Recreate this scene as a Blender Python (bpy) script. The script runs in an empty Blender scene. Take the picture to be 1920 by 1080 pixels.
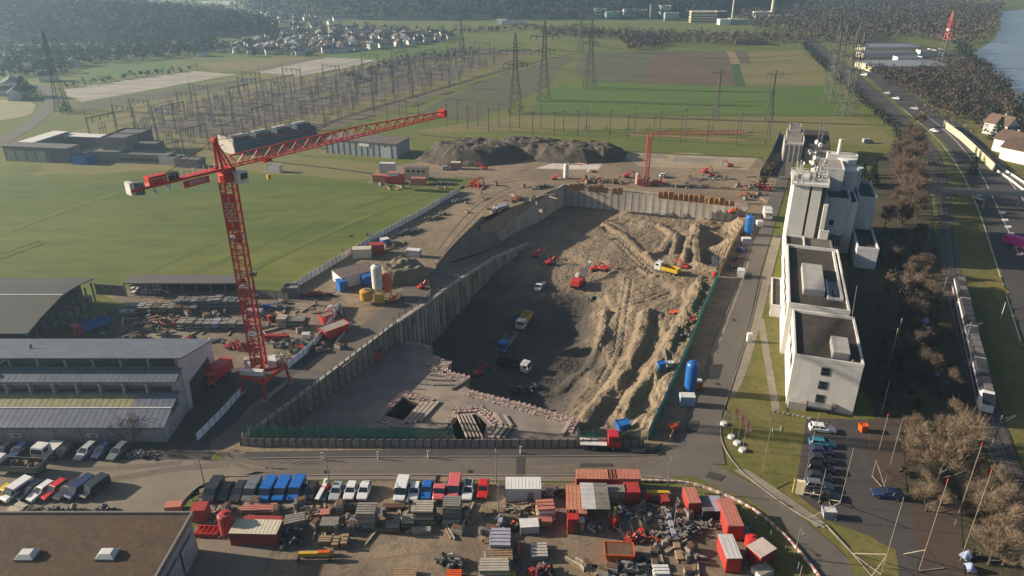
import bpy, math, random
from mathutils import Vector, Matrix, noise
from mathutils.geometry import tessellate_polygon
R=math.radians; PI=math.pi
sc=bpy.context.scene; COL=sc.collection
rnd=random.Random(11)
# ---------- camera, sky, sun, exposure ----------
F=1350.0; PITCH=R(25.02); H=80.0
cam=bpy.data.objects.new('camera',bpy.data.cameras.new('camera')); COL.objects.link(cam)
cam.location=(0,0,H); cam.rotation_euler=(PI/2-PITCH,0,0)
cam.data.sensor_width=36; cam.data.lens=36*F/1920; cam.data.clip_start=1; cam.data.clip_end=9000
sc.camera=cam
SUN_EL=R(19.5); SHX,SHY=0.988,-0.155            # direction shadows fall on the ground
w=bpy.data.worlds.new('World'); sc.world=w; w.use_nodes=True
nt=w.node_tree; nt.nodes.clear()
sky=nt.nodes.new('ShaderNodeTexSky'); sky.sky_type='NISHITA'; sky.sun_disc=False
sky.sun_elevation=SUN_EL; sky.sun_rotation=math.atan2(-SHX,-SHY)
sky.air_density=1.0; sky.dust_density=2.0; sky.ozone_density=1.0
bg=nt.nodes.new('ShaderNodeBackground'); bg.inputs['Strength'].default_value=0.05
wo=nt.nodes.new('ShaderNodeOutputWorld'); nt.links.new(sky.outputs[0],bg.inputs[0]); nt.links.new(bg.outputs[0],wo.inputs[0])
sl=bpy.data.lights.new('sun','SUN'); sl.energy=5.0; sl.angle=R(0.6); sl.color=(1.0,0.86,0.68)
so=bpy.data.objects.new('sun',sl); COL.objects.link(so)
so.rotation_euler=Vector((SHX*math.cos(SUN_EL),SHY*math.cos(SUN_EL),-math.sin(SUN_EL))).to_track_quat('-Z','Y').to_euler()
sc.view_settings.view_transform='Standard'; sc.view_settings.look='None'
sc.view_settings.gamma=1; sc.view_settings.use_curve_mapping=False; sc.view_settings.exposure=1.05
sc.cycles.max_bounces=5; sc.cycles.diffuse_bounces=2; sc.cycles.glossy_bounces=2; sc.cycles.volume_bounces=0
sc.cycles.use_denoising=True; sc.cycles.caustics_reflective=False

# ---------- geometry helpers ----------
CP,SP=math.cos(PITCH),math.sin(PITCH)
def at(px,py,z=0.0):
    "real place on the level z that a point of the survey photograph shows"
    u=(px-960)/F; v=(py-540)/F
    t=(z-H)/-(SP+v*CP)
    return Vector((u*t,(CP-v*SP)*t,z))
def ats(pts,z=0.0): return [at(p[0],p[1],z) for p in pts]

class MB:
    def __init__(s): s.v=[]; s.f=[]
    def add(s,vs,fs):
        n=len(s.v); s.v+= [tuple(p) for p in vs]; s.f+=[tuple(i+n for i in f) for f in fs]; return s
    def box(s,x,y,z,sx,sy,sz,rz=0.0,tx=1.0,ty=1.0):
        "box whose base is centred on x,y and stands on z"
        c,q=math.cos(rz),math.sin(rz); P=[]
        for k,(a,b) in ((0,(1,1)),(1,(tx,ty))):
            for i,j in ((-1,-1),(1,-1),(1,1),(-1,1)):
                lx,ly=i*sx/2*a,j*sy/2*b
                P.append((x+lx*c-ly*q,y+lx*q+ly*c,z+k*sz))
        return s.add(P,[(3,2,1,0),(4,5,6,7),(0,1,5,4),(1,2,6,5),(2,3,7,6),(3,0,4,7)])
    def bx(s,x0,x1,y0,y1,z0,z1): return s.box((x0+x1)/2,(y0+y1)/2,z0,x1-x0,y1-y0,z1-z0)
    def bar(s,a,b,w,h=None,up=(0,0,1)):
        h=h or w; a=Vector(a); b=Vector(b); d=b-a
        if d.length<1e-6: return s
        d.normalize(); u=Vector(up)
        if abs(d.dot(u))>.98: u=Vector((0,1,0))
        r=d.cross(u).normalized(); u=r.cross(d)
        P=[]
        for p in (a,b):
            for i,j in ((-1,-1),(1,-1),(1,1),(-1,1)): P.append(p+r*(i*w/2)+u*(j*h/2))
        return s.add(P,[(0,1,2,3),(7,6,5,4),(4,5,1,0),(5,6,2,1),(6,7,3,2),(7,4,0,3)])
    def rod(s,a,b,w):
        "three sided rod"
        a=Vector(a); b=Vector(b); d=(b-a)
        if d.length<1e-6: return s
        d.normalize(); u=Vector((0,0,1)) if abs(d.z)<.9 else Vector((0,1,0))
        r=d.cross(u).normalized(); u=r.cross(d); P=[]
        for p in (a,b):
            for k in range(3):
                t=k*2*PI/3; P.append(p+r*(math.cos(t)*w/2)+u*(math.sin(t)*w/2))
        return s.add(P,[(0,1,4,3),(1,2,5,4),(2,0,3,5)])
    def tube(s,a,b,r0,r1=None,n=8,caps=True):
        r1=r0 if r1 is None else r1; a=Vector(a); b=Vector(b); d=(b-a).normalized()
        u=Vector((0,0,1)) if abs(d.z)<.9 else Vector((0,1,0)); r=d.cross(u).normalized(); u=r.cross(d); P=[]
        for p,q in ((a,r0),(b,r1)):
            for k in range(n):
                t=k*2*PI/n; P.append(p+r*(math.cos(t)*q)+u*(math.sin(t)*q))
        fs=[(k,(k+1)%n,n+(k+1)%n,n+k) for k in range(n)]
        if caps: fs+=[tuple(range(n-1,-1,-1)),tuple(range(n,2*n))]
        return s.add(P,fs)
    def prism(s,poly,z0,z1):
        n=len(poly); A=sum(poly[i][0]*poly[(i+1)%n][1]-poly[(i+1)%n][0]*poly[i][1] for i in range(n))
        if A<0: poly=poly[::-1]
        P=[(p[0],p[1],z0) for p in poly]+[(p[0],p[1],z1) for p in poly]
        tri=tessellate_polygon([[Vector((p[0],p[1],0)) for p in poly]])
        fs=[(k,(k+1)%n,n+(k+1)%n,n+k) for k in range(n)]
        for t in tri:
            t=tuple(t); a,b,c=[poly[i] for i in t]
            if (b[0]-a[0])*(c[1]-a[1])-(c[0]-a[0])*(b[1]-a[1])<0: t=t[::-1]
            fs+=[tuple(i+n for i in t),t[::-1]]
        return s.add(P,fs)
    def face(s,*p): return s.add(p,[tuple(range(len(p)))])
    def loft(s,secs,caps=True):
        n=len(secs[0]); P=[p for q in secs for p in q]; fs=[]
        for i in range(len(secs)-1):
            for k in range(n):
                fs.append((i*n+k,i*n+(k+1)%n,(i+1)*n+(k+1)%n,(i+1)*n+k))
        if caps: fs+=[tuple(range(n-1,-1,-1)),tuple((len(secs)-1)*n+k for k in range(n))]
        return s.add(P,fs)
    def lattice(s,a,b,w0,w1,n,t,td=None,side=(1,0,0),faces=4):
        "square lattice boom from a to b"
        td=td or t*.6; a=Vector(a); b=Vector(b); d=(b-a).normalized(); r=Vector(side); u=r.cross(d).normalized(); r=d.cross(u).normalized()
        ring=[]
        for i in range(n+1):
            k=i/n; p=a.lerp(b,k); w=w0+(w1-w0)*k
            ring.append([p+r*(x*w/2)+u*(y*w/2) for x,y in ((-1,-1),(1,-1),(1,1),(-1,1))])
        for c in range(4): 
            s.bar(ring[0][c],ring[-1][c],t,t,up=r)
        for i in range(n):
            for c in range(4):
                e=(c+1)%4
                if i%2: s.rod(ring[i][c],ring[i+1][e],td)
                else: s.rod(ring[i][e],ring[i+1][c],td)
                s.rod(ring[i][c],ring[i][e],td)
        return s
    def build(s,name,m=None,parent=None,smooth=False,stuff=False,loc=None,rz=0):
        me=bpy.data.meshes.new(name); me.from_pydata(s.v,[],s.f); me.update()
        if m is not None: me.materials.append(m)
        if smooth: me.polygons.foreach_set('use_smooth',[True]*len(me.polygons))
        o=bpy.data.objects.new(name,me); COL.objects.link(o)
        if parent is not None: o.parent=parent
        if stuff: o['kind']='stuff'
        if loc is not None: o.location=loc
        if rz: o.rotation_euler.z=rz
        return o
def tag(o,label=None,cat=None,group=None,kind=None):
    if label: o['label']=label
    if cat: o['category']=cat
    if group: o['group']=group
    if kind: o['kind']=kind
    return o
def thing(name,label,cat,loc=(0,0,0),rz=0.0,group=None):
    o=bpy.data.objects.new(name,None); COL.objects.link(o); o.empty_display_size=.5
    o.location=loc; o.rotation_euler=(0,0,rz)
    o['kind']='thing'
    return tag(o,label,cat,group)
def dup(o,loc=None,rz=None,label=None,group=None,scale=None,parent=None):
    c=o.copy(); COL.objects.link(c)
    if parent is not None: c.parent=parent
    for ch in list(o.children): dup(ch,parent=c)
    if loc is not None: c.location=loc
    if rz is not None: c.rotation_euler=(0,0,rz)
    if label: c['label']=label
    if group: c['group']=group
    if scale: c.scale=scale if hasattr(scale,'__len__') else (scale,)*3
    return c
def recolor(root,old,new):
    "give a copied thing its own paint through object level material slots"
    for o in [root]+list(root.children_recursive):
        if o.type=='MESH':
            for i,m in enumerate(o.data.materials):
                if m==old:
                    o.material_slots[i].link='OBJECT'; o.material_slots[i].material=new
# ---------- materials ----------
MATS={}
def mat(name,c1,c2=None,scale=1.0,rough=.8,c3=None,scale3=8.0,bump=0.0,bscale=None,metal=0.0,world=False,stretch=None,rot=0.0,spec=.3,var=0.0,amt3=.5):
    """principled material: colour c1 mottled with c2 (large noise) and c3 (fine noise)"""
    if name in MATS: return MATS[name]
    m=bpy.data.materials.new(name); m.use_nodes=True; t=m.node_tree; N=t.nodes; L=t.links
    b=N['Principled BSDF']; b.inputs['Roughness'].default_value=rough; b.inputs['Metallic'].default_value=metal
    b.inputs['Specular IOR Level'].default_value=spec
    c1=tuple(c1)+(1,)
    if c2 is None and c3 is None and not bump and not var:
        b.inputs['Base Color'].default_value=c1; MATS[name]=m; return m
    if world: src=N.new('ShaderNodeNewGeometry').outputs['Position']
    else: src=N.new('ShaderNodeTexCoord').outputs['Object']
    mp=N.new('ShaderNodeMapping'); L.new(src,mp.inputs['Vector']); mp.inputs['Rotation'].default_value=(0,0,rot)
    if stretch: mp.inputs['Scale'].default_value=stretch
    def nz(sca,det=5,rg=.6):
        n=N.new('ShaderNodeTexNoise'); n.inputs['Scale'].default_value=sca; n.inputs['Detail'].default_value=det; n.inputs['Roughness'].default_value=rg
        L.new(mp.outputs[0],n.inputs['Vector']); return n.outputs['Fac']
    def mix(fac,a,bb,lo=.38,hi=.62,k=1.0):
        r=N.new('ShaderNodeMapRange'); r.inputs[1].default_value=lo; r.inputs[2].default_value=hi; r.inputs[4].default_value=k; L.new(fac,r.inputs[0])
        x=N.new('ShaderNodeMix'); x.data_type='RGBA'; L.new(r.outputs[0],x.inputs[0])
        if isinstance(a,tuple): x.inputs[6].default_value=a
        else: L.new(a,x.inputs[6])
        x.inputs[7].default_value=bb; return x.outputs[2]
    col=c1
    if c2 is not None: col=mix(nz(scale),col,tuple(c2)+(1,))
    if c3 is not None: col=mix(nz(scale3,3),col,tuple(c3)+(1,),.45,.65,amt3)
    if var:
        oi=N.new('ShaderNodeObjectInfo'); h=N.new('ShaderNodeHueSaturation')
        r=N.new('ShaderNodeMapRange'); r.inputs[3].default_value=1-var; r.inputs[4].default_value=1+var
        L.new(oi.outputs['Random'],r.inputs[0]); L.new(r.outputs[0],h.inputs['Value'])
        if isinstance(col,tuple): h.inputs['Color'].default_value=col
        else: L.new(col,h.inputs['Color'])
        col=h.outputs[0]
    if isinstance(col,tuple): b.inputs['Base Color'].default_value=col
    else: L.new(col,b.inputs['Base Color'])
    if bump:
        bp=N.new('ShaderNodeBump'); bp.inputs['Strength'].default_value=1.0; bp.inputs['Distance'].default_value=bump
        L.new(nz(bscale or scale3,4),bp.inputs['Height']); L.new(bp.outputs[0],b.inputs['Normal'])
    MATS[name]=m; return m
def paint(name,c,rough=.4): return mat(name,c,tuple(x*.8 for x in c),scale=.7,rough=rough,c3=tuple(x*.6+.02 for x in c),scale3=5,amt3=.35)
WHITE=paint('white_paint',(.62,.62,.60)); RED=paint('red_paint',(.50,.035,.028)); DARK=mat('dark_plastic',(.02,.02,.022),rough=.6)
GLASS=mat('dark_glass',(.015,.02,.028),rough=.08,spec=.8); STEEL=mat('galvanised_steel',(.24,.245,.25),(.15,.15,.155),scale=.6,rough=.55,metal=.3)
CONC=mat('concrete',(.36,.34,.31),(.27,.25,.23),scale=.35,c3=(.20,.18,.16),scale3=1.6,bump=.03)
RUST=mat('rusty_steel',(.14,.075,.045),(.09,.05,.035),scale=1.0,rough=.85); TYRE=mat('tyre_rubber',(.015,.015,.016),rough=.85)
WOOD=mat('raw_wood',(.30,.21,.12),(.20,.14,.085),scale=1.2,c3=(.12,.09,.06),scale3=6,var=.15)
GREYMETAL=mat('weathered_steel_grey',(.16,.16,.165),(.10,.10,.105),scale=.8,rough=.7,c3=(.20,.12,.08),scale3=3)
BLUE=paint('blue_paint',(.02,.13,.42)); YELLOW=paint('yellow_paint',(.55,.36,.03)); ORANGE=paint('orange_paint',(.62,.10,.015)); PINK=paint('faded_red_paint',(.46,.13,.11))
LAMPW=mat('headlight_glass',(.6,.62,.65),rough=.1); LAMPR=mat('tail_light_red',(.25,.01,.01),rough=.2)
# ---------- ground sheets ----------
LV=[0]
def lift(level):
    LV[0]+=1; return .006*level+.0008*LV[0]
def smooth_line(pts,n=6,closed=False):
    out=[]; m=len(pts)
    rng=range(m if closed else m-1)
    for i in rng:
        p0=pts[(i-1)%m] if closed or i>0 else pts[0]; p1=pts[i]; p2=pts[(i+1)%m]; p3=pts[(i+2)%m] if closed or i+2<m else pts[-1]
        for k in range(n):
            t=k/n; out.append(.5*((2*p1)+(p2-p0)*t+(2*p0-5*p1+4*p2-p3)*t*t+(3*p1-p0-3*p2+p3)*t**3))
    if not closed: out.append(pts[-1])
    return out
def rough_edge(pts,amp,step):
    out=[]; m=len(pts)
    for i in range(m):
        a,b=pts[i],pts[(i+1)%m]; L=(b-a).length; n=max(1,min(60,int(L/step)))
        for k in range(n):
            p=a.lerp(b,k/n)
            if amp: p=p+Vector((noise.noise(p*.13+Vector((7,1,0))),noise.noise(p*.13+Vector((1,9,3))),0))*amp*2+Vector((noise.noise(p*.5),noise.noise(p*.5+Vector((3,3,3))),0))*amp
            out.append(p)
    return out
def patch(name,pts,m,level,amp=0.0,step=4.0,z=0.0,smooth=0,kind='structure'):
    P=ats(pts)
    if smooth: P=smooth_line(P,smooth,True)
    if amp: P=rough_edge(P,amp,step)
    zz=z+lift(level)
    vs=[(p.x,p.y,zz) for p in P]; tr=tessellate_polygon([[Vector((p.x,p.y,0)) for p in P]])
    b=MB(); fs=[]
    for t in tr:
        a,c,d=[vs[i] for i in t]
        fs.append(tuple(t) if (c[0]-a[0])*(d[1]-a[1])-(d[0]-a[0])*(c[1]-a[1])>0 else tuple(t)[::-1])
    b.add(vs,fs); o=b.build(name,m); o['kind']=kind; return o
def strip(name,left,right,m,level,n=8,z=0.0,amp=0):
    A=smooth_line(ats(left),n); B=smooth_line(ats(right),n); N_=max(len(A),len(B))
    def rs(q,N): return [q[int(i*(len(q)-1)/(N-1))].lerp(q[min(len(q)-1,int(i*(len(q)-1)/(N-1))+1)],(i*(len(q)-1)/(N-1))%1) for i in range(N)]
    A=rs(A,N_); B=rs(B,N_); zz=z+lift(level)
    b=MB(); b.add([(p.x,p.y,zz) for p in A]+[(p.x,p.y,zz) for p in B],[(i,N_+i,N_+i+1,i+1) for i in range(N_-1)])
    o=b.build(name,m); o['kind']='structure'
    for p in o.data.polygons:
        if p.normal.z<0: p.flip()
    return o
def ribbon(name,pts,width,m,level,n=6,z=0.0,world=False,height=None):
    A=pts if world else ats(pts); A=smooth_line(A,n) if n else A
    b=MB(); zz=z+lift(level); P=[]
    for i,p in enumerate(A):
        d=(A[min(i+1,len(A)-1)]-A[max(i-1,0)]); d.z=0; d.normalize(); q=Vector((-d.y,d.x,0))*width/2
        P.append((p.x+q.x,p.y+q.y,zz)); P.append((p.x-q.x,p.y-q.y,zz))
    b.add(P,[(2*i,2*i+1,2*i+3,2*i+2) for i in range(len(A)-1)])
    o=b.build(name,m); o['kind']='structure'
    for p in o.data.polygons:
        if p.normal.z<0: p.flip()
    return o
def along(pts,step,z=0.0,n=0,world=False):
    "points and headings every step metres along a line"
    A=[Vector(p) for p in pts] if world else ats(pts,z); A=smooth_line(A,n) if n else A
    out=[]; acc=0.0
    for i in range(len(A)-1):
        a,b=A[i],A[i+1]; L=(b-a).length; d=(b-a)/L if L else Vector((1,0,0)); s=acc
        while s<L:
            out.append((a+d*s,math.atan2(d.y,d.x))); s+=step
        acc=s-L
    return out
# ---------- ground materials (world positions) ----------
GRASS=mat('field_grass',(.088,.114,.014),(.125,.130,.022),scale=.02,c3=(.055,.075,.018),scale3=.35,world=True,bump=.05,bscale=1.5,rough=.95)
GRASSB=mat('meadow_grass',(.062,.098,.010),(.118,.128,.018),scale=.016,c3=(.042,.066,.008),scale3=.14,world=True,stretch=(.35,1.6,1),rot=R(-52),bump=.05,bscale=2,rough=.95)
LAWN=mat('lawn_grass',(.105,.105,.022),(.15,.13,.04),scale=.12,c3=(.06,.065,.018),scale3=.9,world=True,bump=.04,bscale=3,rough=.95)
GREEN=mat('crop_green',(.058,.112,.014),(.084,.126,.020),scale=.025,c3=(.05,.085,.02),scale3=.15,world=True,stretch=(.25,2,1),rough=.95)
OLIVE=mat('stubble_olive',(.165,.145,.048),(.135,.130,.042),scale=.02,c3=(.13,.10,.05),scale3=.2,world=True,stretch=(.3,2,1),rough=.95)
PLOUGH=mat('ploughed_soil',(.105,.072,.045),(.085,.068,.040),scale=.03,c3=(.13,.09,.06),scale3=.3,world=True,stretch=(2.5,.25,1),rough=.95)
FALLOW=mat('fallow_soil',(.085,.080,.045),(.075,.082,.036),scale=.03,c3=(.10,.085,.05),scale3=.3,world=True,rough=.95)
PALE=mat('bare_pale_soil',(.30,.27,.22),(.22,.20,.15),scale=.035,c3=(.40,.37,.32),scale3=.12,world=True,stretch=(.4,1.8,1),rot=R(-35),rough=.95)
DIRT=mat('site_dirt',(.25,.185,.118),(.165,.125,.085),scale=.05,c3=(.11,.085,.06),scale3=.4,world=True,bump=.12,bscale=1.2,rough=.95)
DIRTD=mat('dark_site_dirt',(.13,.10,.075),(.10,.08,.06),scale=.08,c3=(.18,.14,.10),scale3=.5,world=True,bump=.1,bscale=1.0,rough=.95)
YARD=mat('yard_gravel',(.235,.178,.118),(.135,.103,.074),scale=.09,c3=(.085,.068,.052),scale3=.6,world=True,bump=.08,bscale=2.0,rough=.95)
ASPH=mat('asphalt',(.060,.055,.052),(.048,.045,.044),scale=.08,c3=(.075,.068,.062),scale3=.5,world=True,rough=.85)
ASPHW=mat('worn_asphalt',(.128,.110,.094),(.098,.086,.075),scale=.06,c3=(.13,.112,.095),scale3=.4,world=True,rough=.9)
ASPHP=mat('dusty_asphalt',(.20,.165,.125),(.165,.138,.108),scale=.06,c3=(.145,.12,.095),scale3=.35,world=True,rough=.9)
GRAV=mat('pale_gravel',(.24,.21,.165),(.19,.165,.13),scale=.12,c3=(.14,.12,.095),scale3=.9,world=True,rough=.95)
BALL=mat('track_ballast',(.065,.055,.047),(.050,.044,.040),scale=.2,c3=(.09,.078,.066),scale3=1.5,world=True,rough=.95)
SCRUB=mat('scrub_ground',(.050,.045,.025),(.075,.06,.032),scale=.08,c3=(.03,.032,.016),scale3=.5,world=True,bump=.2,bscale=.8,rough=.95)
PAINTL=mat('road_paint',(.62,.62,.60),(.45,.44,.42),scale=.8,world=True)
WATER=mat('river_water',(.15,.20,.25),(.18,.23,.28),scale=.02,rough=.3,bump=.25,bscale=.08,world=True,stretch=(1,.4,1),spec=.5)
SLABC=mat('slab_concrete',(.27,.215,.165),(.19,.16,.14),scale=.06,c3=(.115,.10,.092),scale3=.25,world=True,bump=.02,rough=.9)
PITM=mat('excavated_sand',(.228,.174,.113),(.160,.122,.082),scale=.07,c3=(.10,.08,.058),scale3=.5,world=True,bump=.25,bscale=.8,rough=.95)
def darken_deep(m):  # floor darkens with depth: pit shade painted in with damp lower soil
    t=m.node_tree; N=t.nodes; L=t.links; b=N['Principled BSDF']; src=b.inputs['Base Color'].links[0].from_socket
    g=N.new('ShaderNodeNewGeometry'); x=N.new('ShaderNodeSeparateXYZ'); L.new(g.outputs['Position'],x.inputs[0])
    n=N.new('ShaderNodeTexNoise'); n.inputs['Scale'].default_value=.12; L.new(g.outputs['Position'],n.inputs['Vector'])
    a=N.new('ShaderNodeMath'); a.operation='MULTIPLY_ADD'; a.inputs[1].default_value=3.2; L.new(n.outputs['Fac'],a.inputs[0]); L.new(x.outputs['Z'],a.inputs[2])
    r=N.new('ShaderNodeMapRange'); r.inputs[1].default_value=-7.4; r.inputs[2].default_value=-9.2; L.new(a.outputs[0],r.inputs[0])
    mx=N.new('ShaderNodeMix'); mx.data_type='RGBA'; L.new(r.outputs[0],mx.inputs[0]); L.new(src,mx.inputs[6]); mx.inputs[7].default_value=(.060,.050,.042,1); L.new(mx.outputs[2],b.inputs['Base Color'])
darken_deep(PITM)

# ---------- the pit outline (street level) ----------
WA=[(455,822),(660,668),(740,607)]
WB=[(740,607),(850,531),(930,481),(990,456)]
RAMP=[(822,500),(906,406)]
WC=[(905,425),(1000,374),(1058,346)]
WD=[(1058,346),(1200,360),(1340,377),(1402,386)]
WE=[(1402,386),(1395,425),(1372,460),(1345,520),(1320,575),(1290,650),(1262,715),(1238,770),(1213,826)]
PIT=[(455,822),(660,668),(740,607),(790,573),(818,500),(905,408),(1000,374),(1058,346),(1200,360),(1340,377),(1402,386),(1395,425),(1372,460),(1345,520),(1320,575),(1290,650),(1262,715),(1238,770),(1213,826)]
# ---------- ground sheet with the pit cut out ----------
def ground_sheet():
    hole=[(p.x,p.y) for p in ats(PIT)]
    outer=[(-3600,-500),(3600,-500),(3600,4200),(-3600,4200)]
    polys=[[Vector((x,y,0)) for x,y in outer],[Vector((x,y,0)) for x,y in hole]]
    V=outer+hole; tr=tessellate_polygon(polys); fs=[]
    for t in tr:
        a,b,c=[V[i] for i in t]
        fs.append(tuple(t) if (b[0]-a[0])*(c[1]-a[1])-(c[0]-a[0])*(b[1]-a[1])>0 else tuple(t)[::-1])
    b=MB(); b.add([(x,y,0) for x,y in V],fs); o=b.build('ground',GRASS); o['kind']='structure'
ground_sheet()
# patches whose outline meets the pit are split round it
def pip(x,y,poly):
    c=False; n=len(poly)
    for i in range(n):
        x1,y1=poly[i]; x2,y2=poly[(i+1)%n]
        if (y1>y)!=(y2>y) and x<(x2-x1)*(y-y1)/(y2-y1)+x1: c=not c
    return c
# ---------- fields and far ground ----------
patch('meadow',[(-260,300),(130,300),(420,322),(700,343),(862,360),(700,452),(545,545),(470,560),(0,560),(-300,560)],GRASSB,1)
patch('meadow_strip',[(330,318),(480,285),(560,292),(700,305),(790,318),(785,340),(640,333)],OLIVE,2,1.5,6)
patch('substation_ground',[(60,330),(130,250),(330,165),(700,95),(1000,95),(940,130),(640,222),(600,250),(760,262),(800,300),(480,285),(330,318)],OLIVE,1,2,10)
for i,pp in enumerate([[(170,262),(215,250),(420,195),(640,150),(800,118),(812,124),(650,165),(440,212),(200,272)],
    [(330,240),(560,190),(800,135),(900,112),(915,122),(700,185),(500,232),(400,262)],
    [(420,262),(600,232),(760,185),(830,165),(840,172),(690,222),(560,258),(430,285)],
    [(280,205),(500,165),(760,112),(860,98),(862,103),(660,142),(440,185),(300,215)]]):
    patch('gravel_strip',pp,DIRTD,3+i,1.5,8)
patch('bare_plot',[(118,168),(240,150),(365,133),(440,140),(300,165),(150,192)],PALE,2,1.5,8)
patch('bare_plot',[(140,195),(300,170),(470,146),(520,150),(330,182),(150,210)],FALLOW,3,2,8)
patch('bare_plot',[(478,136),(612,108),(700,108),(700,118),(560,142)],PALE,2,2,8)
ribbon('lane',[(470,132),(540,118),(612,107)],6,ASPHW,5)
patch('hazy_meadow',[(130,155),(180,120),(300,112),(330,130),(230,146)],GREEN,1,3,10)
patch('hazy_meadow',[(370,120),(560,105),(600,108),(470,133),(400,133)],OLIVE,1,3,10)
patch('hazy_meadow',[(600,108),(605,92),(720,86),(840,88),(830,100),(740,112)],GREEN,2,3,10)
patch('far_meadow',[(840,66),(1000,62),(1160,72),(1165,92),(1000,100),(880,95)],GRASS,1,3,12)
patch('far_meadow',[(860,92),(1000,96),(990,104),(850,104)],PLOUGH,2,3,12)
patch('far_meadow',[(700,46),(880,38),(1100,26),(1110,32),(930,52),(850,60),(720,58)],GRASS,1,6,20)
patch('ploughed_field',[(780,212),(900,156),(985,130),(1070,100),(1085,101),(1050,130),(1035,158),(900,224),(830,224)],FALLOW,2,1.5,8)
patch('crop_field',[(985,213),(1035,165),(1110,152),(1240,158),(1400,163),(1560,158),(1605,217),(1300,218)],GREEN,2,1,8)
patch('fallow_field',[(1090,101),(1225,97),(1240,155),(1105,152),(1075,140)],FALLOW,3,1,8)
patch('ploughed_field',[(1228,97),(1362,96),(1385,161),(1205,158),(1215,120)],PLOUGH,3,1,8)
patch('ploughed_field',[(1378,96),(1402,97),(1408,120),(1384,118)],PLOUGH,4,.5,8)
patch('fallow_field',[(1402,97),(1500,93),(1545,128),(1550,161),(1400,161),(1385,122)],OLIVE,3,1,8)
patch('bare_strip',[(1362,96),(1377,96),(1388,120),(1371,120)],mat('bare_clay_soil',(.26,.17,.10),(.22,.15,.09),scale=.1,world=True),5,.3,6)
patch('crop_strip',[(1371,120),(1386,120),(1397,162),(1380,162)],mat('dark_crop',(.04,.075,.02),world=True),6,.3,6)
patch('mown_band',[(760,250),(985,214),(1300,219),(1605,218),(1680,262),(1665,275),(1440,262),(1290,240)],OLIVE,3,1,8)
patch('olive_band',[(800,262),(1000,240),(1440,262),(1620,268),(1670,280),(1560,300),(1430,300),(1160,282)],GRASS,2,1,8)
patch('orange_strip',[(1180,251),(1400,262),(1400,265),(1180,254)],mat('bare_orange_soil',(.27,.16,.09),world=True),5,.4,5)
ribbon('field_ditch',[(560,262),(640,222),(780,180),(960,128),(1075,101)],4,SCRUB,5)
ribbon('field_path',[(640,225),(800,180),(970,130),(1085,101)],2.5,OLIVE,6)
for k,(pts,wd) in enumerate([([(985,214),(1605,217)],1.2),([(1000,190),(1590,192)],1.0),([(790,253),(1160,283),(1430,296)],1.8),([(480,300),(640,318),(790,338)],1.5),([(1110,152),(1240,155),(1550,160)],.9)]):
    ribbon('field_track',pts,wd,SCRUB,9+k)
ribbon('lane',[(-60,300),(0,268),(55,235),(88,205),(98,180),(70,160)],7.5,ASPHW,6)
patch('sports_ground',[(-60,190),(40,190),(66,195),(55,215),(0,225),(-60,228)],mat('sandy_pitch',(.22,.21,.10),(.26,.24,.13),scale=.05,world=True),3,.6,5,smooth=3)
# ---------- the building site ----------
site=[(400,850),(380,800),(520,700),(640,600),(560,560),(545,545),(700,452),(862,360),(905,335),(790,335),(690,345),(705,320),(800,300),(1000,286),(1160,283),(1425,297),(1462,330),(1455,400),(1420,520),(1345,700),(1262,860)]
def ring_sheet(name,outer,hole,m,level):
    O_=ats(outer); Hh=ats(hole); O_=rough_edge(O_,.5,5); V=[(p.x,p.y) for p in O_+Hh]
    tr=tessellate_polygon([[Vector((p.x,p.y,0)) for p in O_],[Vector((p.x,p.y,0)) for p in Hh]]); fs=[]
    for t in tr:
        a,b,c=[V[i] for i in t]
        fs.append(tuple(t) if (b[0]-a[0])*(c[1]-a[1])-(c[0]-a[0])*(b[1]-a[1])>0 else tuple(t)[::-1])
    b=MB(); zz=lift(level); b.add([(x,y,zz) for x,y in V],fs); o=b.build(name,m); o['kind']='structure'
ring_sheet('site_ground',site,PIT,DIRT,4)
patch('sand_field',[(1160,286),(1300,288),(1425,298),(1400,318),(1200,312)],mat('yellow_sand',(.30,.23,.13),(.25,.20,.13),scale=.1,c3=(.33,.31,.29),scale3=.12,world=True),6,1,5)
patch('gravel_pad',[(1200,290),(1250,289),(1250,296),(1190,298)],GRAV,7,.8,4)
patch('gravel_pad',[(1265,294),(1345,298),(1330,306),(1260,303)],GRAV,7,.8,4)
# concrete membrane pads
for q in ([(1005,316),(1050,302),(1130,306),(1122,318),(1060,318)],):
    patch('membrane_pad',q,mat('white_membrane',(.52,.48,.44),(.42,.36,.32),scale=.2,world=True),8)
# shaded asphalt yard beside the halls
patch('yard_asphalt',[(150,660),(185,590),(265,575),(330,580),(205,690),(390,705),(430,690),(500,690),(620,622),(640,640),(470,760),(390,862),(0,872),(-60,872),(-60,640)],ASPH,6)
patch('yard_ground',[(185,545),(540,547),(650,560),(650,600),(600,640),(500,705),(395,705),(205,660),(270,590)],YARD,5,.5,4)
patch('dusty_yard',[(330,590),(430,598),(440,620),(300,640),(260,665),(215,660)],GRAV,8,.5,4)
patch('site_road',[(430,838),(520,765),(640,680),(700,640),(800,568),(815,512),(770,505),(745,560),(650,632),(540,712),(395,830),(400,848)],mat('compacted_mud',(.115,.098,.082),(.085,.075,.066),scale=.1,c3=(.17,.14,.105),scale3=.4,world=True,stretch=(.5,1.5,1),rot=R(-40)),7,.3,4)
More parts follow.
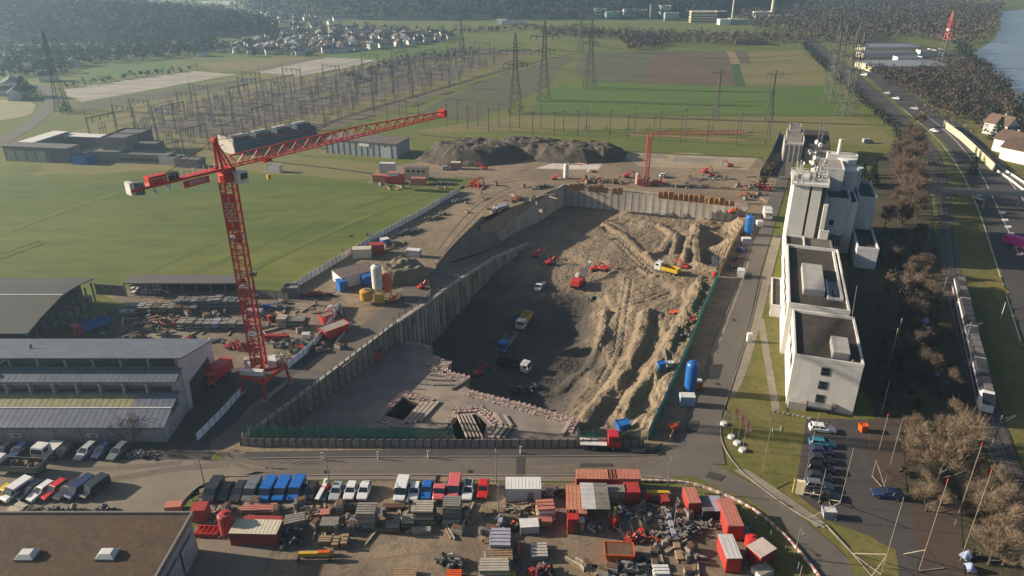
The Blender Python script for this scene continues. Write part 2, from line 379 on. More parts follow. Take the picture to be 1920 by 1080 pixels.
# streets
strip('street',[(-80,862),(300,862),(440,862),(700,856),(1000,855),(1240,852),(1330,868),(1400,902),(1480,955),(1560,1020),(1640,1100)],
      [(-80,985),(200,975),(330,948),(420,897),(700,892),(1000,893),(1180,893),(1290,905),(1390,945),(1470,1010),(1540,1100)],ASPHW,9)
patch('street_apron',[(-80,866),(300,864),(440,866),(520,870),(440,900),(370,912),(335,955),(335,1000),(-80,1000)],ASPHP,10,.3,4)
strip('pavement',[(420,893),(700,889),(1000,890),(1240,892)],[(420,903),(700,900),(1000,903),(1240,905)],ASPHP,11)
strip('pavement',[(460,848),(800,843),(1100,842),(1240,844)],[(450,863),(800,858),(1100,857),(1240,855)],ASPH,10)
strip('access_road',[(1248,864),(1290,765),(1330,668),(1362,590),(1388,520),(1412,450),(1440,378),(1462,325),(1476,290)],
      [(1360,872),(1352,790),(1380,690),(1404,610),(1424,520),(1444,450),(1462,390),(1478,340),(1490,300)],ASPHW,12)
strip('pavement',[(1330,668),(1355,608),(1378,548),(1400,487)],[(1340,668),(1364,608),(1386,548),(1407,487)],GRAV,13)
strip('pavement',[(1368,745),(1383,690),(1406,612),(1427,522),(1449,442)],[(1378,745),(1402,690),(1424,612),(1446,522),(1466,442)],GRAV,13)
strip('pavement',[(1375,882),(1440,925),(1500,965),(1530,990)],[(1400,880),(1460,920),(1515,958),(1548,982)],GRAV,13)
patch('road_grate',[(1334,684),(1356,684),(1348,712),(1325,712)],mat('fresh_asphalt',(.03,.03,.032),world=True),14)
patch('road_patch',[(1398,512),(1410,512),(1408,526),(1394,526)],MATS['fresh_asphalt'],14)
patch('road_patch',[(968,848),(984,848),(984,892),(968,892)],mat('patched_asphalt',(.05,.046,.042),world=True),14)
patch('verge',[(1352,790),(1365,745),(1378,700),(1402,640),(1425,560),(1460,535),(1480,540),(1475,780),(1640,790),(1640,905),(1480,905),(1440,925),(1380,882),(1352,820)],LAWN,11,.2,3)
patch('verge',[(1250,893),(1300,892),(1400,935),(1480,1000),(1545,1100),(1440,1100),(1400,1010),(1340,960)],LAWN,8,.5,3)
patch('verge',[(1580,1030),(1640,1015),(1680,1035),(1690,1100),(1610,1100)],LAWN,15,.3,3)
patch('garden_path',[(1420,600),(1432,598),(1462,768),(1448,772)],GRAV,13)
patch('car_park',[(1512,785),(1622,788),(1640,905),(1720,930),(1720,1100),(1690,1100),(1640,1010),(1560,980),(1490,925)],ASPH,14)
patch('paved_strip',[(1626,786),(1690,790),(1700,925),(1640,930)],mat('brown_paving',(.075,.052,.040),(.06,.045,.035),scale=.5,world=True),16)
patch('paved_strip',[(1708,930),(1800,940),(1810,1100),(1725,1100)],MATS['brown_paving'],16)
# storage yard in front
patch('storage_yard',[(330,1100),(365,1000),(372,915),(420,903),(1180,905),(1290,912),(1380,960),(1440,1030),(1470,1100)],YARD,7,.4,4)
patch('yard_pad',[(360,1100),(385,985),(520,1010),(500,1060),(480,1100)],ASPHP,9,.2,3)
# rail corridor, motorway, river bank
patch('scrub_bank',[(1590,470),(1640,300),(1700,270),(1735,330),(1765,480),(1800,700),(1870,900),(1960,1100),(1700,1100),(1700,920),(1640,780),(1600,700)],SCRUB,8,1,5)
strip('rail_bed',[(1500,72),(1590,150),(1670,225),(1722,280),(1745,340),(1762,430),(1772,530),(1800,690),(1850,850),(1920,1010)],[(1526,72),(1622,150),(1705,225),(1757,280),(1778,340),(1790,430),(1802,530),(1850,690),(1905,850),(1980,1010)],BALL,12)
patch('grass_bank',[(1640,180),(1690,210),(1750,255),(1800,320),(1840,400),(1880,520),(1920,650),(1960,760),(1960,950),(1905,850),(1850,690),(1802,530),(1790,430),(1778,340),(1757,280),(1705,225),(1640,165)],LAWN,9,.3,4)
strip('motorway',[(1600,118),(1650,165),(1708,215),(1765,262),(1806,320),(1842,400),(1880,520),(1925,660),(1980,820)],
      [(1640,118),(1692,165),(1760,210),(1822,250),(1886,318),(1940,380),(2020,480),(2100,600),(2200,760)],ASPH,13)
strip('motorway_line',[(1693,205),(1750,255),(1793,310),(1830,385),(1868,500),(1912,640)],[(1694.2,205),(1751.2,255),(1794.6,310),(1831.7,385),(1870,500),(1914.3,640)],PAINTL,15)
strip('motorway_line',[(1722,205),(1785,258),(1833,318),(1872,395),(1910,480)],[(1722.8,205),(1786.1,258),(1834.2,318),(1873.4,395),(1911.7,480)],PAINTL,15)
strip('motorway_line',[(1770,225),(1830,268),(1884,330),(1925,385)],[(1770.8,225),(1831,268),(1885.2,330),(1926.6,385)],PAINTL,15)
for k in range(7):
    y=398+k*13; x=1872+k*5.6
    patch('chevron_marking',[(x,y),(x+12,y-.5),(x+13,y+3.5),(x+1,y+4)],PAINTL,16)
patch('grass_bank',[(1760,205),(1822,247),(1886,315),(1960,380),(1960,300),(1840,235),(1790,200)],LAWN,10,.5,5)
patch('riverside_ground',[(1600,60),(1700,80),(1820,100),(1870,160),(1930,230),(2050,330),(2050,420),(1940,360),(1830,240),(1740,190),(1660,150),(1600,110)],SCRUB,4,2,8)
patch('river',[(1880,22),(1990,18),(2300,60),(2300,330),(2040,300),(1930,205),(1860,152),(1822,118),(1820,100),(1860,78),(1878,45)],WATER,6,1.5,8,smooth=2)

def kerb(name,pts,n=6):
    P=smooth_line(ats(pts),n); b=MB()
    for a,c in zip(P,P[1:]):
        b.bar(a+Vector((0,0,.13)),c+Vector((0,0,.13)),.18,.22)
    o=b.build(name,mat('kerb_stone',(.24,.215,.185),(.17,.155,.135),scale=.5,world=True)); o['kind']='structure'
kerb('kerb',[(470,861),(700,858),(1000,857),(1235,855)]); kerb('kerb',[(425,894),(700,892),(1000,893),(1180,893),(1290,905)]); kerb('kerb',[(335,950),(372,914),(425,894)])
kerb('kerb',[(1352,790),(1354,830),(1384,878),(1440,925),(1500,966),(1546,990)]); kerb('kerb',[(1330,668),(1362,590),(1388,520),(1410,455)]); kerb('kerb',[(1356,770),(1382,690),(1406,612),(1427,522)]); kerb('kerb',[(1548,985),(1590,1030),(1650,1100)])
for k,(pts,wd) in enumerate([([(480,876),(800,872),(1150,872),(1300,884),(1420,932),(1510,1000)],.25),]):
    pass
for k,q in enumerate([[(1090,870),(1150,870),(1148,875),(1086,876)],[(1330,885),(1360,893),(1350,903),(1322,896)],[(1290,790),(1312,790),(1306,812),(1284,812)]]): patch('road_patch',q,MATS['patched_asphalt'],15,.1,2)
for k,(x,y) in enumerate([(610,885),(880,884),(1120,886),(1345,720),(1376,600)]): 
    p=at(x,y,.12); MB().tube((p.x,p.y,.12),(p.x,p.y,.235),.35,n=12).build('manhole_cover',MATS['fresh_asphalt'])['kind']='structure'

LV[0]=20.37
MOW=mat('mown_track',(.070,.104,.011),(.128,.134,.020),scale=.05,c3=(.07,.09,.018),scale3=.3,world=True,rough=.95)
MOWD=mat('damp_grass_track',(.056,.090,.010),(.10,.114,.016),scale=.05,world=True,rough=.95)
for k,(pts,wd,m) in enumerate([([(230,530),(380,462),(540,400),(700,352)],3.6,MOW),([(330,528),(480,462),(640,398),(770,358)],2.4,MOWD),([(0,440),(120,395),(260,350),(380,325)],3,MOW),([(430,528),(560,462),(690,405),(800,368)],2.6,MOW)]):
    o=ribbon('mowing_track',pts,wd,m,3+k)
TRKM=mat('tyre_track_soil',(.15,.115,.08),(.19,.145,.10),scale=.3,world=True,rough=.95)
for pts in ([(560,1075),(640,1030),(760,1015),(900,1020)],[(600,1080),(700,1045),(830,1030)],[(1040,1078),(1080,1030),(1150,1000),(1190,985)],[(1070,1080),(1110,1035),(1170,1010)]):
    ribbon('tyre_track',pts,.4,TRKM,12)
    ribbon('tyre_track',[(x+9,y+5) for x,y in pts],.4,TRKM,12)
for pts in ([(640,690),(700,640),(770,585),(810,540)],[(600,715),(680,655),(760,590)],[(820,470),(850,430),(900,380),(960,350)],[(835,470),(868,430),(918,382),(975,352)],[(900,345),(1000,330),(1150,335),(1350,345)],[(905,350),(1000,336),(1150,341),(1350,351)]): ribbon('tyre_track',pts,.5,TRKM,14)

LV[0]=5.61
patch('verge',[(1300,740),(1480,740),(1660,800),(1730,920),(1740,1110),(1440,1110),(1420,1010),(1340,940),(1250,895)],LAWN,1,.2,4)
MUD=mat('dried_mud_trail',(.15,.122,.095),(.12,.10,.08),scale=.25,c3=(.09,.078,.066),scale3=1.2,world=True,rough=.95)
for pts,wd in (([(1256,846),(1180,868),(1040,876),(860,878)],1.1),([(1262,848),(1190,876),(1050,884),(860,886)],.9),([(1275,850),(1340,878),(1420,918),(1490,972)],1.0),([(1330,700),(1312,770),(1290,830)],1.2),([(1340,704),(1326,770),(1306,836)],.9),([(430,845),(480,870),(620,878),(760,880)],1.2),([(415,850),(470,880),(610,886)],.9),([(60,905),(200,900),(330,880),(430,872)],1.5),([(80,880),(220,878),(340,868)],1.2)):
    ribbon('mud_trail',pts,wd,MUD,17,n=8)
LV[0]=120
# ---------- the excavation: floor as a height field ----------
CT=[(830,632,-12.5),(870,585,-11.5),(900,545,-10.5),(940,500,-9.5),(985,468,-8.5),(950,640,-12),(1000,570,-10.5),(1100,520,-9),(1050,450,-8.8),(1075,402,-8.6),(1000,420,-9),
(900,740,-13),(1000,770,-13),(850,680,-13),(960,700,-12.5),(1060,640,-13.5),(1000,640,-13),(1080,600,-13),(1090,690,-12.5),(1050,735,-12.5),(1020,590,-11),(1000,545,-10),(1130,585,-9),(1140,630,-8.5),(1130,700,-8.8),(1165,660,-8),(1110,740,-9.5),
(1180,500,-7.6),(1230,545,-7.2),(1180,560,-7.5),(1210,600,-7.1),(1210,660,-7),(1180,720,-7.2),(1215,730,-6.9),(1150,770,-7.6),(1190,770,-6.9),(1190,795,-6.3),(1130,790,-8),(1160,640,-7.6),(1170,415,-8),(1240,420,-7.4),(1290,430,-7),(1240,470,-7.3),(1350,405,-6),(1300,480,-6.9),(1290,530,-6.6),(1250,590,-6.8),(1240,640,-6.9),(1290,505,-6.8),
(1345,460,-8.9),(1350,432,-8.8),(1340,488,-8.6),(1310,440,-6.6),(1306,480,-6.7),(1335,415,-6.4),(1332,524,-2.6),(1308,578,-2.4),(1281,643,-2.4),(1256,707,-2.6),(1230,777,-3),(1206,817,-3.4),(1382,442,-2.6),(1396,404,-2.8),(1120,400,-8),(1200,402,-7.6),(1290,405,-7.2)]
CTW=[(lambda p,z:(p.x,p.y,z))(at(a,b,z),z) for a,b,z in CT]
RIDGE=[([(1212,588),(1207,615),(1190,660),(1158,705),(1130,742),(1098,788)],-7.0,1.9,1.5),([(1262,628),(1245,672),(1210,715),(1180,748),(1165,775)],-6.2,1.8,1.5),([(1314,528),(1303,560),(1290,590),(1272,622)],-5.6,1.7,1.4),
([(1135,418),(1170,442),(1205,478),(1240,502)],-7.6,.9,1.1),([(1190,415),(1235,420),(1262,440),(1242,472),(1215,478)],-7.2,1.2,1.2),([(1308,420),(1305,460),(1311,500),(1345,508)],-6.5,1.8,1.5),([(1272,442),(1262,474)],-7,1.6,.9),([(1292,448),(1283,488)],-6.8,1.5,.9),([(1135,588),(1128,640),(1092,690),(1052,712)],-9.5,1.1,1.0),([(1150,505),(1195,500),(1225,520)],-7.4,.6,1.0),
([(895,640),(870,660),(850,690)],-12.5,.7,1.2),([(1020,560),(960,600),(920,640)],-11.5,.6,1.0)]
RW=[([at(a,b,z0) for a,b in l],h,wd) for l,z0,h,wd in RIDGE]
PITW=[(p.x,p.y) for p in ats(PIT)]
def segd(px,py,a,b):
    dx,dy=b.x-a.x,b.y-a.y; L=dx*dx+dy*dy; t=max(0,min(1,((px-a.x)*dx+(py-a.y)*dy)/L)) if L else 0
    return math.hypot(px-a.x-dx*t,py-a.y-dy*t)
import numpy as np
def ss(t): return t*t*(3-2*t)
TRK=[[at(a,b,-7) for a,b in l] for l in ([(1010,560),(1080,555),(1150,570),(1210,560),(1250,545)],[(1150,440),(1190,480),(1230,520)],[(1180,520),(1170,580),(1160,650),(1130,700)],[(1240,590),(1225,640),(1195,700),(1165,760),(1150,790)])]
def seg_d(X,Y,l):
    D=None
    for a,b in zip(l,l[1:]):
        dx,dy=b.x-a.x,b.y-a.y; L=dx*dx+dy*dy+1e-9; t=np.clip(((X-a.x)*dx+(Y-a.y)*dy)/L,0,1); q=np.hypot(X-a.x-dx*t,Y-a.y-dy*t); D=q if D is None else np.minimum(D,q)
    return D
def nzf(X,Y,f,zz=0.0,sy=None): return np.array([noise.noise((x*f,y*(sy or f),zz)) for x,y in zip(X,Y)])
def pit_za(X,Y):
    X=np.asarray(X,float); Y=np.asarray(Y,float); s=np.zeros_like(X); wt=np.zeros_like(X)
    for a,b,z in CTW:
        d=(X-a)**2+(Y-b)**2+14; k=1/(d*d); s+=k*z; wt+=k
    z=s/wt; sand=np.clip((z+11)/4,0,1)
    z=z+nzf(X,Y,.09,1)*.4*(.3+sand)
    st=.95; q=z/st; f=q-np.floor(q); zt=(np.floor(q)+np.where(f>.62,ss((f-.62)/.38),0))*st; z=z*(1-.8*sand)+zt*.8*sand
    wob=nzf(X,Y,.3,5)*.5+nzf(X,Y,1.0,8)*.25
    for l,h,wd in RW:
        d=seg_d(X,Y,l)+wob*.6; w=wd*1.35; z=z+h*.95*np.clip(1.5-np.abs(d)/w*1.25,0,1)*(.85+.4*nzf(X,Y,.25,2) if len(X)>1 else 1)
    for l in TRK:
        d=seg_d(X,Y,l)+wob*.3
        for o in (.9,): z=z-.22*np.exp(-((d-o)/.32)**2)
    return z+nzf(X,Y,.45)*.16*(.4+sand)+nzf(X,Y,1.1)*.15+nzf(X,Y,.35,3,1.6)*.12*sand+nzf(X,Y,2.3,7)*.07
def pit_z(x,y): return float(pit_za([x],[y])[0])
def pit_floor():
    st=.55; x0,x1,y0,y1=-40,86,108,275; nx=int((x1-x0)/st); ny=int((y1-y0)/st)
    gx,gy=np.meshgrid(x0+st*np.arange(nx+1),y0+st*np.arange(ny+1)); X=gx.ravel(); Y=gy.ravel(); n=len(PITW)
    ins=np.zeros(len(X),bool)
    for i in range(n):
        (xa,ya),(xb,yb)=PITW[i],PITW[(i+1)%n]; c=((ya>Y)!=(yb>Y))&(X<(xb-xa)*(Y-ya)/((yb-ya) or 1e-9)+xa); ins^=c
    L=[Vector((*p,0)) for p in PITW]+[Vector((*PITW[0],0))]; keep=ins|(seg_d(X,Y,L)<2.2)
    K=np.nonzero(keep)[0]; Z=pit_za(X[K],Y[K]); Z=np.where(ins[K],Z,np.minimum(Z,-.9)); idx=-np.ones(len(X),int); idx[K]=np.arange(len(K))
    vs=np.stack([X[K],Y[K],Z],1).tolist(); I=idx.reshape(ny+1,nx+1); q=np.stack([I[:-1,:-1],I[:-1,1:],I[1:,1:],I[1:,:-1]],-1).reshape(-1,4); fs=q[(q>=0).all(1)].tolist()
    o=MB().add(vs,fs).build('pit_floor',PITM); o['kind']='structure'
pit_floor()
# puddle in the upper right hollow
patch('puddle',[(1340,440),(1352,438),(1350,465),(1344,485),(1337,470)],mat('puddle_water',(.07,.06,.05),rough=.05,spec=.6),0,.3,2,z=-7.3)
# ramp down along the high wall and the slope beside it
WBZ=[(740,607,0),(790,574,0),(850,531,-1.6),(930,481,-5.0),(990,456,-7.6)]
def ramp():
    Lf=[at(790,573,0.01),at(818,500,.01),at(850,492,-1.8),at(900,476,-5),at(945,459,-8)]
    Rt=[at(*WBZ[1]),at(820,552,-.8),at(850,531,-1.6),at(930,481,-5),at(992,455,-7.8)]
    Lf=smooth_line(Lf,4); Rt=smooth_line(Rt,4); n=len(Lf)
    o=MB().add(Lf+Rt,[(i,n+i,n+i+1,i+1) for i in range(n-1)]).build('ramp_road',MATS['compacted_mud']); o['kind']='structure'
    A=at(818,500,0); B=at(906,407,0); C=at(945,459,-8.2); D=at(922,430,-8)
    b=MB(); N=14
    for i in range(N+1):
        k=i/N; p=A.lerp(B,k); q=A.lerp(C,k)
        for j in range(6):
            r=p.lerp(q,j/5); r.z+=noise.noise(r*.4)*.5*(0 if j in(0,5) else 1); b.v.append(tuple(r))
    for i in range(N):
        for j in range(5): b.f.append((i*6+j,i*6+j+1,(i+1)*6+j+1,(i+1)*6+j))
    o=b.build('ramp_slope',DIRTD); o['kind']='structure'
    # concrete edge kerb with its white end post
    t=thing('ramp_edge_wall','dark earth retaining kerb beside the ramp, white at its lower end','retaining wall',tuple(A))
    Ps=smooth_line([A,at(850,462,0),at(880,432,0),B],4); b=MB()
    for i in range(len(Ps)-1): b.bar(Ps[i]-A+Vector((0,0,.3)),Ps[i+1]-A+Vector((0,0,.3)),.35,.8)
    b.build('coping',DIRTD,t); MB().box(0,0,-.9,.5,.5,2.4).build('end_post',WHITE,t)
ramp()
# ---------- walls of the pit ----------
PILE=mat('pile_concrete',(.29,.25,.20),(.12,.095,.075),scale=.35,c3=(.44,.40,.35),scale3=.5,stretch=(1,1,.25),rough=.9,var=.22,world=True)
LAG=mat('lagging_timber',(.22,.175,.13),(.14,.11,.085),scale=.5,c3=(.36,.31,.26),scale3=.9,rough=.9,var=.2)
def wall_run(pts,step):
    """positions, headings and inward normals along a polyline of 3d points"""
    return along(pts,step,world=True)
def pile_wall():
    pts=[at(*p) for p in WBZ]; o0=pts[0]
    t=thing('pile_wall','high wall of round concrete piles along the shaded side of the pit','retaining wall',tuple(o0))
    proto=None
    for p,a in wall_run(pts,1.72):
        q=p-o0; depth=p.z+13.6
        if proto is None:
            proto=MB().tube((0,0,-1),(0,0,0),.66,n=10).build('pile',PILE,t)
            o=proto
        else: o=dup(proto,parent=t)
        o.location=(q.x,q.y,q.z-.3+rnd.uniform(-.05,.05)); o.scale=(1,1,depth)
    b=MB()
    for i in range(len(pts)-1): b.bar(pts[i]-o0,pts[i+1]-o0,1.1,.55)
    b.build('capping_beam',CONC,t)
    b=MB()
    for i in range(len(pts)-1):
        p,n_=pts[i]-o0,pts[i+1]-o0; b.face((p.x-.15,p.y+.15,-14),(n_.x-.15,n_.y+.15,-14),(n_.x-.15,n_.y+.15,n_.z-.2),(p.x-.15,p.y+.15,p.z-.2))
    b.build('backing_soil',DIRTD,t)
    proto=None
    for p,a in wall_run(pts,2.45):
        q=p-o0
        if proto is None:
            proto=MB().box(0,0,0,.16,.16,1.5).build('post',RUST,t); o=proto
        else: o=dup(proto,parent=t)
        o.location=(q.x-.3,q.y+.3,q.z+.25)
    b=MB()
    for i in range(len(pts)-1):
        for h in (.9,1.45): b.bar(pts[i]-o0+Vector((-.3,.3,h)),pts[i+1]-o0+Vector((-.3,.3,h)),.06)
    b.build('rail',GREYMETAL,t)
pile_wall()
def panel_wall(name,label,pts,step,depth,panel_m,post_m,post_up,coping=None,post_w=.3,back=.0,thick=.3,gap=.12,proud=.12,side=1):
    o0=pts[0]; t=thing(name,label,'retaining wall',tuple(o0)); proto=pp=None
    run=wall_run(pts,step); run.append((pts[-1],run[-1][1]))
    for i,(p,a) in enumerate(run):
        q=p-o0
        if pp is None: pp=MB().box(0,-proud*side,-depth,post_w,post_w,depth+post_up).build('post',post_m,t); o=pp
        else: o=dup(pp,parent=t)
        o.location=q; o.rotation_euler.z=a
        if i+1<len(run):
            n=run[i+1][0]; L=(n-p).length; m=(p+n)/2-o0; aa=math.atan2(n.y-p.y,n.x-p.x)
            if L<.3: continue
            if proto is None: proto=MB().box(0,0,-depth,step-gap,thick,depth).build('panel',panel_m,t); o=proto
            else: o=dup(proto,parent=t)
            o.location=m; o.rotation_euler.z=aa; o.scale=(L/step,1,1)
    if coping:
        b=MB()
        for i in range(len(pts)-1): b.bar(pts[i]-o0+Vector((0,0,.1)),pts[i+1]-o0+Vector((0,0,.1)),.7,.35)
        b.build('coping',coping,t)
    return t
panel_wall('soldier_pile_wall','lower timber lagged wall with steel posts between ramp road and concrete slab',ats(WA),2.1,8.5,LAG,GREYMETAL,1.3,CONC,proud=.2)
WCT=[at(905,425),at(952,398),at(1000,374),at(1034,358),at(1058,346)]
for p_,z_ in zip(WCT,(-6.8,-4.4,-2.2,-.5,0)): p_.z=z_
panel_wall('concrete_wall','pale shaded concrete wall below the heaped ledge at the far left of the pit',WCT,2.4,9.8,mat('wall_panel_concrete',(.44,.405,.36),(.32,.285,.245),scale=.3,c3=(.17,.14,.12),scale3=.8,var=.15,stretch=(1,1,.4)),CONC,.1,CONC,gap=.08,post_w=.2,proud=.1)
panel_wall('concrete_wall','far concrete wall of tall cast panels closing the pit behind the sand',ats(WD),2.6,8.2,MATS['wall_panel_concrete'],CONC,.1,CONC,gap=.08,post_w=.2,proud=.1)
b_=MB()
for p_ in WCT: b_.v+=[(p_.x-.9,p_.y+.9,.05),(p_.x+.1,p_.y-.1,p_.z-.1)]
for i in range(4): b_.f.append((2*i,2*i+1,2*i+3,2*i+2))
o=b_.build('ledge_slope',DIRT); o['kind']='structure'
# front wall below the street fence, seen only from inside
panel_wall('soldier_pile_wall','near lagged wall under the street fence, facing away from the street',ats([(462,829),(820,832),(1210,833)]),3.0,8.5,LAG,GREYMETAL,0,None,proud=-.2)
# ---------- street fence of dark posts and pale panels ----------
FPAN=mat('fence_panel_grey',(.27,.25,.23),(.20,.185,.17),scale=.4,rough=.8,var=.18); GNET=mat('green_net',(.04,.20,.14),(.05,.15,.11),scale=.25,rough=.9,c3=(.05,.17,.12),scale3=1.5); GNET2=mat('teal_net',(.05,.36,.30),(.03,.26,.30),scale=.2,rough=.9,c3=(.06,.22,.18),scale3=1.2)
def netm(m):
    t=m.node_tree; N=t.nodes; L=t.links; tr=N.new('ShaderNodeBsdfTransparent'); mx=N.new('ShaderNodeMixShader'); n=N.new('ShaderNodeTexNoise'); n.inputs['Scale'].default_value=.6; n.inputs['Detail'].default_value=4
    r=N.new('ShaderNodeMapRange'); r.inputs[1].default_value=.35; r.inputs[2].default_value=.65; r.inputs[3].default_value=.15; r.inputs[4].default_value=.6; L.new(n.outputs['Fac'],r.inputs[0]); L.new(r.outputs[0],mx.inputs[0])
    L.new(N['Principled BSDF'].outputs[0],mx.inputs[1]); L.new(tr.outputs[0],mx.inputs[2]); L.new(mx.outputs[0],N['Material Output'].inputs['Surface'])
netm(GNET)
def panel_fence(name,label,pts,step,h,pm,qm,world=True,cat='fence',post_h=None,pw=.14,th=.06,lift=.05,rail=None,group=None,gap=.1):
    pts=[Vector(p) for p in pts]; o0=pts[0]; t=thing(name,label,cat,tuple(o0),group=group); pr=po=None
    run=wall_run(pts,step); run.append((pts[-1],run[-1][1])); post_h=post_h or h+.15
    for i,(p,a) in enumerate(run):
        if po is None: po=MB().box(0,0,0,pw,pw,post_h).build('post',qm,t); o=po
        else: o=dup(po,parent=t)
        o.location=p-o0; o.rotation_euler.z=a
        if i+1<len(run):
            n=run[i+1][0]; L=(n-p).length
            if L<.3: continue
            if pr is None: pr=MB().box(0,0,lift,step-gap,th,h-lift).build('panel',pm,t); o=pr
            else: o=dup(pr,parent=t)
            o.location=(p+n)/2-o0; o.rotation_euler.z=math.atan2(n.y-p.y,n.x-p.x); o.scale=(L/step,1,1)
    if rail:
        b=MB()
        for i in range(len(pts)-1): b.bar(pts[i]-o0+Vector((0,0,h+.04)),pts[i+1]-o0+Vector((0,0,h+.04)),.16,.08)
        b.build('top_rail',rail,t)
    return t
panel_fence('street_fence','long street fence of pale panels between dark posts in front of the slab',ats([(452,836),(820,838),(1205,838)]),1.42,1.5,FPAN,RUST,rail=GREYMETAL,pw=.2,post_h=1.75)
def net(name,label,pts,z0,z1,m,step=2.5):
    pts=[Vector(p) for p in pts]; o0=pts[0]; t=thing(name,label,'net',tuple(o0)); b=MB(); P=[]
    run=wall_run(pts,step); run.append((pts[-1],0))
    vs=[]
    for i,(p,a) in enumerate(run):
        q=p-o0; dz=rnd.uniform(-.15,.1)
        vs+= [(q.x,q.y,z0),(q.x,q.y,z1+dz)]; P.append((q.x,q.y))
    n=len(run); b.add(vs,[(2*i,2*i+2,2*i+3,2*i+1) for i in range(n-1)])
    b.add([(x,y+.05,z) for x,y,z in vs],[(2*i+1,2*i+3,2*i+2,2*i) for i in range(n-1)])
    b.build('netting',m,t); 
    pr=None
    for x,y in P:
        if pr is None: pr=MB().rod((0,0,z0),(0,0,z1+.25),.1).build('net_post',GREYMETAL,t); o=pr
        else: o=dup(pr,parent=t)
        o.location=(x,y,0)
net('safety_net','dark green safety netting stretched behind the left half of the street fence',ats([(470,828),(640,829),(850,831)]),-.2,3.3,GNET)
net('safety_net','short green netting at the near right corner of the pit',ats([(1085,831),(1150,832),(1200,830)]),-.2,2.8,GNET)
net('site_screen','teal and blue screen fence running along the right edge of the pit',ats([(1214,826),(1240,770),(1264,715),(1292,650),(1322,575),(1347,520)]),-.2,2.3,GNET2,2.2)
panel_fence('timber_hoarding','pale timber hoarding along the upper right edge of the pit',ats([(1348,518),(1375,460),(1397,425),(1402,400)]),1.8,1.9,WOOD,WOOD)
# white site hoarding along the meadow
HOARD=mat('hoarding_panel',(.80,.76,.70),(.68,.64,.60),scale=.3,rough=.7,var=.12)
panel_fence('site_hoarding','long pale panel hoarding between the green meadow and the site track',ats([(542,548),(620,500),(700,452),(790,403),(862,360)]),1.9,1.9,HOARD,GREYMETAL,gap=.16)
panel_fence('low_fence','faint low fence at the left in the meadow',ats([(-20,489),(40,468),(75,456)]),2.4,.75,WOOD,WOOD,pw=.12,post_h=1.0,lift=.6)
BARR=mat('barrier_white',(.74,.74,.80),(.6,.6,.68),scale=.3,rough=.6,var=.1)
panel_fence('barrier_row','white panel barrier from the hall yard up to the crane portal',ats([(370,828),(410,788),(455,738)]),1.9,1.7,BARR,STEEL)
panel_fence('barrier_row','white panel barrier climbing from the crane to the red hopper',ats([(540,692),(585,655),(612,622),(640,575)]),1.9,1.7,BARR,STEEL)
panel_fence('barrier_row','low concrete barrier beside the right crane portal foot',ats([(492,757),(520,735),(548,713)]),2.2,.9,CONC,CONC)
panel_fence('barrier_row','low concrete barrier beside the road bend below the red hopper',ats([(630,648),(645,628),(660,610)]),2.2,.9,CONC,CONC)
# ---------- concrete slab with two shafts ----------
def slab():
    z=-5.0; zb=-13.2
    wa=ats(WA); left=[Vector((p.x+.4,p.y-.1,z)) for p in wa]
    out=[left[0],*[at(*q,z) for q in [(1075,880)]]]
    edge=[(1086,784),(985,757),(880,730),(868,722),(881,706),(845,697),(838,690),(846,678),(820,668),(800,662),(812,652),(790,643),(762,640)]
    P=[Vector((left[0].x+1,108.2,z)),Vector((at(1075,830,z).x,108.2,z))]+[at(*q,z) for q in edge]+[left[2],left[1]]
    sq=[at(*q,z) for q in [(756,747),(786,757),(756,788),(722,779)]]
    hx=[at(*q,z) for q in [(862,779),(893,777),(913,796),(905,818),(862,832),(843,805)]]
    loops=[P,sq,hx]; V=[v for l in loops for v in l]
    tr=tessellate_polygon([[Vector((p.x,p.y,0)) for p in l] for l in loops]); b=MB(); fs=[]
    for t in tr:
        a,c,d=[V[i] for i in t]
        fs.append(tuple(t) if (c.x-a.x)*(d.y-a.y)-(c.y-a.y)*(d.x-a.x)>0 else tuple(t)[::-1])
    b.add(V,fs); sh=MB()
    for li,l in enumerate(loops):
        n=len(l); (b if li==0 else sh).add([tuple(p) for p in l]+[(p.x,p.y,zb) for p in l],[(i,(i+1)%n,n+(i+1)%n,n+i) for i in range(n)])
    o=b.build('concrete_slab',SLABC); tag(o,'broad stepped concrete slab at the near end of the pit with two open shafts','slab')
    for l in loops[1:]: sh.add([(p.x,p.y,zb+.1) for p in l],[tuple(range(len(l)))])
    o2=sh.build('shaft_lining',mat('shaded_shaft_soil',(.022,.02,.018),(.03,.026,.022),scale=.4,world=True),o)  # near black shaft sides: recess shade put into the colour of wet soil
    return P,sq,hx
SLP,SQ,HX=slab()
REBAR=mat('starter_bar_pink',(.42,.22,.18),(.50,.36,.31),scale=.9,rough=.8,c3=(.16,.07,.06),scale3=3,var=.35)
def starter():
    t=thing('starter_bars','cluster of rust pink starter bars standing along the edge of the slab','rebar',group='starter bars round the slab edges')
    b=MB()
    for k in range(9):
        x,y=rnd.uniform(-.6,.6),rnd.uniform(-.5,.5); b.box(x,y,0,.2,.2,rnd.uniform(.15,.45))
    b.build('bar_bundle',REBAR,t,stuff=True); MB().box(0,0,0,1.3,.9,.16).build('base_strip',CONC,t); return t
ST0=starter(); ST0.location=(0,0,-60); STN=[0]
def starters(pts,step=1.25,z=-5,off=0):
    for p,a in along([Vector(p) for p in pts],step,world=True):
        if STN[0]==0: o=ST0
        else: o=dup(ST0)
        STN[0]+=1
        o.location=(p.x+rnd.uniform(-.15,.15),p.y+off+rnd.uniform(-.15,.15),z+.01); o.rotation_euler.z=a+rnd.uniform(-.2,.2); o.scale=(1,1,rnd.uniform(.7,1.2))
e=[at(*q,-5) for q in [(1080,788),(985,761),(880,734)]]; starters(e,1.2); starters([p+Vector((-.6,-1.4,0)) for p in e],1.5)
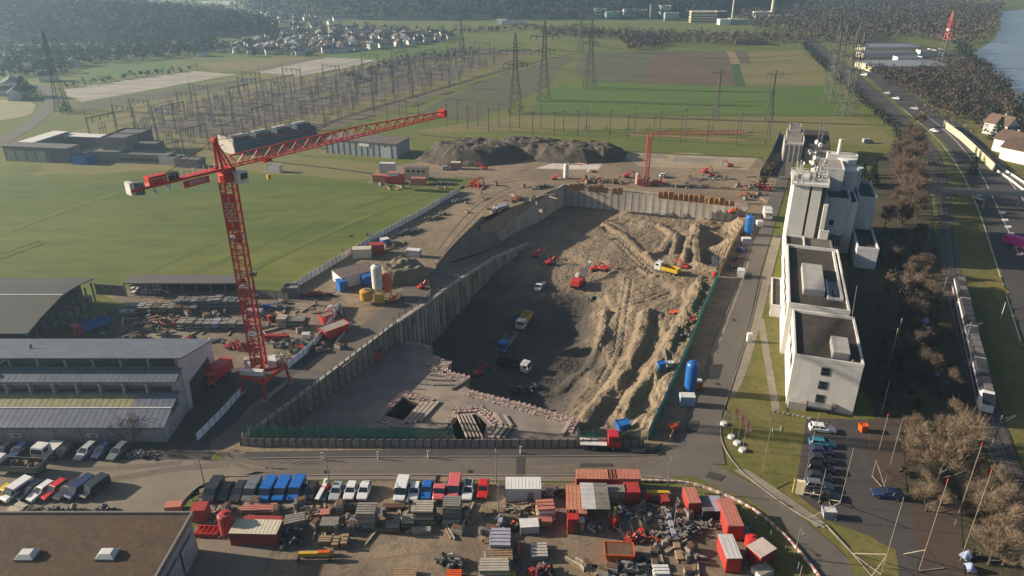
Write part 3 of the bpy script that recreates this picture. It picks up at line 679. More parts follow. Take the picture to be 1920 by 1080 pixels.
starters([at(*q,-5) for q in [(876,708),(842,700),(834,692),(842,681),(815,671)]],1.3)
starters([at(*q,-5) for q in [(866,714),(836,707),(800,680)]],1.6)
starters([at(*q,-5) for q in [(795,660),(806,652),(788,646),(760,643)]],1.4)
for l in (SQ,HX):
    c=sum(l,Vector())/len(l); ring=[c+(p-c)*1.0+(p-c).normalized()*1.3 for p in l]; ring.append(ring[0]); starters(ring,1.15)
    ring=[c+(p-c)+(p-c).normalized()*2.5 for p in l]
    starters(ring[2:]+ring[:2] if l is SQ else ring[:3],1.3)
starters([at(*q,-5) for q in [(1076,797),(1066,815)]],1.2)
def slab_beam(pa,pb,label,m,wd=.8,h=.35,z=-4.99,grp=None):
    a=at(*pa,z); b_=at(*pb,z); L=(b_-a).length
    o=MB().box(0,0,0,L,wd,h).build('concrete_strip',m,loc=tuple((a+b_)/2),rz=math.atan2(b_.y-a.y,b_.x-a.x)); tag(o,label,'strip',grp)
SLB=mat('slab_strip',(.36,.30,.25),(.28,.23,.19),scale=.5,rough=.9); SLBD=mat('slab_strip_dark',(.15,.125,.11),(.11,.095,.085),scale=.5,rough=.9)
for k,(nm) in enumerate(['nearest the square shaft','second out from the square shaft','third out from the square shaft','farthest from the square shaft']):
    dx=k*10; slab_beam((792+dx,757-k),(757+dx,795-k),'raised pale concrete strip, %s'%nm,SLB,.7,grp='strips beside the square shaft')
for k,nm in enumerate(['nearest the six sided shaft','in the middle beside the six sided shaft','outermost beside the six sided shaft']):
    slab_beam((927+k*9,776+k*2),(941+k*9,797+k*2),'angled strip upper arm, %s'%nm,SLB if k!=1 else SLBD,.65,grp='angled strips by the six sided shaft')
    slab_beam((941+k*9,799+k*2),(922+k*11,822),'angled strip lower arm, %s'%nm,SLB if k!=2 else SLBD,.65,grp='angled strips by the six sided shaft')
for k in range(5):
    slab_beam((858+k*6,781-k*.6),(876+k*7,822),'pale girder across the six sided shaft, number %s from the square shaft side'%['one','two','three','four','five'][k],SLB,.3,.5,-4.85,'girders across the six sided shaft')
slab_beam((1070,790),(1052,818),'pale strip along the right end of the slab',SLB,.8)
slab_beam((872,716),(846,731),'dark strip at the stepped back edge of the slab',SLBD,.7)
for k in range(5):
    slab_beam((800+k*3,686+k*9),(838+k*4,690+k*8),'dark trench board at slab step, %s from the back'%['first','second','third','fourth','fifth'][k],SLBD,.5,.2)

def clods(name,label,pts,m,smin,smax):
    O=np.array([[1,0,0],[0,1,0],[-1,0,0],[0,-1,0],[0,0,.8],[0,0,-.8]]); Fc=np.array([[0,1,4],[1,2,4],[2,3,4],[3,0,4],[1,0,5],[2,1,5],[3,2,5],[0,3,5]])
    r_=np.random.RandomState(3); P=np.array(pts); n=len(P); s=smin+(smax-smin)*r_.uniform(0,1,(n,1,1))**3; v=O[None]*s*r_.uniform(.6,1.3,(n,6,3))+P[:,None,:]
    co=v[:,Fc,:].reshape(-1,3,3); nf=len(co); b=MB(); b.v=[tuple(p) for p in co.reshape(-1,3)]; b.f=[(3*i,3*i+1,3*i+2) for i in range(nf)]
    o=b.build(name,m); tag(o,label,'stones',kind='stuff')
xs=[rnd.uniform(-20,80) for _ in range(9000)]; ys=[rnd.uniform(118,262) for _ in range(9000)]
I_=[i for i in range(9000) if pip(xs[i],ys[i],PITW) and not pip(xs[i],ys[i],[(p.x,p.y) for p in SLP])]
zs=pit_za([xs[i] for i in I_],[ys[i] for i in I_])
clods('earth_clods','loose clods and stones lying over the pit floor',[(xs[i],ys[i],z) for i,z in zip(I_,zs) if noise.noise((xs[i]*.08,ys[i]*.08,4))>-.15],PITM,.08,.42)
import numpy as np
# ---------- air ----------
hz=bpy.data.materials.new('air_haze'); hz.use_nodes=True; t_=hz.node_tree; t_.nodes.remove(t_.nodes['Principled BSDF'])
pv=t_.nodes.new('ShaderNodeVolumePrincipled'); pv.inputs['Color'].default_value=(.48,.74,1,1); pv.inputs['Density'].default_value=.00025; pv.inputs['Anisotropy'].default_value=.45
t_.links.new(pv.outputs[0],t_.nodes['Material Output'].inputs['Volume'])
o=MB().bx(-3700,3700,-600,4300,-15.5,96).build('haze',hz); tag(o,'thin blue winter haze over the whole valley','haze',kind='stuff')
# ---------- trees ----------
def tri_mesh(name,co,m):
    "co: n x 3 x 3 array of triangle corners"
    n=len(co); me=bpy.data.meshes.new(name); me.vertices.add(n*3); me.vertices.foreach_set('co',co.reshape(-1).astype(np.float32))
    me.loops.add(n*3); me.loops.foreach_set('vertex_index',np.arange(n*3,dtype=np.int32))
    me.polygons.add(n); me.polygons.foreach_set('loop_start',np.arange(0,n*3,3,dtype=np.int32)); me.polygons.foreach_set('loop_total',np.full(n,3,dtype=np.int32))
    me.update(); me.validate(); me.materials.append(m)
    o=bpy.data.objects.new(name,me); COL.objects.link(o); return o
rs=np.random.RandomState(5)
def clump_tris(base,hh,ww,n,sz):
    "n leaf or twig clumps spread through each crown; base m x 3"
    m=len(base); d=rs.normal(size=(m,n,3)); d/=np.linalg.norm(d,axis=2,keepdims=True); r=rs.uniform(.35,1,(m,n,1))**.6
    lump=1+.35*np.sin(d[:,:,0:1]*5+rs.uniform(0,6,(m,1,1)))*np.cos(d[:,:,2:3]*4+rs.uniform(0,6,(m,1,1)))
    c=d*r*lump*np.stack([ww,ww,hh*.42],-1)[:,None,:]+base[:,None,:]; c[:,:,2]+=(hh*.55)[:,None]
    t=rs.normal(size=(m,n,3,3))*sz
    return (c[:,:,None,:]+t).reshape(-1,3,3)
FORB=mat('bare_wood_twigs',(.085,.060,.043),(.055,.042,.036),scale=.02,c3=(.12,.085,.05),scale3=.09,world=True,rough=.95)
FORG=mat('dark_wood_foliage',(.035,.038,.020),(.025,.030,.018),scale=.03,c3=(.05,.05,.025),scale3=.1,world=True,rough=.95)
FORD=mat('conifer_needles',(.016,.028,.014),(.024,.034,.018),scale=.1,world=True,rough=.95)
TAN=mat('tan_twigs',(.22,.16,.11),(.16,.12,.085),scale=.15,c3=(.12,.085,.06),scale3=.6,world=True,rough=.95)
BARK=mat('tree_bark',(.10,.075,.055),(.07,.055,.045),scale=1,world=True,rough=.95)
def wpoly(px): return [(p.x,p.y) for p in ats(px)]
def scatter(px,spacing,jit=.9):
    P=wpoly(px); xs=[p[0] for p in P]; ys=[p[1] for p in P]; out=[]
    y=min(ys)
    while y<max(ys):
        x=min(xs)
        while x<max(xs):
            a,b=x+rnd.uniform(-jit,jit)*spacing/2,y+rnd.uniform(-jit,jit)*spacing/2
            if pip(a,b,P): out.append((a,b))
            x+=spacing
        y+=spacing
    return out
def forest(name,label,px,spacing,h,m,n=26,sz=.9,zf=None,wfac=.36,world_pts=None):
    pts=world_pts or scatter(px,spacing)
    if not pts: return
    b=np.array([(x,y,zf(x,y) if zf else 0) for x,y in pts]); hh=h*rs.uniform(.6,1.25,len(b)); ww=hh*wfac*rs.uniform(.8,1.3,len(b))
    o=tri_mesh(name,clump_tris(b,hh,ww,n,sz),m); tag(o,label,'woodland',kind='stuff'); return o
# hills
def hill1(x,y):
    u=((x+560)/300)**2+((y-850)/125)**2
    return 24*max(0,1-u)**.8 if u<1 else 0
def hill2(x,y):
    fy=985+.06*(x+100)+(abs(x-10)/300)**4*60
    return max(0,min(56,(y-fy)*.30))*max(0,1-max(0,(abs(x-30)-330)/130))
def hill_mesh(name,f,x0,x1,y0,y1,st,m):
    nx=int((x1-x0)/st); ny=int((y1-y0)/st); b=MB()
    for j in range(ny+1):
        for i in range(nx+1):
            x,y=x0+i*st,y0+j*st; b.v.append((x,y,f(x,y)-.6))
    for j in range(ny):
        for i in range(nx): k=j*(nx+1)+i; b.f.append((k,k+1,k+nx+2,k+nx+1))
    o=b.build(name,m,smooth=True); o['kind']='structure'
hill_mesh('wooded_hill',hill1,-880,-240,720,990,20,FORG); hill_mesh('wooded_hill',hill2,-440,500,940,1500,25,FORG)
p1=[(x,y) for x in np.arange(-860,-255,8.5) for y in np.arange(722,960,9.5) if hill1(x,y)>.3]
p1=[(x+rnd.uniform(-4,4),y+rnd.uniform(-4,4)) for x,y in p1]
forest('hill_forest','dark bare wood covering the low hill at the left edge of the valley',None,8,13,FORG,20,1.3,hill1,.42,p1)
p2=[(x+rnd.uniform(-5,5),y+rnd.uniform(-5,5)) for x in np.arange(-430,480,11) for y in np.arange(950,1330,12) if hill2(x,y)>.3]
forest('hill_forest','dark forested slope rising behind the far factory',None,8,15,FORG,16,1.6,hill2,.45,p2)
forest('far_wood','row of bare hazy trees on the crest above the left hill',[(40,14),(200,10),(420,22),(420,28),(200,17),(40,21)],11,15,FORB,26,1.0)
forest('far_wood','hazy wood and orchards on the slope above the far village',[(430,6),(600,4),(600,60),(560,66),(440,60)],22,10,FORG,18,1.2)
for q in ([(470,4),(560,4),(570,12),(470,14)],[(0,6),(90,4),(60,12),(0,14)],[(380,2),(440,2),(440,9),(380,8)],[(150,2),(330,1),(330,8),(160,9)]): patch('frosty_meadow',q,mat('frosty_grass',(.34,.40,.30),(.26,.33,.22),scale=.02,world=True),3,4,20)
forest('far_wood','purple brown bare wood filling the plain beyond the factory, left of the river',[(1100,4),(1300,2),(1500,0),(1700,2),(1880,12),(1872,40),(1850,78),(1790,84),(1700,70),(1600,82),(1520,78),(1490,60),(1400,58),(1380,20),(1100,16)],11,11,FORB,24,1.0)
forest('far_wood','mixed wood with dark crowns between the fields and the factory',[(1010,62),(1080,56),(1200,64),(1300,66),(1480,64),(1530,82),(1430,82),(1380,86),(1240,80),(1165,86),(1150,74),(1030,70)],9,7,FORB,36,.7)
forest('far_wood','dark evergreen clumps within the plain wood left of the river',[(1400,14),(1700,4),(1860,22),(1840,74),(1700,66),(1560,78),(1500,60)],24,14,FORD,40,.9)
forest('far_wood','small dark wood beside the orange barn at the field edge',[(1160,74),(1250,66),(1255,82),(1225,92),(1180,96)],7,8,FORB,30,.8)
forest('far_hedge','low dark hedge line between the pale plots and the village',[(120,163),(230,146),(370,128),(372,131),(235,150),(125,167)],6,4,FORG,16,.7)
forest('far_hedge','dark bushes along the far edge of the substation',[(640,150),(760,112),(900,96),(905,101),(770,119),(645,157)],7,5,FORG,18,.8)
forest('far_hedge','bare hedge at the edge of the far meadow',[(840,60),(1000,52),(1160,66),(1160,70),(1000,57),(840,64)],8,6,FORB,20,.8)
forest('village_trees','bare garden trees among the village houses',[(390,100),(480,70),(640,50),(840,62),(850,80),(700,94),(600,104),(480,110)],17,8,FORB,40,.7)
forest('village_trees','dark evergreen trees among the village houses',[(390,100),(480,70),(640,50),(840,62),(850,80),(700,94),(600,104),(480,110)],27,9,FORD,40,.7)
forest('far_wood','blue shaded trees at the foot of the left hill',[(0,95),(120,92),(300,84),(420,78),(420,100),(300,112),(170,120),(120,140),(0,150)],9,8,FORG,46,.8)
RB=[(1745,205),(1690,170),(1620,135),(1640,128),(1700,140),(1760,128),(1830,112),(1872,150),(1935,215),(2050,310),(2050,400),(1945,350),(1900,300),(1830,235)]
forest('riverside_bushes','brown bare bushes and trees between the motorway and the river',RB,6.5,6.5,FORB,44,.55)
forest('riverside_bushes','dark green shrubs scattered between the motorway and the river',RB,15,7,FORD,50,.5)
forest('riverside_bushes','dark bank trees along the near edge of the river',[(1790,84),(1820,96),(1826,120),(1862,154),(1930,207),(1922,216),(1850,165),(1800,126)],7,9,FORG,40,.7)
forest('motorway_shrubs','tan dry shrubs on the bank beside the motorway wall',[(1705,195),(1765,205),(1830,248),(1815,250),(1760,222)],5,2.2,TAN,26,.35)
forest('rail_scrub','dark bramble scrub between the office blocks and the railway',[(1640,430),(1700,420),(1745,430),(1765,560),(1790,700),(1840,870),(1900,1080),(1800,1080),(1790,930),(1690,910),(1690,790),(1640,770),(1650,560)],4.2,1.6,mat('bramble_scrub',(.045,.04,.022),(.03,.032,.016),scale=.3,c3=(.08,.06,.035),scale3=1,world=True),30,.28)
forest('rail_hedge','long dark hedge along the left side of the railway',[(1502,84),(1540,125),(1600,180),(1670,245),(1700,285),(1722,330),(1730,330),(1706,278),(1680,243),(1610,178),(1550,122),(1512,84)],2.6,3.2,FORG,24,.5)
# single bare trees with trunk, limbs and twigs
def bare_tree(name,label,seed,h,spread,tw,twm,group=None,cat='tree',sz=.16):
    q=random.Random(seed); t=thing(name,label,cat,group=group); tr=MB(); ends=[]
    tr.tube((0,0,-.3),(0,0,h*.3),h*.028,h*.02,6,False); nl=9
    for k in range(nl):
        a=k*2.4+q.uniform(-.3,.3); z0=h*(.16+.5*k/nl); L=h*q.uniform(.34,.55)*(1-.25*k/nl); e=q.uniform(.5,1.1)
        p=Vector((0,0,z0)); d=Vector((math.cos(a)*math.cos(e)*spread,math.sin(a)*math.cos(e)*spread,math.sin(e)))
        m=p+d*L*.5+Vector((0,0,-L*.03)); en=p+d*L+Vector((0,0,L*.1)); tr.tube(p,m,h*.013,h*.009,4,False); tr.tube(m,en,h*.009,h*.003,4,False)
        for j in range(4):
            s=p.lerp(en,q.uniform(.4,1)); d2=(d+Vector((q.uniform(-1,1),q.uniform(-1,1),q.uniform(-.1,.8)))*.9).normalized(); e2=s+d2*L*q.uniform(.3,.5)
            tr.rod(s,e2,h*.007); ends.append((s,e2))
    tr.tube((0,0,h*.28),(0,0,h*.8),h*.02,h*.004,5,False); ends.append((Vector((0,0,h*.5)),Vector((0,0,h*.95))))
    tr.build('trunk',BARK,t); C=[]
    for k in range(tw):
        s,e=ends[q.randrange(len(ends))]; p=s.lerp(e,q.uniform(.3,1.15)); d=((e-s).normalized()+Vector((q.uniform(-1,1),q.uniform(-1,1),q.uniform(-.5,1)))*1.1).normalized(); p=p+Vector((q.gauss(0,1),q.gauss(0,1),q.gauss(0,.8)))*h*.045
        L=h*q.uniform(.05,.15); r=d.cross(Vector((q.uniform(-1,1),q.uniform(-1,1),q.uniform(-1,1)))).normalized()*sz*q.uniform(.4,1)
        C.append([tuple(p+r),tuple(p-r),tuple(p+d*L)])
    c=tri_mesh('crown',np.array(C),twm); c.parent=t; c['kind']='stuff'; return t
TREES=[]
def put(o,px,py,s=1.0,rz=None,label=None,first=False):
    p=at(px,py); c=o if first else dup(o)
    c.location=p; c.rotation_euler.z=rnd.uniform(0,6.28) if rz is None else rz; c.scale=(s,s,s)
    if label: c['label']=label
    TREES.append(c); return c
T1=bare_tree('bare_tree','large tan bare tree, tallest of those beside the car park',3,12,1.0,8000,TAN,sz=.045)
put(T1,1755,915,1.0,first=True)
put(T1,1722,890,.62,label='smaller bare tree leaning on the left of the largest one'); put(T1,1862,1005,.78,label='round tan bare tree at the lower right by the railway')
put(T1,1852,1060,.5,label='low tan shrubby tree at the bottom edge by the railway')
T2=bare_tree('bare_tree','tan bare sapling behind the dark roofed office, first from the rear',8,5.5,1.1,2600,TAN,sz=.05,group='saplings between office and railway')
for k,(x,y,s,l) in enumerate([(1672,492,1,None),(1706,480,.9,'tan bare sapling nearest the railway in the rear pair'),(1700,558,1.1,'taller tan sapling in the middle of the scrub'),(1714,590,.9,'tan sapling just in front of the taller one'),(1668,535,.6,'small tan sapling near the office rear wall'),(1684,640,.8,'small tan sapling above the lower blue tarpaulin'),(1693,678,1.0,'bushy tan sapling between the two pale poles and the tarpaulin'),(1700,705,.6,'lowest small sapling in the scrub'),(1655,600,.5,'thin sapling close to the office side wall')]):
    put(T2,x,y,s,label=l,first=(k==0))
T3=bare_tree('bare_tree','tall brown bare tree in the row between the tower and the railway',21,13,.75,5000,mat('brown_twigs',(.155,.11,.078),(.11,.082,.062),scale=.2,c3=(.09,.065,.05),scale3=.7,world=True,rough=.95),group='brown trees between the tower and the railway',sz=.06)
for k in range(20):
    put(T3,1704+rnd.uniform(-24,18)-k*.3,285+k*7.5,rnd.uniform(.62,.95),first=(k==0))
for k in range(16):
    x=1655+rnd.uniform(0,70)+k*4; put(T3,x,430+k*21+rnd.uniform(-8,8),rnd.uniform(.35,.6),label='brown bare tree in the dark scrub belt beside the railway'); TREES[-1]['group']='bare trees of the scrub belt'
for k,(x,y,s_) in enumerate([(1790,850,.7),(1835,960,.55),(1700,830,.45),(1880,1060,.6),(1735,960,.5)]): put(T1,x,y,s_,label=['bare tree behind the largest one near the rails','small bare tree between the large and the round one','low bare tree at the top of the brown paving','bare tree at the bottom right corner','small bare tree at the foot of the largest one'][k])
T4=bare_tree('bare_tree','yellowish bush beside the access road near the tower',33,6,1.0,2600,mat('yellow_twigs',(.14,.11,.045),(.10,.085,.04),scale=.4,world=True),sz=.16)
put(T4,1442,335,1,first=True); put(T4,1478,372,.7,label='small yellowish bush against the tower foot')
put(T4,1430,352,.7,label='lower yellowish bush at the site corner by the road'); put(T4,1722,238,1.1,label='dry bush on the rail bank')
T5=bare_tree('bare_tree','thin bare street tree in front of the long grey hall',41,6.5,1.0,500,mat('grey_twigs',(.11,.085,.07),world=True),sz=.06)
put(T5,243,838,1,first=True)
def conifer(label,px,py,h,w,n=1500):
    t=thing('conifer',label,'tree',tuple(at(px,py))); MB().tube((0,0,-.2),(0,0,h*.9),h*.02,.05,6).build('trunk',BARK,t)
    k=rs.uniform(0,1,n)**.6; a=rs.uniform(0,6.28,n); r=(k*w+.1)*rs.uniform(.5,1.1,n)*(1+.2*np.sin(a*3)); c=np.stack([np.cos(a)*r,np.sin(a)*r,h*(1-k)*.95+.4],-1)
    o=tri_mesh('crown',c[:,None,:]+rs.normal(size=(n,3,3))*h*.03,FORD); o.parent=t; o['kind']='stuff'
conifer('broad dark tree beside the lane at the far left',48,182,13,8); conifer('dark round evergreen by the lane end',125,212,7,4,700)
for k,(x,y,h,l) in enumerate([(1612,345,9,'dark conifer right behind the tower roof'),(1632,350,10,'tall dark conifer farthest right behind the tower'),(1598,332,8,'dark conifer in the shade of the rear block'),(1585,326,7,'small dark conifer next to the rear block'),(1868,262,11,'dark fir between the white riverside houses'),(1905,228,10,'dark fir above the white riverside houses'),(1822,325,7,'dark fir beside the motorway wall'),(1780,205,6,'dark evergreen on the motorway shoulder')]):
    conifer(l,x,y,h,h*.33,1200)
# ---------- far houses ----------
WALLW=mat('house_render_white',(.66,.64,.60),(.55,.53,.49),scale=.3,var=.2); ROOFB=mat('house_roof_brown',(.12,.075,.055),(.09,.065,.05),scale=.5,var=.3); ROOFG=mat('house_roof_grey',(.13,.13,.135),(.09,.09,.10),scale=.5,var=.3)
def house(label,w,d,h,rh,wm,rm,group=None,windows=True,name='house'):
    t=thing(name,label,'house',group=group); MB().bx(-w/2,w/2,-d/2,d/2,-.2,h).build('wall',wm,t)
    g=MB().prism([(-w/2+.03,h),(w/2-.03,h),(0,h+rh-.05)],0,1); 
    b=MB(); e=.5
    for s in (-1,1):
        b.add([(s*(w/2+e),-d/2-e,h-.15),(s*(w/2+e),d/2+e,h-.15),(0,d/2+e,h+rh),(0,-d/2-e,h+rh),(s*(w/2+e),-d/2-e,h+.1),(s*(w/2+e),d/2+e,h+.1),(0,d/2+e,h+rh+.25),(0,-d/2-e,h+rh+.25)],[(0,1,2,3),(4,7,6,5),(0,4,5,1),(0,3,7,4),(1,5,6,2)])
    r=b.build('roof',rm,t); MB().bx(w*.18,w*.18+.7,-.4,.4,h,h+rh+.6).build('chimney',CONC,r)
    for y in (-d/2+.02,d/2-.02): MB().face((-w/2,y,h),(w/2,y,h),(0,y,h+rh)).build('gable',wm,t)
    if windows:
        p=None
        for yy,s in ((-d/2-.04,1),):
            for zz in (.9,h-1.7):
                for xx in (-w*.3,0,w*.3):
                    o=MB().bx(-.55,.55,-.05,.05,0,1.2).build('window',GLASS,t) if p is None else dup(p,parent=t)
                    p=p or o; o.location=(xx,yy,zz)
    return t
HP=[house('small white house with a brown gabled roof in the far village',9,11,5.2,3.2,WALLW,ROOFB,'houses of the far village',False),
    house('small white house with a grey gabled roof in the far village',9,12,5.4,3,WALLW,ROOFG,'houses of the far village',False),
    house('long low pale building with a grey roof in the far village',11,22,5,2.6,WALLW,ROOFG,'houses of the far village',False)]
def flat_block(label,w,d,h,wm,rm,name='building',bands=0,bm=None,cat='building',parapet=.5):
    t=thing(name,label,cat); MB().bx(-w/2,w/2,-d/2,d/2,-.2,h).build('wall',wm,t); MB().bx(-w/2+.25,w/2-.25,-d/2+.25,d/2-.25,h,h+.05).build('roof',rm,t)
    b=MB(); 
    for x0,x1,y0,y1 in ((-w/2,w/2,-d/2,-d/2+.24),(-w/2,w/2,d/2-.24,d/2),(-w/2,-w/2+.24,-d/2+.24,d/2-.24),(w/2-.24,w/2,-d/2+.24,d/2-.24)): b.bx(x0,x1,y0,y1,h+.002,h+parapet)
    b.build('parapet',wm,t)
    for k in range(bands):
        z=1.0+k*(h-.8)/bands
        MB().bx(-w/2+.5,w/2-.5,-d/2-.05,-d/2+.2,z,z+1.2).build('window_band',bm or GLASS,t); MB().bx(-w/2-.05,-w/2+.2,-d/2+.5,d/2-.5,z,z+1.2).build('window_band',bm or GLASS,t)
    return t
nused=[0,0,0]
def put_house(x,y,i=None,rz=None,s=None,label=None):
    i=rnd.choice([0,0,1,1,2]) if i is None else i
    o=HP[i] if nused[i]==0 else dup(HP[i]); nused[i]+=1
    o.location=(x,y,0); o.rotation_euler.z=rnd.choice([.4,.45,-1.15,-1.2,.5,2.0]) if rz is None else rz
    s=s or rnd.uniform(.5,.85); o.scale=(s,s,s)
    if label: o['label']=label
VILL=scatter([(400,98),(470,78),(560,64),(640,54),(740,62),(835,64),(850,76),(760,86),(700,92),(600,102),(500,106)],14)
for x,y in VILL: put_house(x,y)
for x,y in scatter([(480,22),(620,16),(640,48),(560,58),(500,46)],26): put_house(x,y)
for x,y in scatter([(280,100),(400,88),(440,96),(400,108),(300,110)],26): put_house(x,y)
for x,y in [(12,178),(30,186),(22,165),(90,152),(140,124)]: p=at(x,y); put_house(p.x,p.y)
p=flat_block('low white shed with a pale roof on the far meadow',30,14,4,WALLW,ROOFG); p.location=at(965,46)
p=flat_block('small pale shed next to the low white shed on the far meadow',14,9,5,WALLW,WALLW); p.location=at(940,45)
# far works
CRM=mat('cream_cladding',(.62,.55,.36),(.55,.50,.34),scale=.1); GRN=mat('pale_green_cladding',(.25,.36,.32),(.2,.3,.27),scale=.1)
for x,y,w,d,h,wm,l,b in [(1125,34,15,12,12,WALLW,'white block at the left end of the far factory',2),(1147,36,17,12,9,GRN,'pale green block of the far factory',1),(1180,34,18,12,11,WALLW,'white block with dark bands in the far factory',2),(1200,33,16,12,10,CRM,'cream block of the far factory, left one',2),(1245,33,14,14,15,WALLW,'tall white block in the middle of the far factory',2),(1258,38,18,10,9,GRN,'low green block before the tall white factory block',1),(1317,42,32,16,13,CRM,'long cream works building with dark window bands',4),(1348,40,16,14,12,ROOFG,'grey annex on the right of the cream works building',0),(1357,46,14,12,6,WALLW,'low white shed right of the cream works',0),(1388,46,26,12,6,GRN,'long pale green shed in the far factory',0),(1428,36,22,12,9,WALLW,'white block below the far chimney',1),(1465,38,34,12,6,WALLW,'long white hall right of the far chimney',0),(1225,36,10,8,18,ROOFG,'grey silo block of the far factory',0)]:
    p=flat_block(l,w,d,h,wm,WALLW,bands=b); p.location=at(x,y); p.rotation_euler.z=rnd.uniform(-.15,.1)
def chimney(label,px,py,h,r,m,top=None):
    t=thing('chimney',label,'chimney',tuple(at(px,py))); MB().tube((0,0,0),(0,0,h),r,r*.8,12).build('shaft',m,t); MB().tube((0,0,h+.01),(0,0,h+1.5),r*.9,r*.9,12).build('rim',top or m,t)
chimney('tall cream chimney of the far factory',1446,34,30,2.2,CRM); chimney('slim white chimney with a puff of steam',1372,38,30,1.1,WALLW); chimney('slim grey stack left of the tall white block',1227,30,22,1.0,STEEL)
pf=clump_tris(np.array([(0.,0,0)]),np.array([12.]),np.array([4.]),160,1.2); o=tri_mesh('steam',pf,mat('steam_white',(.75,.77,.8),rough=1)); o.location=at(1374,38)+Vector((1,0,30)); tag(o,'small white puff of steam above the slim chimney','steam',kind='stuff')
# nursery halls by the motorway
GH=mat('glasshouse_roof',(.40,.41,.42),(.30,.31,.33),scale=.05,rough=.5)
def sawhall(label,px,py,w,d,h,n,m,rz=0,name='greenhouse'):
    t=thing(name,label,'greenhouse',tuple(at(px,py)),rz); MB().bx(-w/2,w/2,-d/2,d/2,0,h).build('wall',CRM if n>5 else WALLW,t); s=d/n; pr=None
    for k in range(n):
        if pr is None: pr=MB().add([(-w/2,-s/2,h),(w/2,-s/2,h),(w/2,s/2,h),(-w/2,s/2,h),(-w/2,0,h+1.2),(w/2,0,h+1.2)],[(0,1,5,4),(2,3,4,5),(0,4,3),(1,2,5)]).build('roof_bay',m,t); o=pr
        else: o=dup(pr,parent=t)
        o.location=(0,-d/2+s*(k+.5),.01)
sawhall('wide pale greenhouse hall nearest the railway with a yellow side',1688,130,58,26,4,8,GH,.05); sawhall('dark roofed shed behind the near greenhouse',1660,107,46,14,4,2,ROOFG,.05); sawhall('farther glass hall with white ribbed roof',1662,95,50,18,4,6,mat('glasshouse_blue',(.32,.36,.42),(.24,.28,.33),scale=.05),.05)
for x,y,w,l in [(1735,105,14,'white flat shed at the right end of the halls'),(1752,103,10,'small white shed below the mast'),(1700,118,20,'low dark annex between the greenhouse halls')]:
    p=flat_block(l,w,8,4.5,WALLW,ROOFG); p.location=at(x,y)
p=flat_block('low open farm shelter at the top edge of the fields',30,9,3.5,ROOFB,RUST); p.location=at(1408,83); p.rotation_euler.z=-.2
patch('bare_orange_ground',[(1740,64),(1815,56),(1818,68),(1790,76),(1745,72)],MATS['bare_clay_soil'],8,2,8)
# riverside houses
for k,(x,y,w,d,rz,l) in enumerate([(1872,252,9,11,.5,'white riverside house with a tan roof, farthest of three'),(1893,285,10,10,.4,'shaded grey riverside house in the middle'),(1908,302,9,11,.5,'white riverside house with bright gable, nearest of three')]):
    o=house(l,w,d,5.5,3.6,WALLW,ROOFB); o.location=at(x,y); o.rotation_euler.z=rz
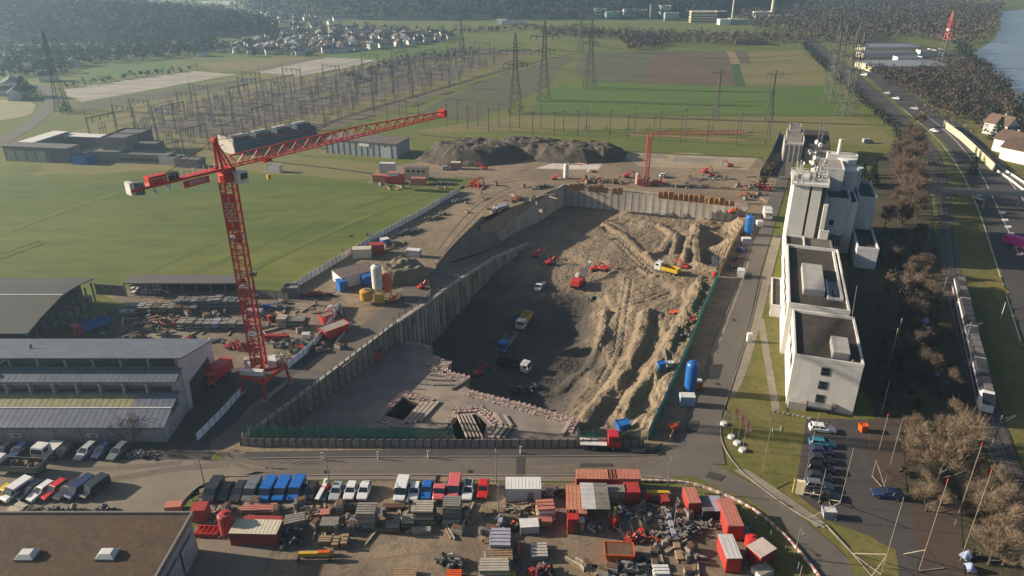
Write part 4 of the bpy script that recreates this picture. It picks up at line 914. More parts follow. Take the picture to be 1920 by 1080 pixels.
# ---------- long grey hall with stepped roofs ----------
ROOFS=mat('standing_seam_roof',(.150,.165,.20),(.125,.14,.175),scale=.15,rough=.45,c3=(.10,.11,.14),scale3=.6,metal=.2); SEAM=mat('roof_seam',(.14,.155,.19),rough=.5,metal=.2)
HWALL=mat('pale_hall_cladding',(.36,.35,.36),(.30,.29,.30),scale=.3,rough=.7,c3=(.22,.21,.21),scale3=.9); HDOOR=mat('hall_door_panel',(.30,.29,.285),(.24,.23,.23),scale=.5,rough=.6,var=.1)
TRANS=mat('yellow_rooflight',(.27,.25,.12),(.20,.19,.10),scale=.8,rough=.5)
def long_hall():
    x0,x1=-118,-62; t=thing('long_hall','long blue grey hall with stepped metal roofs and a white gable end','building',(-62,105.5,0))
    def b(name,m,f,parent=t):
        k=MB(); f(k); return k.build(name,m,parent)
    X0=x0-x1
    def rq(k,ya,za,yb,zb,th=.25,xa=X0,xb=0.0):
        k.loft([[(xa,ya,za),(xa,yb,zb),(xa,yb,zb+th),(xa,ya,za+th)],[(xb,ya,za),(xb,yb,zb),(xb,yb,zb+th),(xb,ya,za+th)]])
    r1=b('roof',ROOFS,lambda k:rq(k,-.5,3.45,7.4,6.1,xb=.4)); r2=b('roof',ROOFS,lambda k:rq(k,6.8,8.3,10.5,9.2,xb=.2)); r3=b('roof',ROOFS,lambda k:rq(k,10.0,11.5,24.6,7.5,xb=.5))
    def seams(k,ya,za,yb,zb,n,xb):
        for i in range(n):
            x=X0+(xb-X0)*(i+.5)/n; k.bar((x,ya,za+.28),(x,yb,zb+.28),.07,.08)
    for (r,ya,za,yb,zb) in ((r1,-.5,3.45,7.4,6.1),(r2,6.8,8.3,10.5,9.2),(r3,10,11.5,24.6,7.5)):
        pr=None; n=50
        for i in range(n):
            x=X0+(-X0)*(i+.5)/n
            o=MB().bar((0,ya,za+.255),(0,yb,zb+.255),.05,.035).build('roof_seam',SEAM,r) if pr is None else dup(pr,parent=r)
            pr=pr or o; o.location.x=x
    b('ridge_cap',WHITE,lambda k:k.bar((X0,3.6,5.12),(.2,3.6,5.12),.25,.12),r1)
    b('rooflight_strip',TRANS,lambda k:rq(k,3.85,4.96,6.7,5.92,.2,X0,-7),r1)
    b('wall',HWALL,lambda k:k.bx(X0,-.1,.2,7.2,0,3.4)); b('wall',HWALL,lambda k:k.bx(X0,-.2,7.3,10.6,0,8.28)); b('wall',HWALL,lambda k:k.bx(X0,-.3,10.7,10.9,8.3,11.4))
    g=MB().loft([[(-.3,10.3,0),(-.3,24.3,0),(-.3,24.3,7.4),(-.3,10.3,11.4)],[(0,10.3,0),(0,24.3,0),(0,24.3,7.4),(0,10.3,11.4)]]).build('gable_wall',mat('white_gable',(.50,.50,.52),(.44,.44,.46),scale=.3),t)
    MB().loft([[(.03,11.6,0),(.03,21.5,0),(.03,21.5,5.2),(.03,12.2,5.2)],[(.1,11.6,0),(.1,21.5,0),(.1,21.5,5.2),(.1,12.2,5.2)]]).build('hall_opening',mat('deep_green_door',(.03,.04,.015),rough=.8),g)
    b('wall',DARK,lambda k:k.bx(X0,-1,10.9,24.2,0,7.3))
    # window bays and their dividers between the lower and the middle roof
    pw=pd=None
    for i in range(12):
        x=-5.2-i*4.3
        o=MB().bx(-1.9,1.9,-.04,.1,6.25,7.6).build('window',GLASS,t) if pw is None else dup(pw,parent=t); pw=pw or o; o.location=(x+2.3,7.25,0)
        o=MB().bx(-.18,.18,-.7,.1,6.2,8.2).build('bay_fin',HWALL,t) if pd is None else dup(pd,parent=t); pd=pd or o; o.location=(x,7.25,0)
    pw=None
    for i in range(10):
        o=MB().bx(-2.3,2.3,-.05,.05,9.55,11.1).build('window',GLASS,t) if pw is None else dup(pw,parent=t); pw=pw or o; o.location=(-3.5-i*5.2,10.65,0)
    # front doors
    pd=None
    for i in range(11):
        o=MB().bx(-2.2,2.2,-.06,.1,.1,2.95).build('door_panel',HDOOR,t) if pd is None else dup(pd,parent=t); pd=pd or o; o.location=(-8.4-i*4.62,.16,0)
    pd=None
    for i in range(12):
        o=MB().bx(-.13,.13,-.22,.1,0,3.3).build('pilaster',HWALL,t) if pd is None else dup(pd,parent=t); pd=pd or o; o.location=(-6.05-i*4.62,.15,0)
    for x in (-12.9,-26.6):
        s=MB().bx(x-1.0,x+1.0,-.11,-.06,1.3,2.2).build('sign_board',WHITE,t); MB().bx(x-.5,x+.5,-.14,-.115,1.55,1.95).build('sign_mark',RED,s)
    b('downpipe',HWALL,lambda k:k.tube((-.5,.1,0),(-.5,.1,3.4),.12,n=6))
    q=MB(); q.tube((0,0,0),(0,0,1.1),.3,n=8); o=q.build('roof_vent',STEEL,r3); o.location=(-32,17,9.7)
    o=MB().tube((0,0,0),(0,0,.7),.7,.5,10).build('roof_vent',WHITE,r2); o.location=(-34.5,8.5,8.95)
long_hall()
def dark_hall():
    t=thing('dark_hall','low dark green roofed hall at the left edge with an open rack side','building',(-105,137,0)); X0=-70
    DR=mat('dark_hall_roof',(.060,.068,.066),(.075,.075,.06),scale=.12,rough=.6,c3=(.09,.07,.05),scale3=.25)
    pts=[(-.5,5.2),(5,6.3),(14,7.5),(20,7.1),(27,5.9)]
    for i in range(4):
        (ya,za),(yb,zb)=pts[i],pts[i+1]
        MB().loft([[(X0,ya,za),(X0,yb,zb),(X0,yb,zb+.25),(X0,ya,za+.25)],[(.5,ya,za),(.5,yb,zb),(.5,yb,zb+.25),(.5,ya,za+.25)]]).build('roof',DR,t)
    MB().bar((X0,14,7.8),(.5,14,7.8),.35,.12).build('ridge_cap',WHITE,t)
    MB().bx(X0,-3,.2,26.5,0,5.1).build('wall',mat('dark_brown_wall',(.04,.032,.028)),t)
    pr=None
    for k in range(10):
        o=MB().bx(-.15,.15,-.15,.15,0,5.2).build('post',GREYMETAL,t) if pr is None else dup(pr,parent=t); pr=pr or o; o.location=(-.2,.3+k*2.9,0)
    for k in range(9):
        MB().bx(-2.4,-.5,.6+k*2.9,2.6+k*2.9,.1,rnd.uniform(.8,2.8)).build('stored_bundle',rnd.choice([GREYMETAL,RUST,STEEL,WOOD]),t)
dark_hall()
def brown_roof_hall():
    t=thing('flat_roof_hall','flat brown moss roofed hall in the near left corner with two roof domes','building',(-46,60,0)); X0=-60
    BR=mat('moss_gravel_roof',(.075,.045,.026),(.058,.038,.024),scale=.25,c3=(.11,.075,.04),scale3=1.3,bump=.05,bscale=3,rough=.95)
    MB().bx(X0,-.35,-30,20.3,6.3,6.5).build('roof',BR,t); MB().bx(X0,-.3,-30,20.0,0,6.28).build('wall',HWALL,t)
    for k,(a,b_) in enumerate((((0-.33,-30),(0,20.6)),((X0,20.3),(0-.34,20.6)))): MB().bx(a[0],b_[0],a[1],b_[1],5.9,6.85).build('parapet',mat('parapet_metal',(.17,.15,.14),rough=.5),t)
    for k in range(6): MB().bx(.0,.09,-8+k*4.6,-4+k*4.6,.4,4.4).build('wall_panel',HWALL,t)
    for x,y in ((52,1042),(202,1041)):
        p=at(x,y,6.6)-t.location; r=MB().box(p.x,p.y,6.5,2.6,2.0,.35).build('rooflight_curb',STEEL,t); MB().box(p.x,p.y,6.852,2.4,1.8,.5,0,.6,.6).build('dome',LAMPW if False else mat('milky_dome',(.55,.55,.53),rough=.3),r)
brown_roof_hall()
def back_shed():
    a,b_=at(236,558),at(452,556); t=thing('open_shed','long low dark shed open to the storage yard below the meadow','building',tuple((a+b_)/2)); w=(b_-a).length
    MB().bx(-w/2,w/2,0,5,3.6,3.9).build('roof',mat('shed_roof',(.10,.09,.09),rough=.7),t); MB().bx(-w/2,w/2,4.7,4.9,0,3.6).build('wall',DARK,t)
    for k in range(9):
        MB().bx(-w/2+k*w/8.05,-w/2+k*w/8.05+.2,.1,.3,0,3.6).build('post',GREYMETAL,t)
    for k in range(3):
        MB().bx(-w/2+.6,-w/2+9,1,3,.4+k*1.05,.5+k*1.05).build('shelf',STEEL,t)
        for j in range(7): MB().bx(-w/2+.8+j*1.15,-w/2+1.6+j*1.15,1,2.4,.505+k*1.05,.505+k*1.05+rnd.uniform(.2,.5)).build('stored_bundle',rnd.choice([WOOD,WHITE,GREYMETAL]),t)
back_shed()
panel_fence('low_wall','grey board wall closing the storage yard towards the meadow',ats([(452,556),(500,560),(540,565)]),2.4,2.2,GREYMETAL,STEEL)
panel_fence('low_wall','dark board wall between the dark hall and the open shed',ats([(182,552),(236,556)]),2.4,3.0,GREYMETAL,STEEL)
p=flat_block('small grey hut where the white hoarding starts',4,3,2.6,GREYMETAL,STEEL); p.location=at(548,556)
# ---------- white office block and concrete works tower ----------
OA=R(-18.5); OX=Vector((math.cos(OA),math.sin(OA),0)); OY=Vector((-math.sin(OA),math.cos(OA),0)); OO=Vector((54,117.7,0))
def UV(u,v,z=0): return OO+OX*u+OY*v+Vector((0,0,z))
OW=mat('office_white_render',(.62,.605,.57),(.52,.505,.475),scale=.25,c3=(.47,.455,.425),scale3=1.1,rough=.8,stretch=(1,1,.2)); ORF=mat('bitumen_gravel_roof',(.050,.040,.033),(.038,.032,.028),scale=.2,c3=(.085,.072,.058),scale3=.6,rough=.95)
def block(t,u0,u1,v0,v1,z0,z1,wm,roofm=None,par=.6,name='wall'):
    o=MB().bx(u0,u1,v0,v1,z0,z1).build(name,wm,t)
    if roofm:
        MB().bx(u0+.3,u1-.3,v0+.3,v1-.3,z1,z1+.06).build('roof',roofm,t)
        if par:
            b=MB()
            for a in ((u0-.05,u1+.05,v0-.05,v0+.3),(u0-.05,u1+.05,v1-.3,v1+.05),(u0-.05,u0+.3,v0+.302,v1-.302),(u1-.3,u1+.05,v0+.302,v1-.302)): b.bx(*a,z1-.1,z1+par)
            b.build('parapet',wm,t)
    return o
def office():
    t=thing('office_block','white flat roofed office block with three stacked windows in its front','building',tuple(OO),OA)
    block(t,-.6,11.4,0,20,0,10.6,OW,ORF)
    block(t,-1.6,10.4,20.05,56,0,11.7,OW,ORF,.8)
    for k in range(3):
        w=MB().bx(4.4,6.0,-.06,.3,1.6+k*3.0,3.4+k*3.0).build('window_frame',STEEL,t); MB().bx(4.55,5.85,-.1,-.062,1.75+k*3,2.45+k*3).build('window',GLASS,w); MB().bx(4.55,5.85,-.1,-.062,2.55+k*3,3.25+k*3).build('window',GLASS,w)
    MB().bx(3.2,7.4,-1.6,-.05,1.3,1.5).build('canopy',STEEL,t); MB().bx(7.4,8.1,-.7,-.06,0,1.9).build('door',GREYMETAL,t); MB().bx(-.3,3.0,-1.4,-.06,0,1.6).build('annex',CONC,t)
    for (u0,u1,v0,v1) in ((6.0,9.0,1.5,8.0),(1.4,5.8,27,42)):
        zr=10.5 if v0<9 else 11.6; d=MB().bx(u0,u1,v0,v1,zr,zr+1.7).build('plant_room',mat('ribbed_grey_cladding',(.36,.34,.32),(.30,.285,.27),scale=.6),t)
        pr=None; n=int((u1-u0)/.45)
        for i in range(n):
            o=MB().bx(-.06,.06,-.1,-.005,zr+.1,zr+1.6).build('rib',HWALL,d) if pr is None else dup(pr,parent=d); pr=pr or o; o.location=(u0+.25+i*.45,v0,0)
        pr=None
        for i in range(int((v1-v0)/1.2)):
            o=MB().bx(-.09,.09,-.09,.09,zr+1.7,zr+1.85).build('roof_bolt',GREYMETAL,d) if pr is None else dup(pr,parent=d); pr=pr or o; o.location=(u0+.4,v0+.6+i*1.2,0)
    # light well on the second roof with its white rim
    b=MB(); 
    for a in ((6.4,9.6,26.0,26.4),(6.4,6.8,26.4,36),(9.1,9.6,26.402,55)): b.bx(*a,11.77,12.3)
    b.build('roof_upstand',OW,t); MB().bx(6.82,9.08,26.42,36,11.765,11.8).build('light_well',GLASS,t); MB().bx(7.8,8.3,28,32,11.8,12.4).build('duct',STEEL,t)
    MB().tube((9.6,.9,10.65),(9.6,.9,11.3),.25,n=8).build('roof_vent',STEEL,t)
    for k in range(6): MB().bx(-1.66,-1.55,23+k*6,27+k*6,7.2,9.6).build('window_band',GLASS,t)
    for k in range(3): MB().bx(-.66,-.55,2.5+k*6,6.5+k*6,6.4,8.6).build('window_band',GLASS,t)
    block(t,-4.0,-1.65,38,55,0,3.0,OW,ORF,.3)
    for k in range(3): MB().bx(-4.06,-3.95,39+k*6,44+k*6,.8,2.2).build('window_band',GLASS,t)
    MB().rod((10.9,19.4,10.5),(10.5,19.5,18.5),.12).build('roof_mast',GREYMETAL,t)
office()
def works_tower():
    t=thing('works_tower','tall white concrete works tower of tight vertical shafts with antennas on its roof','tower',tuple(UV(0,62)),OA)
    TB=mat('tower_concrete_blue',(.54,.55,.57),(.47,.48,.50),scale=.25,c3=(.32,.33,.35),scale3=.6,stretch=(1,1,.3)); GAP=mat('shadow_gap_panel',(.06,.055,.05),rough=.8)
    block(t,-1.0,4.0,-5.9,17,0,6.4,OW,ORF,.5); block(t,4.2,11.2,-5.9,17,0,6.2,mat('brown_grey_cladding',(.20,.165,.14),(.17,.14,.12),scale=.4),mat('grey_flat_roof',(.13,.115,.10),(.11,.10,.09),scale=.5),.4)
    block(t,-.8,3.4,18,34,0,21.0,OW,ORF,.3); block(t,3.42,4.0,18.6,34,0,20.6,GAP); block(t,4.02,6.6,18,34,0,20.9,OW,ORF,.3); block(t,6.62,7.7,18.8,34,0,20.5,GAP); block(t,7.72,8.8,17.2,34,0,16.5,OW)
    block(t,8.0,10.2,16.9,19.5,5,9.0,OW,OW,.2)
    block(t,8.82,15.2,24.5,36,0,15.8,TB,mat('dark_blue_roof',(.05,.055,.065)),.9); block(t,15.22,17.3,25.5,37,0,15.2,OW,ORF,.3)
    block(t,5.0,13.2,34.05,46,0,22.2,TB,mat('beige_flat_roof',(.28,.25,.215),(.24,.215,.185),scale=.4),.35)
    for k,(u,v,r,z) in enumerate(((15.2,41,2.6,20.6),(17.0,45,2.4,20.4),(14.9,47.5,2.8,22.4))): 
        s=MB().tube((u,v,0),(u,v,z),r,n=16).build('silo',TB,t); MB().tube((u,v,z+.01),(u,v,z+.5),r+.15,n=16).build('silo_rim',OW,s)
    block(t,9,17.6,46.6,50,19,23.6,OW,OW,.3); MB().tube((12.2,48.4,23.6),(12.2,48.4,28.2),.55,n=10).build('flue',OW,t)
    block(t,17.32,18.2,34,50,0,12,GAP); block(t,18.3,23.2,33,51,0,14.3,TB,mat('dark_blue_roof',(.05,.055,.065)),1.0); block(t,18,23.4,15,32.9,0,5.4,TB,ORF,.9)
    # half round glazed stair
    pl=[(12.6+2.3*math.cos(a),24.3-2.2*math.sin(a)) for a in [PI*k/9 for k in range(10)]]
    g=MB().prism(pl,3.0,6.6).build('bay_glazing',GLASS,t); 
    for z in (2.7,6.62): MB().prism([(12.6+(2.5)*math.cos(a),24.4-2.4*math.sin(a)) for a in [PI*k/9 for k in range(10)]],z,z+.3).build('bay_band',OW,t)
    for k in range(9): MB().box(pl[k][0],pl[k][1]-.03,3.0,.12,.12,3.6).build('bay_mullion',OW,g)
    for z in (8.5,):
        w=MB().bx(10.6,11.8,24.38,24.6,z,z+1.5).build('window',GLASS,t)
    MB().bx(8.9,15.1,24.3,24.48,5.8,6.3).build('sill_band',DARK,t)
    # antenna platform
    pm=MB().bx(-1.6,8.2,17.4,30,21.4,21.9).build('antenna_platform',OW,t); b=MB()
    for a,c in (((-1.5,17.5),(8.1,17.5)),((8.1,17.5),(8.1,29.8)),((-1.5,17.5),(-1.5,29.8)),((-1.5,29.8),(8.1,29.8))):
        for z in (22.5,23.0): b.bar((*a,z),(*c,z),.09)
        for k in range(6): x=a[0]+(c[0]-a[0])*k/5; y=a[1]+(c[1]-a[1])*k/5; b.bar((x,y,21.9),(x,y,23),.09)
    b.build('railing',OW,pm)
    MB().lattice((4.2,24,21.9),(4.2,24,38),1.5,.9,12,.16,.1).build('mast',STEEL,t)
    pr=None
    for k in range(22):
        a=rnd.uniform(0,6.28); r=rnd.uniform(.6,3.2); z=rnd.uniform(23,33); rr=rnd.choice([.35,.5,.7]); c=Vector((4.2+r*math.cos(a),24+r*math.sin(a)*1.2,z)); d=Vector((math.cos(a),math.sin(a),0))
        o=MB().tube(c,c+d*.3,rr,rr*.7,10).build('dish',OW,t); MB().bar(c,(4.2+.4*math.cos(a),24+.4*math.sin(a),z),.1).build('dish_arm',STEEL,o)
    for k in range(14):
        x,y=rnd.uniform(-1,7.8),rnd.uniform(18,29.5); h=rnd.uniform(1.4,4)
        MB().box(x,y,21.9,.3,.22,h).build('panel_antenna',OW,t)
    for k in range(7):
        x,y=rnd.uniform(-.8,7),rnd.uniform(18,29); MB().box(x,y,21.9,1.0,.8,rnd.uniform(.6,1.6)).build('equipment_box',STEEL,t)
works_tower()
def rear_block():
    t=thing('rear_block','beige rear building with a dark pitched roof behind the works tower','building',tuple(UV(8,191)),OA)
    block(t,0,9.4,0,22,0,6.6,mat('beige_render',(.36,.34,.30),(.32,.30,.27),scale=.4)); MB().loft([[(-.3,-.4,6.5),(9.7,-.4,6.5),(9.7,-.4,6.8),(-.3,-.4,6.8)],[(-.3,23,8.6),(9.7,23,8.6),(9.7,23,8.9),(-.3,23,8.9)]]).build('roof',ORF,t)
    for k in range(2): MB().bx(5.2,6.6,-.06,.1,1+k*2.6,2.2+k*2.6).build('window',GLASS,t)
    u=thing('rear_block','pale concrete silo house with stepped roof left behind the tower','building',tuple(UV(-.5,189)),OA)
    block(u,0,7.4,0,16,0,7.5,MATS['beige_render'],CONC,.4); block(u,.6,6.8,5,16,7.6,10.5,CONC,GREYMETAL,.4); block(u,1.5,6,9,16,10.6,13,CONC,GREYMETAL,.3)
    for k in range(4): MB().bx(.3+k*1.9,.6+k*1.9,-.25,.0,0,7.4).build('pilaster',CONC,u)
rear_block()
panel_fence('boundary_wall','long grey wall running from the tower yard towards the fields',ats([(1424,332),(1440,303),(1455,272),(1463,252)]),3,2.5,GREYMETAL,STEEL)
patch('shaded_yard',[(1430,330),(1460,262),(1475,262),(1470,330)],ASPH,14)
# ---------- substation buildings ----------
SBR=mat('substation_brick_grey',(.20,.18,.165),(.17,.155,.145),scale=.3); SBW=mat('substation_pale_panel',(.38,.35,.33),(.33,.31,.29),scale=.3,var=.1); SBG=mat('substation_roof_grey',(.12,.115,.11),(.10,.10,.10),scale=.3)
def court_building():
    t=thing('courtyard_building','low courtyard building with pale bays and white roof edge beside the lane','building',(-214,299,0),R(-9))
    MB().bx(0,30,0,7,0,6).build('wall',SBR,t); MB().bx(-.3,30.3,-.3,7.2,6.02,6.35).build('roof',SBG,t); MB().bx(0,7,7.1,30,0,5.6).build('wall',SBR,t); MB().bx(-.3,7.2,7.25,30,5.62,5.95).build('roof',mat('white_roof_edge',(.55,.53,.5)),t)
    MB().bx(7.2,40,26,32,0,4.5).build('wall',SBR,t); MB().bx(7.2,40.3,25.7,32.3,4.52,4.8).build('roof',MATS['white_roof_edge'],t)
    for k in range(4): MB().bx(.8+k*4.8,5.0+k*4.8,-.15,-.01,.2,4.6).build('bay_panel',SBW,t)
    MB().bx(21,29,-.12,-.01,.2,5.4).build('bay_panel',SBG,t)
court_building()
for l,px,py,w,d,h,wm,rz in [('blue grey container shed by the courtyard building',158,306,7,5,3,BLUE,-.15),('square grey hut in the middle of the substation row',232,294,11,9,9,SBR,-.1),('tall grey block behind the square substation hut',255,280,13,9,8,SBG,-.1),('low flat grey annex right of the square hut',205,300,14,7,4,SBR,-.1),('long low switch house with window slots',280,303,22,7,3.4,SBR,-.15),('dark mounded hut behind the switch house',278,290,12,8,5,SBG,-.1),('small pale lined shed at the meadow edge',325,307,9,5,3,SBW,-.2),('grey lined shed with white posts near the crane jib',358,312,11,5,3.2,SBG,-.2),('white tool container beside the meadow path',515,322,6,2.6,2.6,WALLW,-.2)]:
    p=flat_block(l,w,d,h,wm,SBG,bands=1 if 'slots' in l else 0); p.location=at(px,py); p.rotation_euler.z=rz
def transformer_hall():
    a=at(438,289); b_=at(594,254); d=b_-a; t=thing('transformer_hall','dark blue transformer hall with a pale end wall and roof coolers','building',tuple(a),math.atan2(d.y,d.x)); L=d.length
    TD=mat('dark_blue_cladding',(.035,.048,.062),(.026,.036,.05),scale=.2); MB().bx(.3,L,0,9,0,4.6).build('wall',TD,t); MB().bx(-.3,.28,-1.5,10,0,7).build('end_wall',mat('cream_end_wall',(.46,.43,.37),(.40,.37,.33),scale=.3),t)
    for k in range(4):
        u=MB().bx(2+k*L/4.1,L/4.6+k*L/4.1,1,8,4.62,6.6).build('cooler',TD,t); MB().bx(2.6+k*L/4.1,L/4.6-.6+k*L/4.1,3.5,6,6.61,6.9).build('cooler_top',SBW,u)
        MB().bx(1.2+k*L/4.1,1.7+k*L/4.1,-.3,0,0,6.6).build('buttress',TD,t)
    for k in range(3): MB().tube((1,-.5,1.2+k*1.4),(L,-.5,1.2+k*1.4),.28,n=6).build('cooling_pipe',mat('blue_grey_pipe',(.09,.12,.15)),t)
transformer_hall()
def grey_shed():
    a=at(613,287); b_=at(745,298); d=b_-a; t=thing('corrugated_shed','pale grey blue corrugated shed beside the soil heap','building',tuple(a),math.atan2(d.y,d.x)); L=d.length
    CG=mat('corrugated_blue_grey',(.30,.34,.36),(.25,.29,.31),scale=.3,c3=(.22,.24,.25),scale3=.6); MB().bx(0,L,0,13,0,6).build('wall',CG,t); MB().bx(-.3,L+.3,-.3,13.3,6.02,6.4).build('roof',mat('brown_felt_roof',(.14,.11,.10),(.11,.09,.085),scale=.3),t)
    pr=None
    for k in range(13):
        o=MB().bx(-.08,.08,-.12,-.005,0,6).build('wall_rib',SBG,t) if pr is None else dup(pr,parent=t); pr=pr or o; o.location.x=k*L/12
    MB().bx(L*.48,L*.62,-.15,-.02,4.3,5.6).build('sign_board',WALLW,t); MB().bx(L*.78,L*.92,-.15,-.02,0,4.5).build('door',mat('pale_shed_door',(.36,.40,.42)),t)
grey_shed()
# ---------- lattice pylons, masts and substation steelwork ----------
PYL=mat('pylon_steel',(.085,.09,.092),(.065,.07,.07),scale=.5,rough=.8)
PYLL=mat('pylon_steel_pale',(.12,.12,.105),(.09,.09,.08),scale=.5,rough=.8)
def pylon(label,px,py,h,m=PYL,base=7,arms=((.66,14),(.82,10)),cat='pylon',t=.32,name='pylon',rz=.2):
    r=thing(name,label,cat,tuple(at(px,py)),rz); f=MB(); w1=base*.32
    f.lattice((0,0,0),(0,0,h*.55),base,w1,6,t,t*.7); f.lattice((0,0,h*.55),(0,0,h*.9),w1,w1*.6,5,t,t*.6); f.build('lattice_body',m,r)
    MB().lattice((0,0,h*.9),(0,0,h),w1*.6,.25,3,t*.8,t*.5).build('peak',m,r)
    for z,w in arms:
        a=MB(); 
        for s in (-1,1):
            for y in (-.7,.7): a.rod((0,y,h*z),(s*w/2,0,h*z+.3),t*.9)
            a.rod((0,0,h*z+2),(s*w/2,0,h*z+.3),t*.8); a.rod((s*w*.25,-.4,h*z),(s*w*.25,.4,h*z),t*.6); a.rod((s*w*.25,0,h*z+1.1),(s*w*.25,.35,h*z),t*.6)
        a.build('cross_arm',m,r)
        for s in (-1,-.55,.55,1): MB().tube((s*w/2,0,h*z+.2),(s*w/2,0,h*z-2),.2,n=5).build('insulator',m,r)
    return r
pylon('dark lattice pylon nearest the site, left of the line of three',966,213,42,arms=((.62,13),(.78,17)))
pylon('dark lattice pylon in the middle of the line of three',1019,188,45,arms=((.62,12),(.8,17))); pylon('dark lattice pylon, farthest of the line of three',1105,165,42,arms=((.66,10),(.8,14)))
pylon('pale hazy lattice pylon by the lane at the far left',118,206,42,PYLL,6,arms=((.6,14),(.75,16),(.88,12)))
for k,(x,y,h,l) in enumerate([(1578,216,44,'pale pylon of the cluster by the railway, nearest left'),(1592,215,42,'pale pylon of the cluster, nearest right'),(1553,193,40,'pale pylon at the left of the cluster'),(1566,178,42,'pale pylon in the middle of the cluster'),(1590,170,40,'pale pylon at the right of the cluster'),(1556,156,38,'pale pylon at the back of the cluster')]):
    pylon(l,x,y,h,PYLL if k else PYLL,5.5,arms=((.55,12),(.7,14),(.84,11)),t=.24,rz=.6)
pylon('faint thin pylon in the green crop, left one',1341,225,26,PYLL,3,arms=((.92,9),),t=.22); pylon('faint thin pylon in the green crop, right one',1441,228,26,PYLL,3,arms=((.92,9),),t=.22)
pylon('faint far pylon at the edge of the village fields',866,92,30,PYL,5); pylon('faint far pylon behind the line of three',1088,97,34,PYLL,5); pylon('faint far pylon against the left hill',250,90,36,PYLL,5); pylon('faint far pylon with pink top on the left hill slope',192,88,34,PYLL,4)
def tele_mast():
    t=thing('radio_mast','red and white banded lattice radio mast between motorway and river','mast',tuple(at(1763,126)),.3); h=40
    for k in range(6):
        z0,z1=h*k/6,h*(k+1)/6; w0=5*(1-k/6)+.8; w1=5*(1-(k+1)/6)+.8
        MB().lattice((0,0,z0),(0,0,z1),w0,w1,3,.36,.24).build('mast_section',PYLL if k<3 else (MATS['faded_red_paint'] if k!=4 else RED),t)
    for k in range(6): a=k*1.1; MB().tube((1.4*math.cos(a),1.4*math.sin(a),h*.68),(1.9*math.cos(a),1.9*math.sin(a),h*.68),.9,n=8).build('dish',WALLW,t)
    MB().rod((0,0,h),(0,0,h+4),.3).build('antenna_rod',RED,t)
tele_mast()
def gantry_proto():
    t=thing('gantry','steel lattice gantry of the open air substation','gantry',group='gantries of the substation')
    for x in (-7,7):
        MB().lattice((x,0,0),(x,0,12),.7,.4,6,.1,.08).build('gantry_leg',PYL,t); MB().rod((x,0,12),(x,0,15.5),.16).build('lightning_rod',PYL,t)
    MB().lattice((-7,0,11.4),(7,0,11.4),.5,.5,7,.1,.07,side=(0,1,0)).build('gantry_beam',PYL,t)
    for k in range(3): MB().tube((-4+k*4,0,11),(-4+k*4,0,9.4),.22,n=5).build('insulator',PYL,t)
    return t
def switch_proto(label,h,m,kind):
    t=thing('switchgear',label,'switchgear',group='switchgear of the substation')
    for x in (-1.6,0,1.6):
        MB().box(x,0,0,.25,.25,h*.55).build('post',PYL,t); MB().tube((x,0,h*.55),(x,0,h),.24,.16,6).build('insulator',m,t)
    MB().bar((-1.9,0,h*.55),(1.9,0,h*.55),.25).build('beam',PYL,t); MB().bar((-1.9,0,h),(1.9,.3,h),.14).build('contact_arm',STEEL,t); return t
G0=gantry_proto(); S0=[switch_proto('three pole grey switch on steel posts in the substation',4.5,STEEL,0),switch_proto('tall three pole switch with brown insulators in the substation',6.5,RUST,1)]
GA=at(205,262); GB=at(815,112); gd=(GB-GA); gl=gd.length; gd.normalize(); gn=Vector((-gd.y,gd.x,0)); ga=math.atan2(gd.y,gd.x)
sub=wpoly([(150,262),(200,235),(420,180),(640,140),(820,105),(900,103),(960,106),(850,160),(690,215),(620,228),(560,262),(420,290),(330,300),(240,268)])
n_=[0,0,0]
for j in range(-9,10):
    for i in range(-1,40):
        p=GA+gd*(i*10.5+rnd.uniform(-2,2))+gn*(j*14+rnd.uniform(-1.5,1.5))
        if not pip(p.x,p.y,sub): continue
        if (i+2*j)%4==0:
            o=G0 if n_[0]==0 else dup(G0); n_[0]+=1; o.location=p; o.rotation_euler.z=ga+PI/2+(PI/2 if j%4==0 else 0); s=rnd.uniform(.75,1.1); o.scale=(1,1,s)
        elif rnd.random()<.9:
            k=rnd.choice([0,0,1]); o=S0[k] if n_[k+1]==0 else dup(S0[k]); n_[k+1]+=1; o.location=p; o.rotation_euler.z=ga+rnd.choice([0,PI/2])
# busbars over the rows
for j in range(-8,9):
    ps=[]
    for i in range(0,40):
        p=GA+gd*(i*10.5)+gn*(j*14+3)
        if pip(p.x,p.y,sub): ps.append(p)
    if len(ps)>3:
        b=MB()
        for q in (0,2.5): 
            for i in range(len(ps)-1): b.rod(ps[i]+gn*q+Vector((0,0,7.5)),ps[i+1]+gn*q+Vector((0,0,7.5)),.16)
        o=b.build('busbar',STEEL,stuff=True); tag(o,'thin grey busbar conductors strung above one row of the substation','conductor','busbars over the substation rows')
# row of single poles in front of the fields
PL=[(727,230),(750,223),(785,222),(763,229),(838,238),(858,232),(877,242),(896,235),(916,247),(935,238),(956,247),(974,241),(998,252),(1014,242),(1039,253),(1056,250),(1083,255),(1099,248),(1143,253),(1176,262),(1189,250),(1224,262),(1236,257),(1275,267),(1284,250),(1325,268),(1335,246),(1379,273),(1386,260),(1435,272),(1442,255)]
pp=None; pw_=[]
for k,(x,y) in enumerate(PL):
    if pp is None:
        pp=thing('line_pole','dark slender steel pole in the pole rows before the crop field','pole',group='poles in two rows before the crop field'); MB().tube((0,0,0),(0,0,11.5),.22,.16,6).build('shaft',PYL,pp); MB().bar((-.9,0,11),(.9,0,11),.14).build('head_arm',PYL,pp); o=pp
    else: o=dup(pp)
    p=at(x,y); o.location=p; o.rotation_euler.z=rnd.uniform(-.1,.1); o.scale=(1,1,rnd.uniform(.92,1.1)); pw_.append(p)
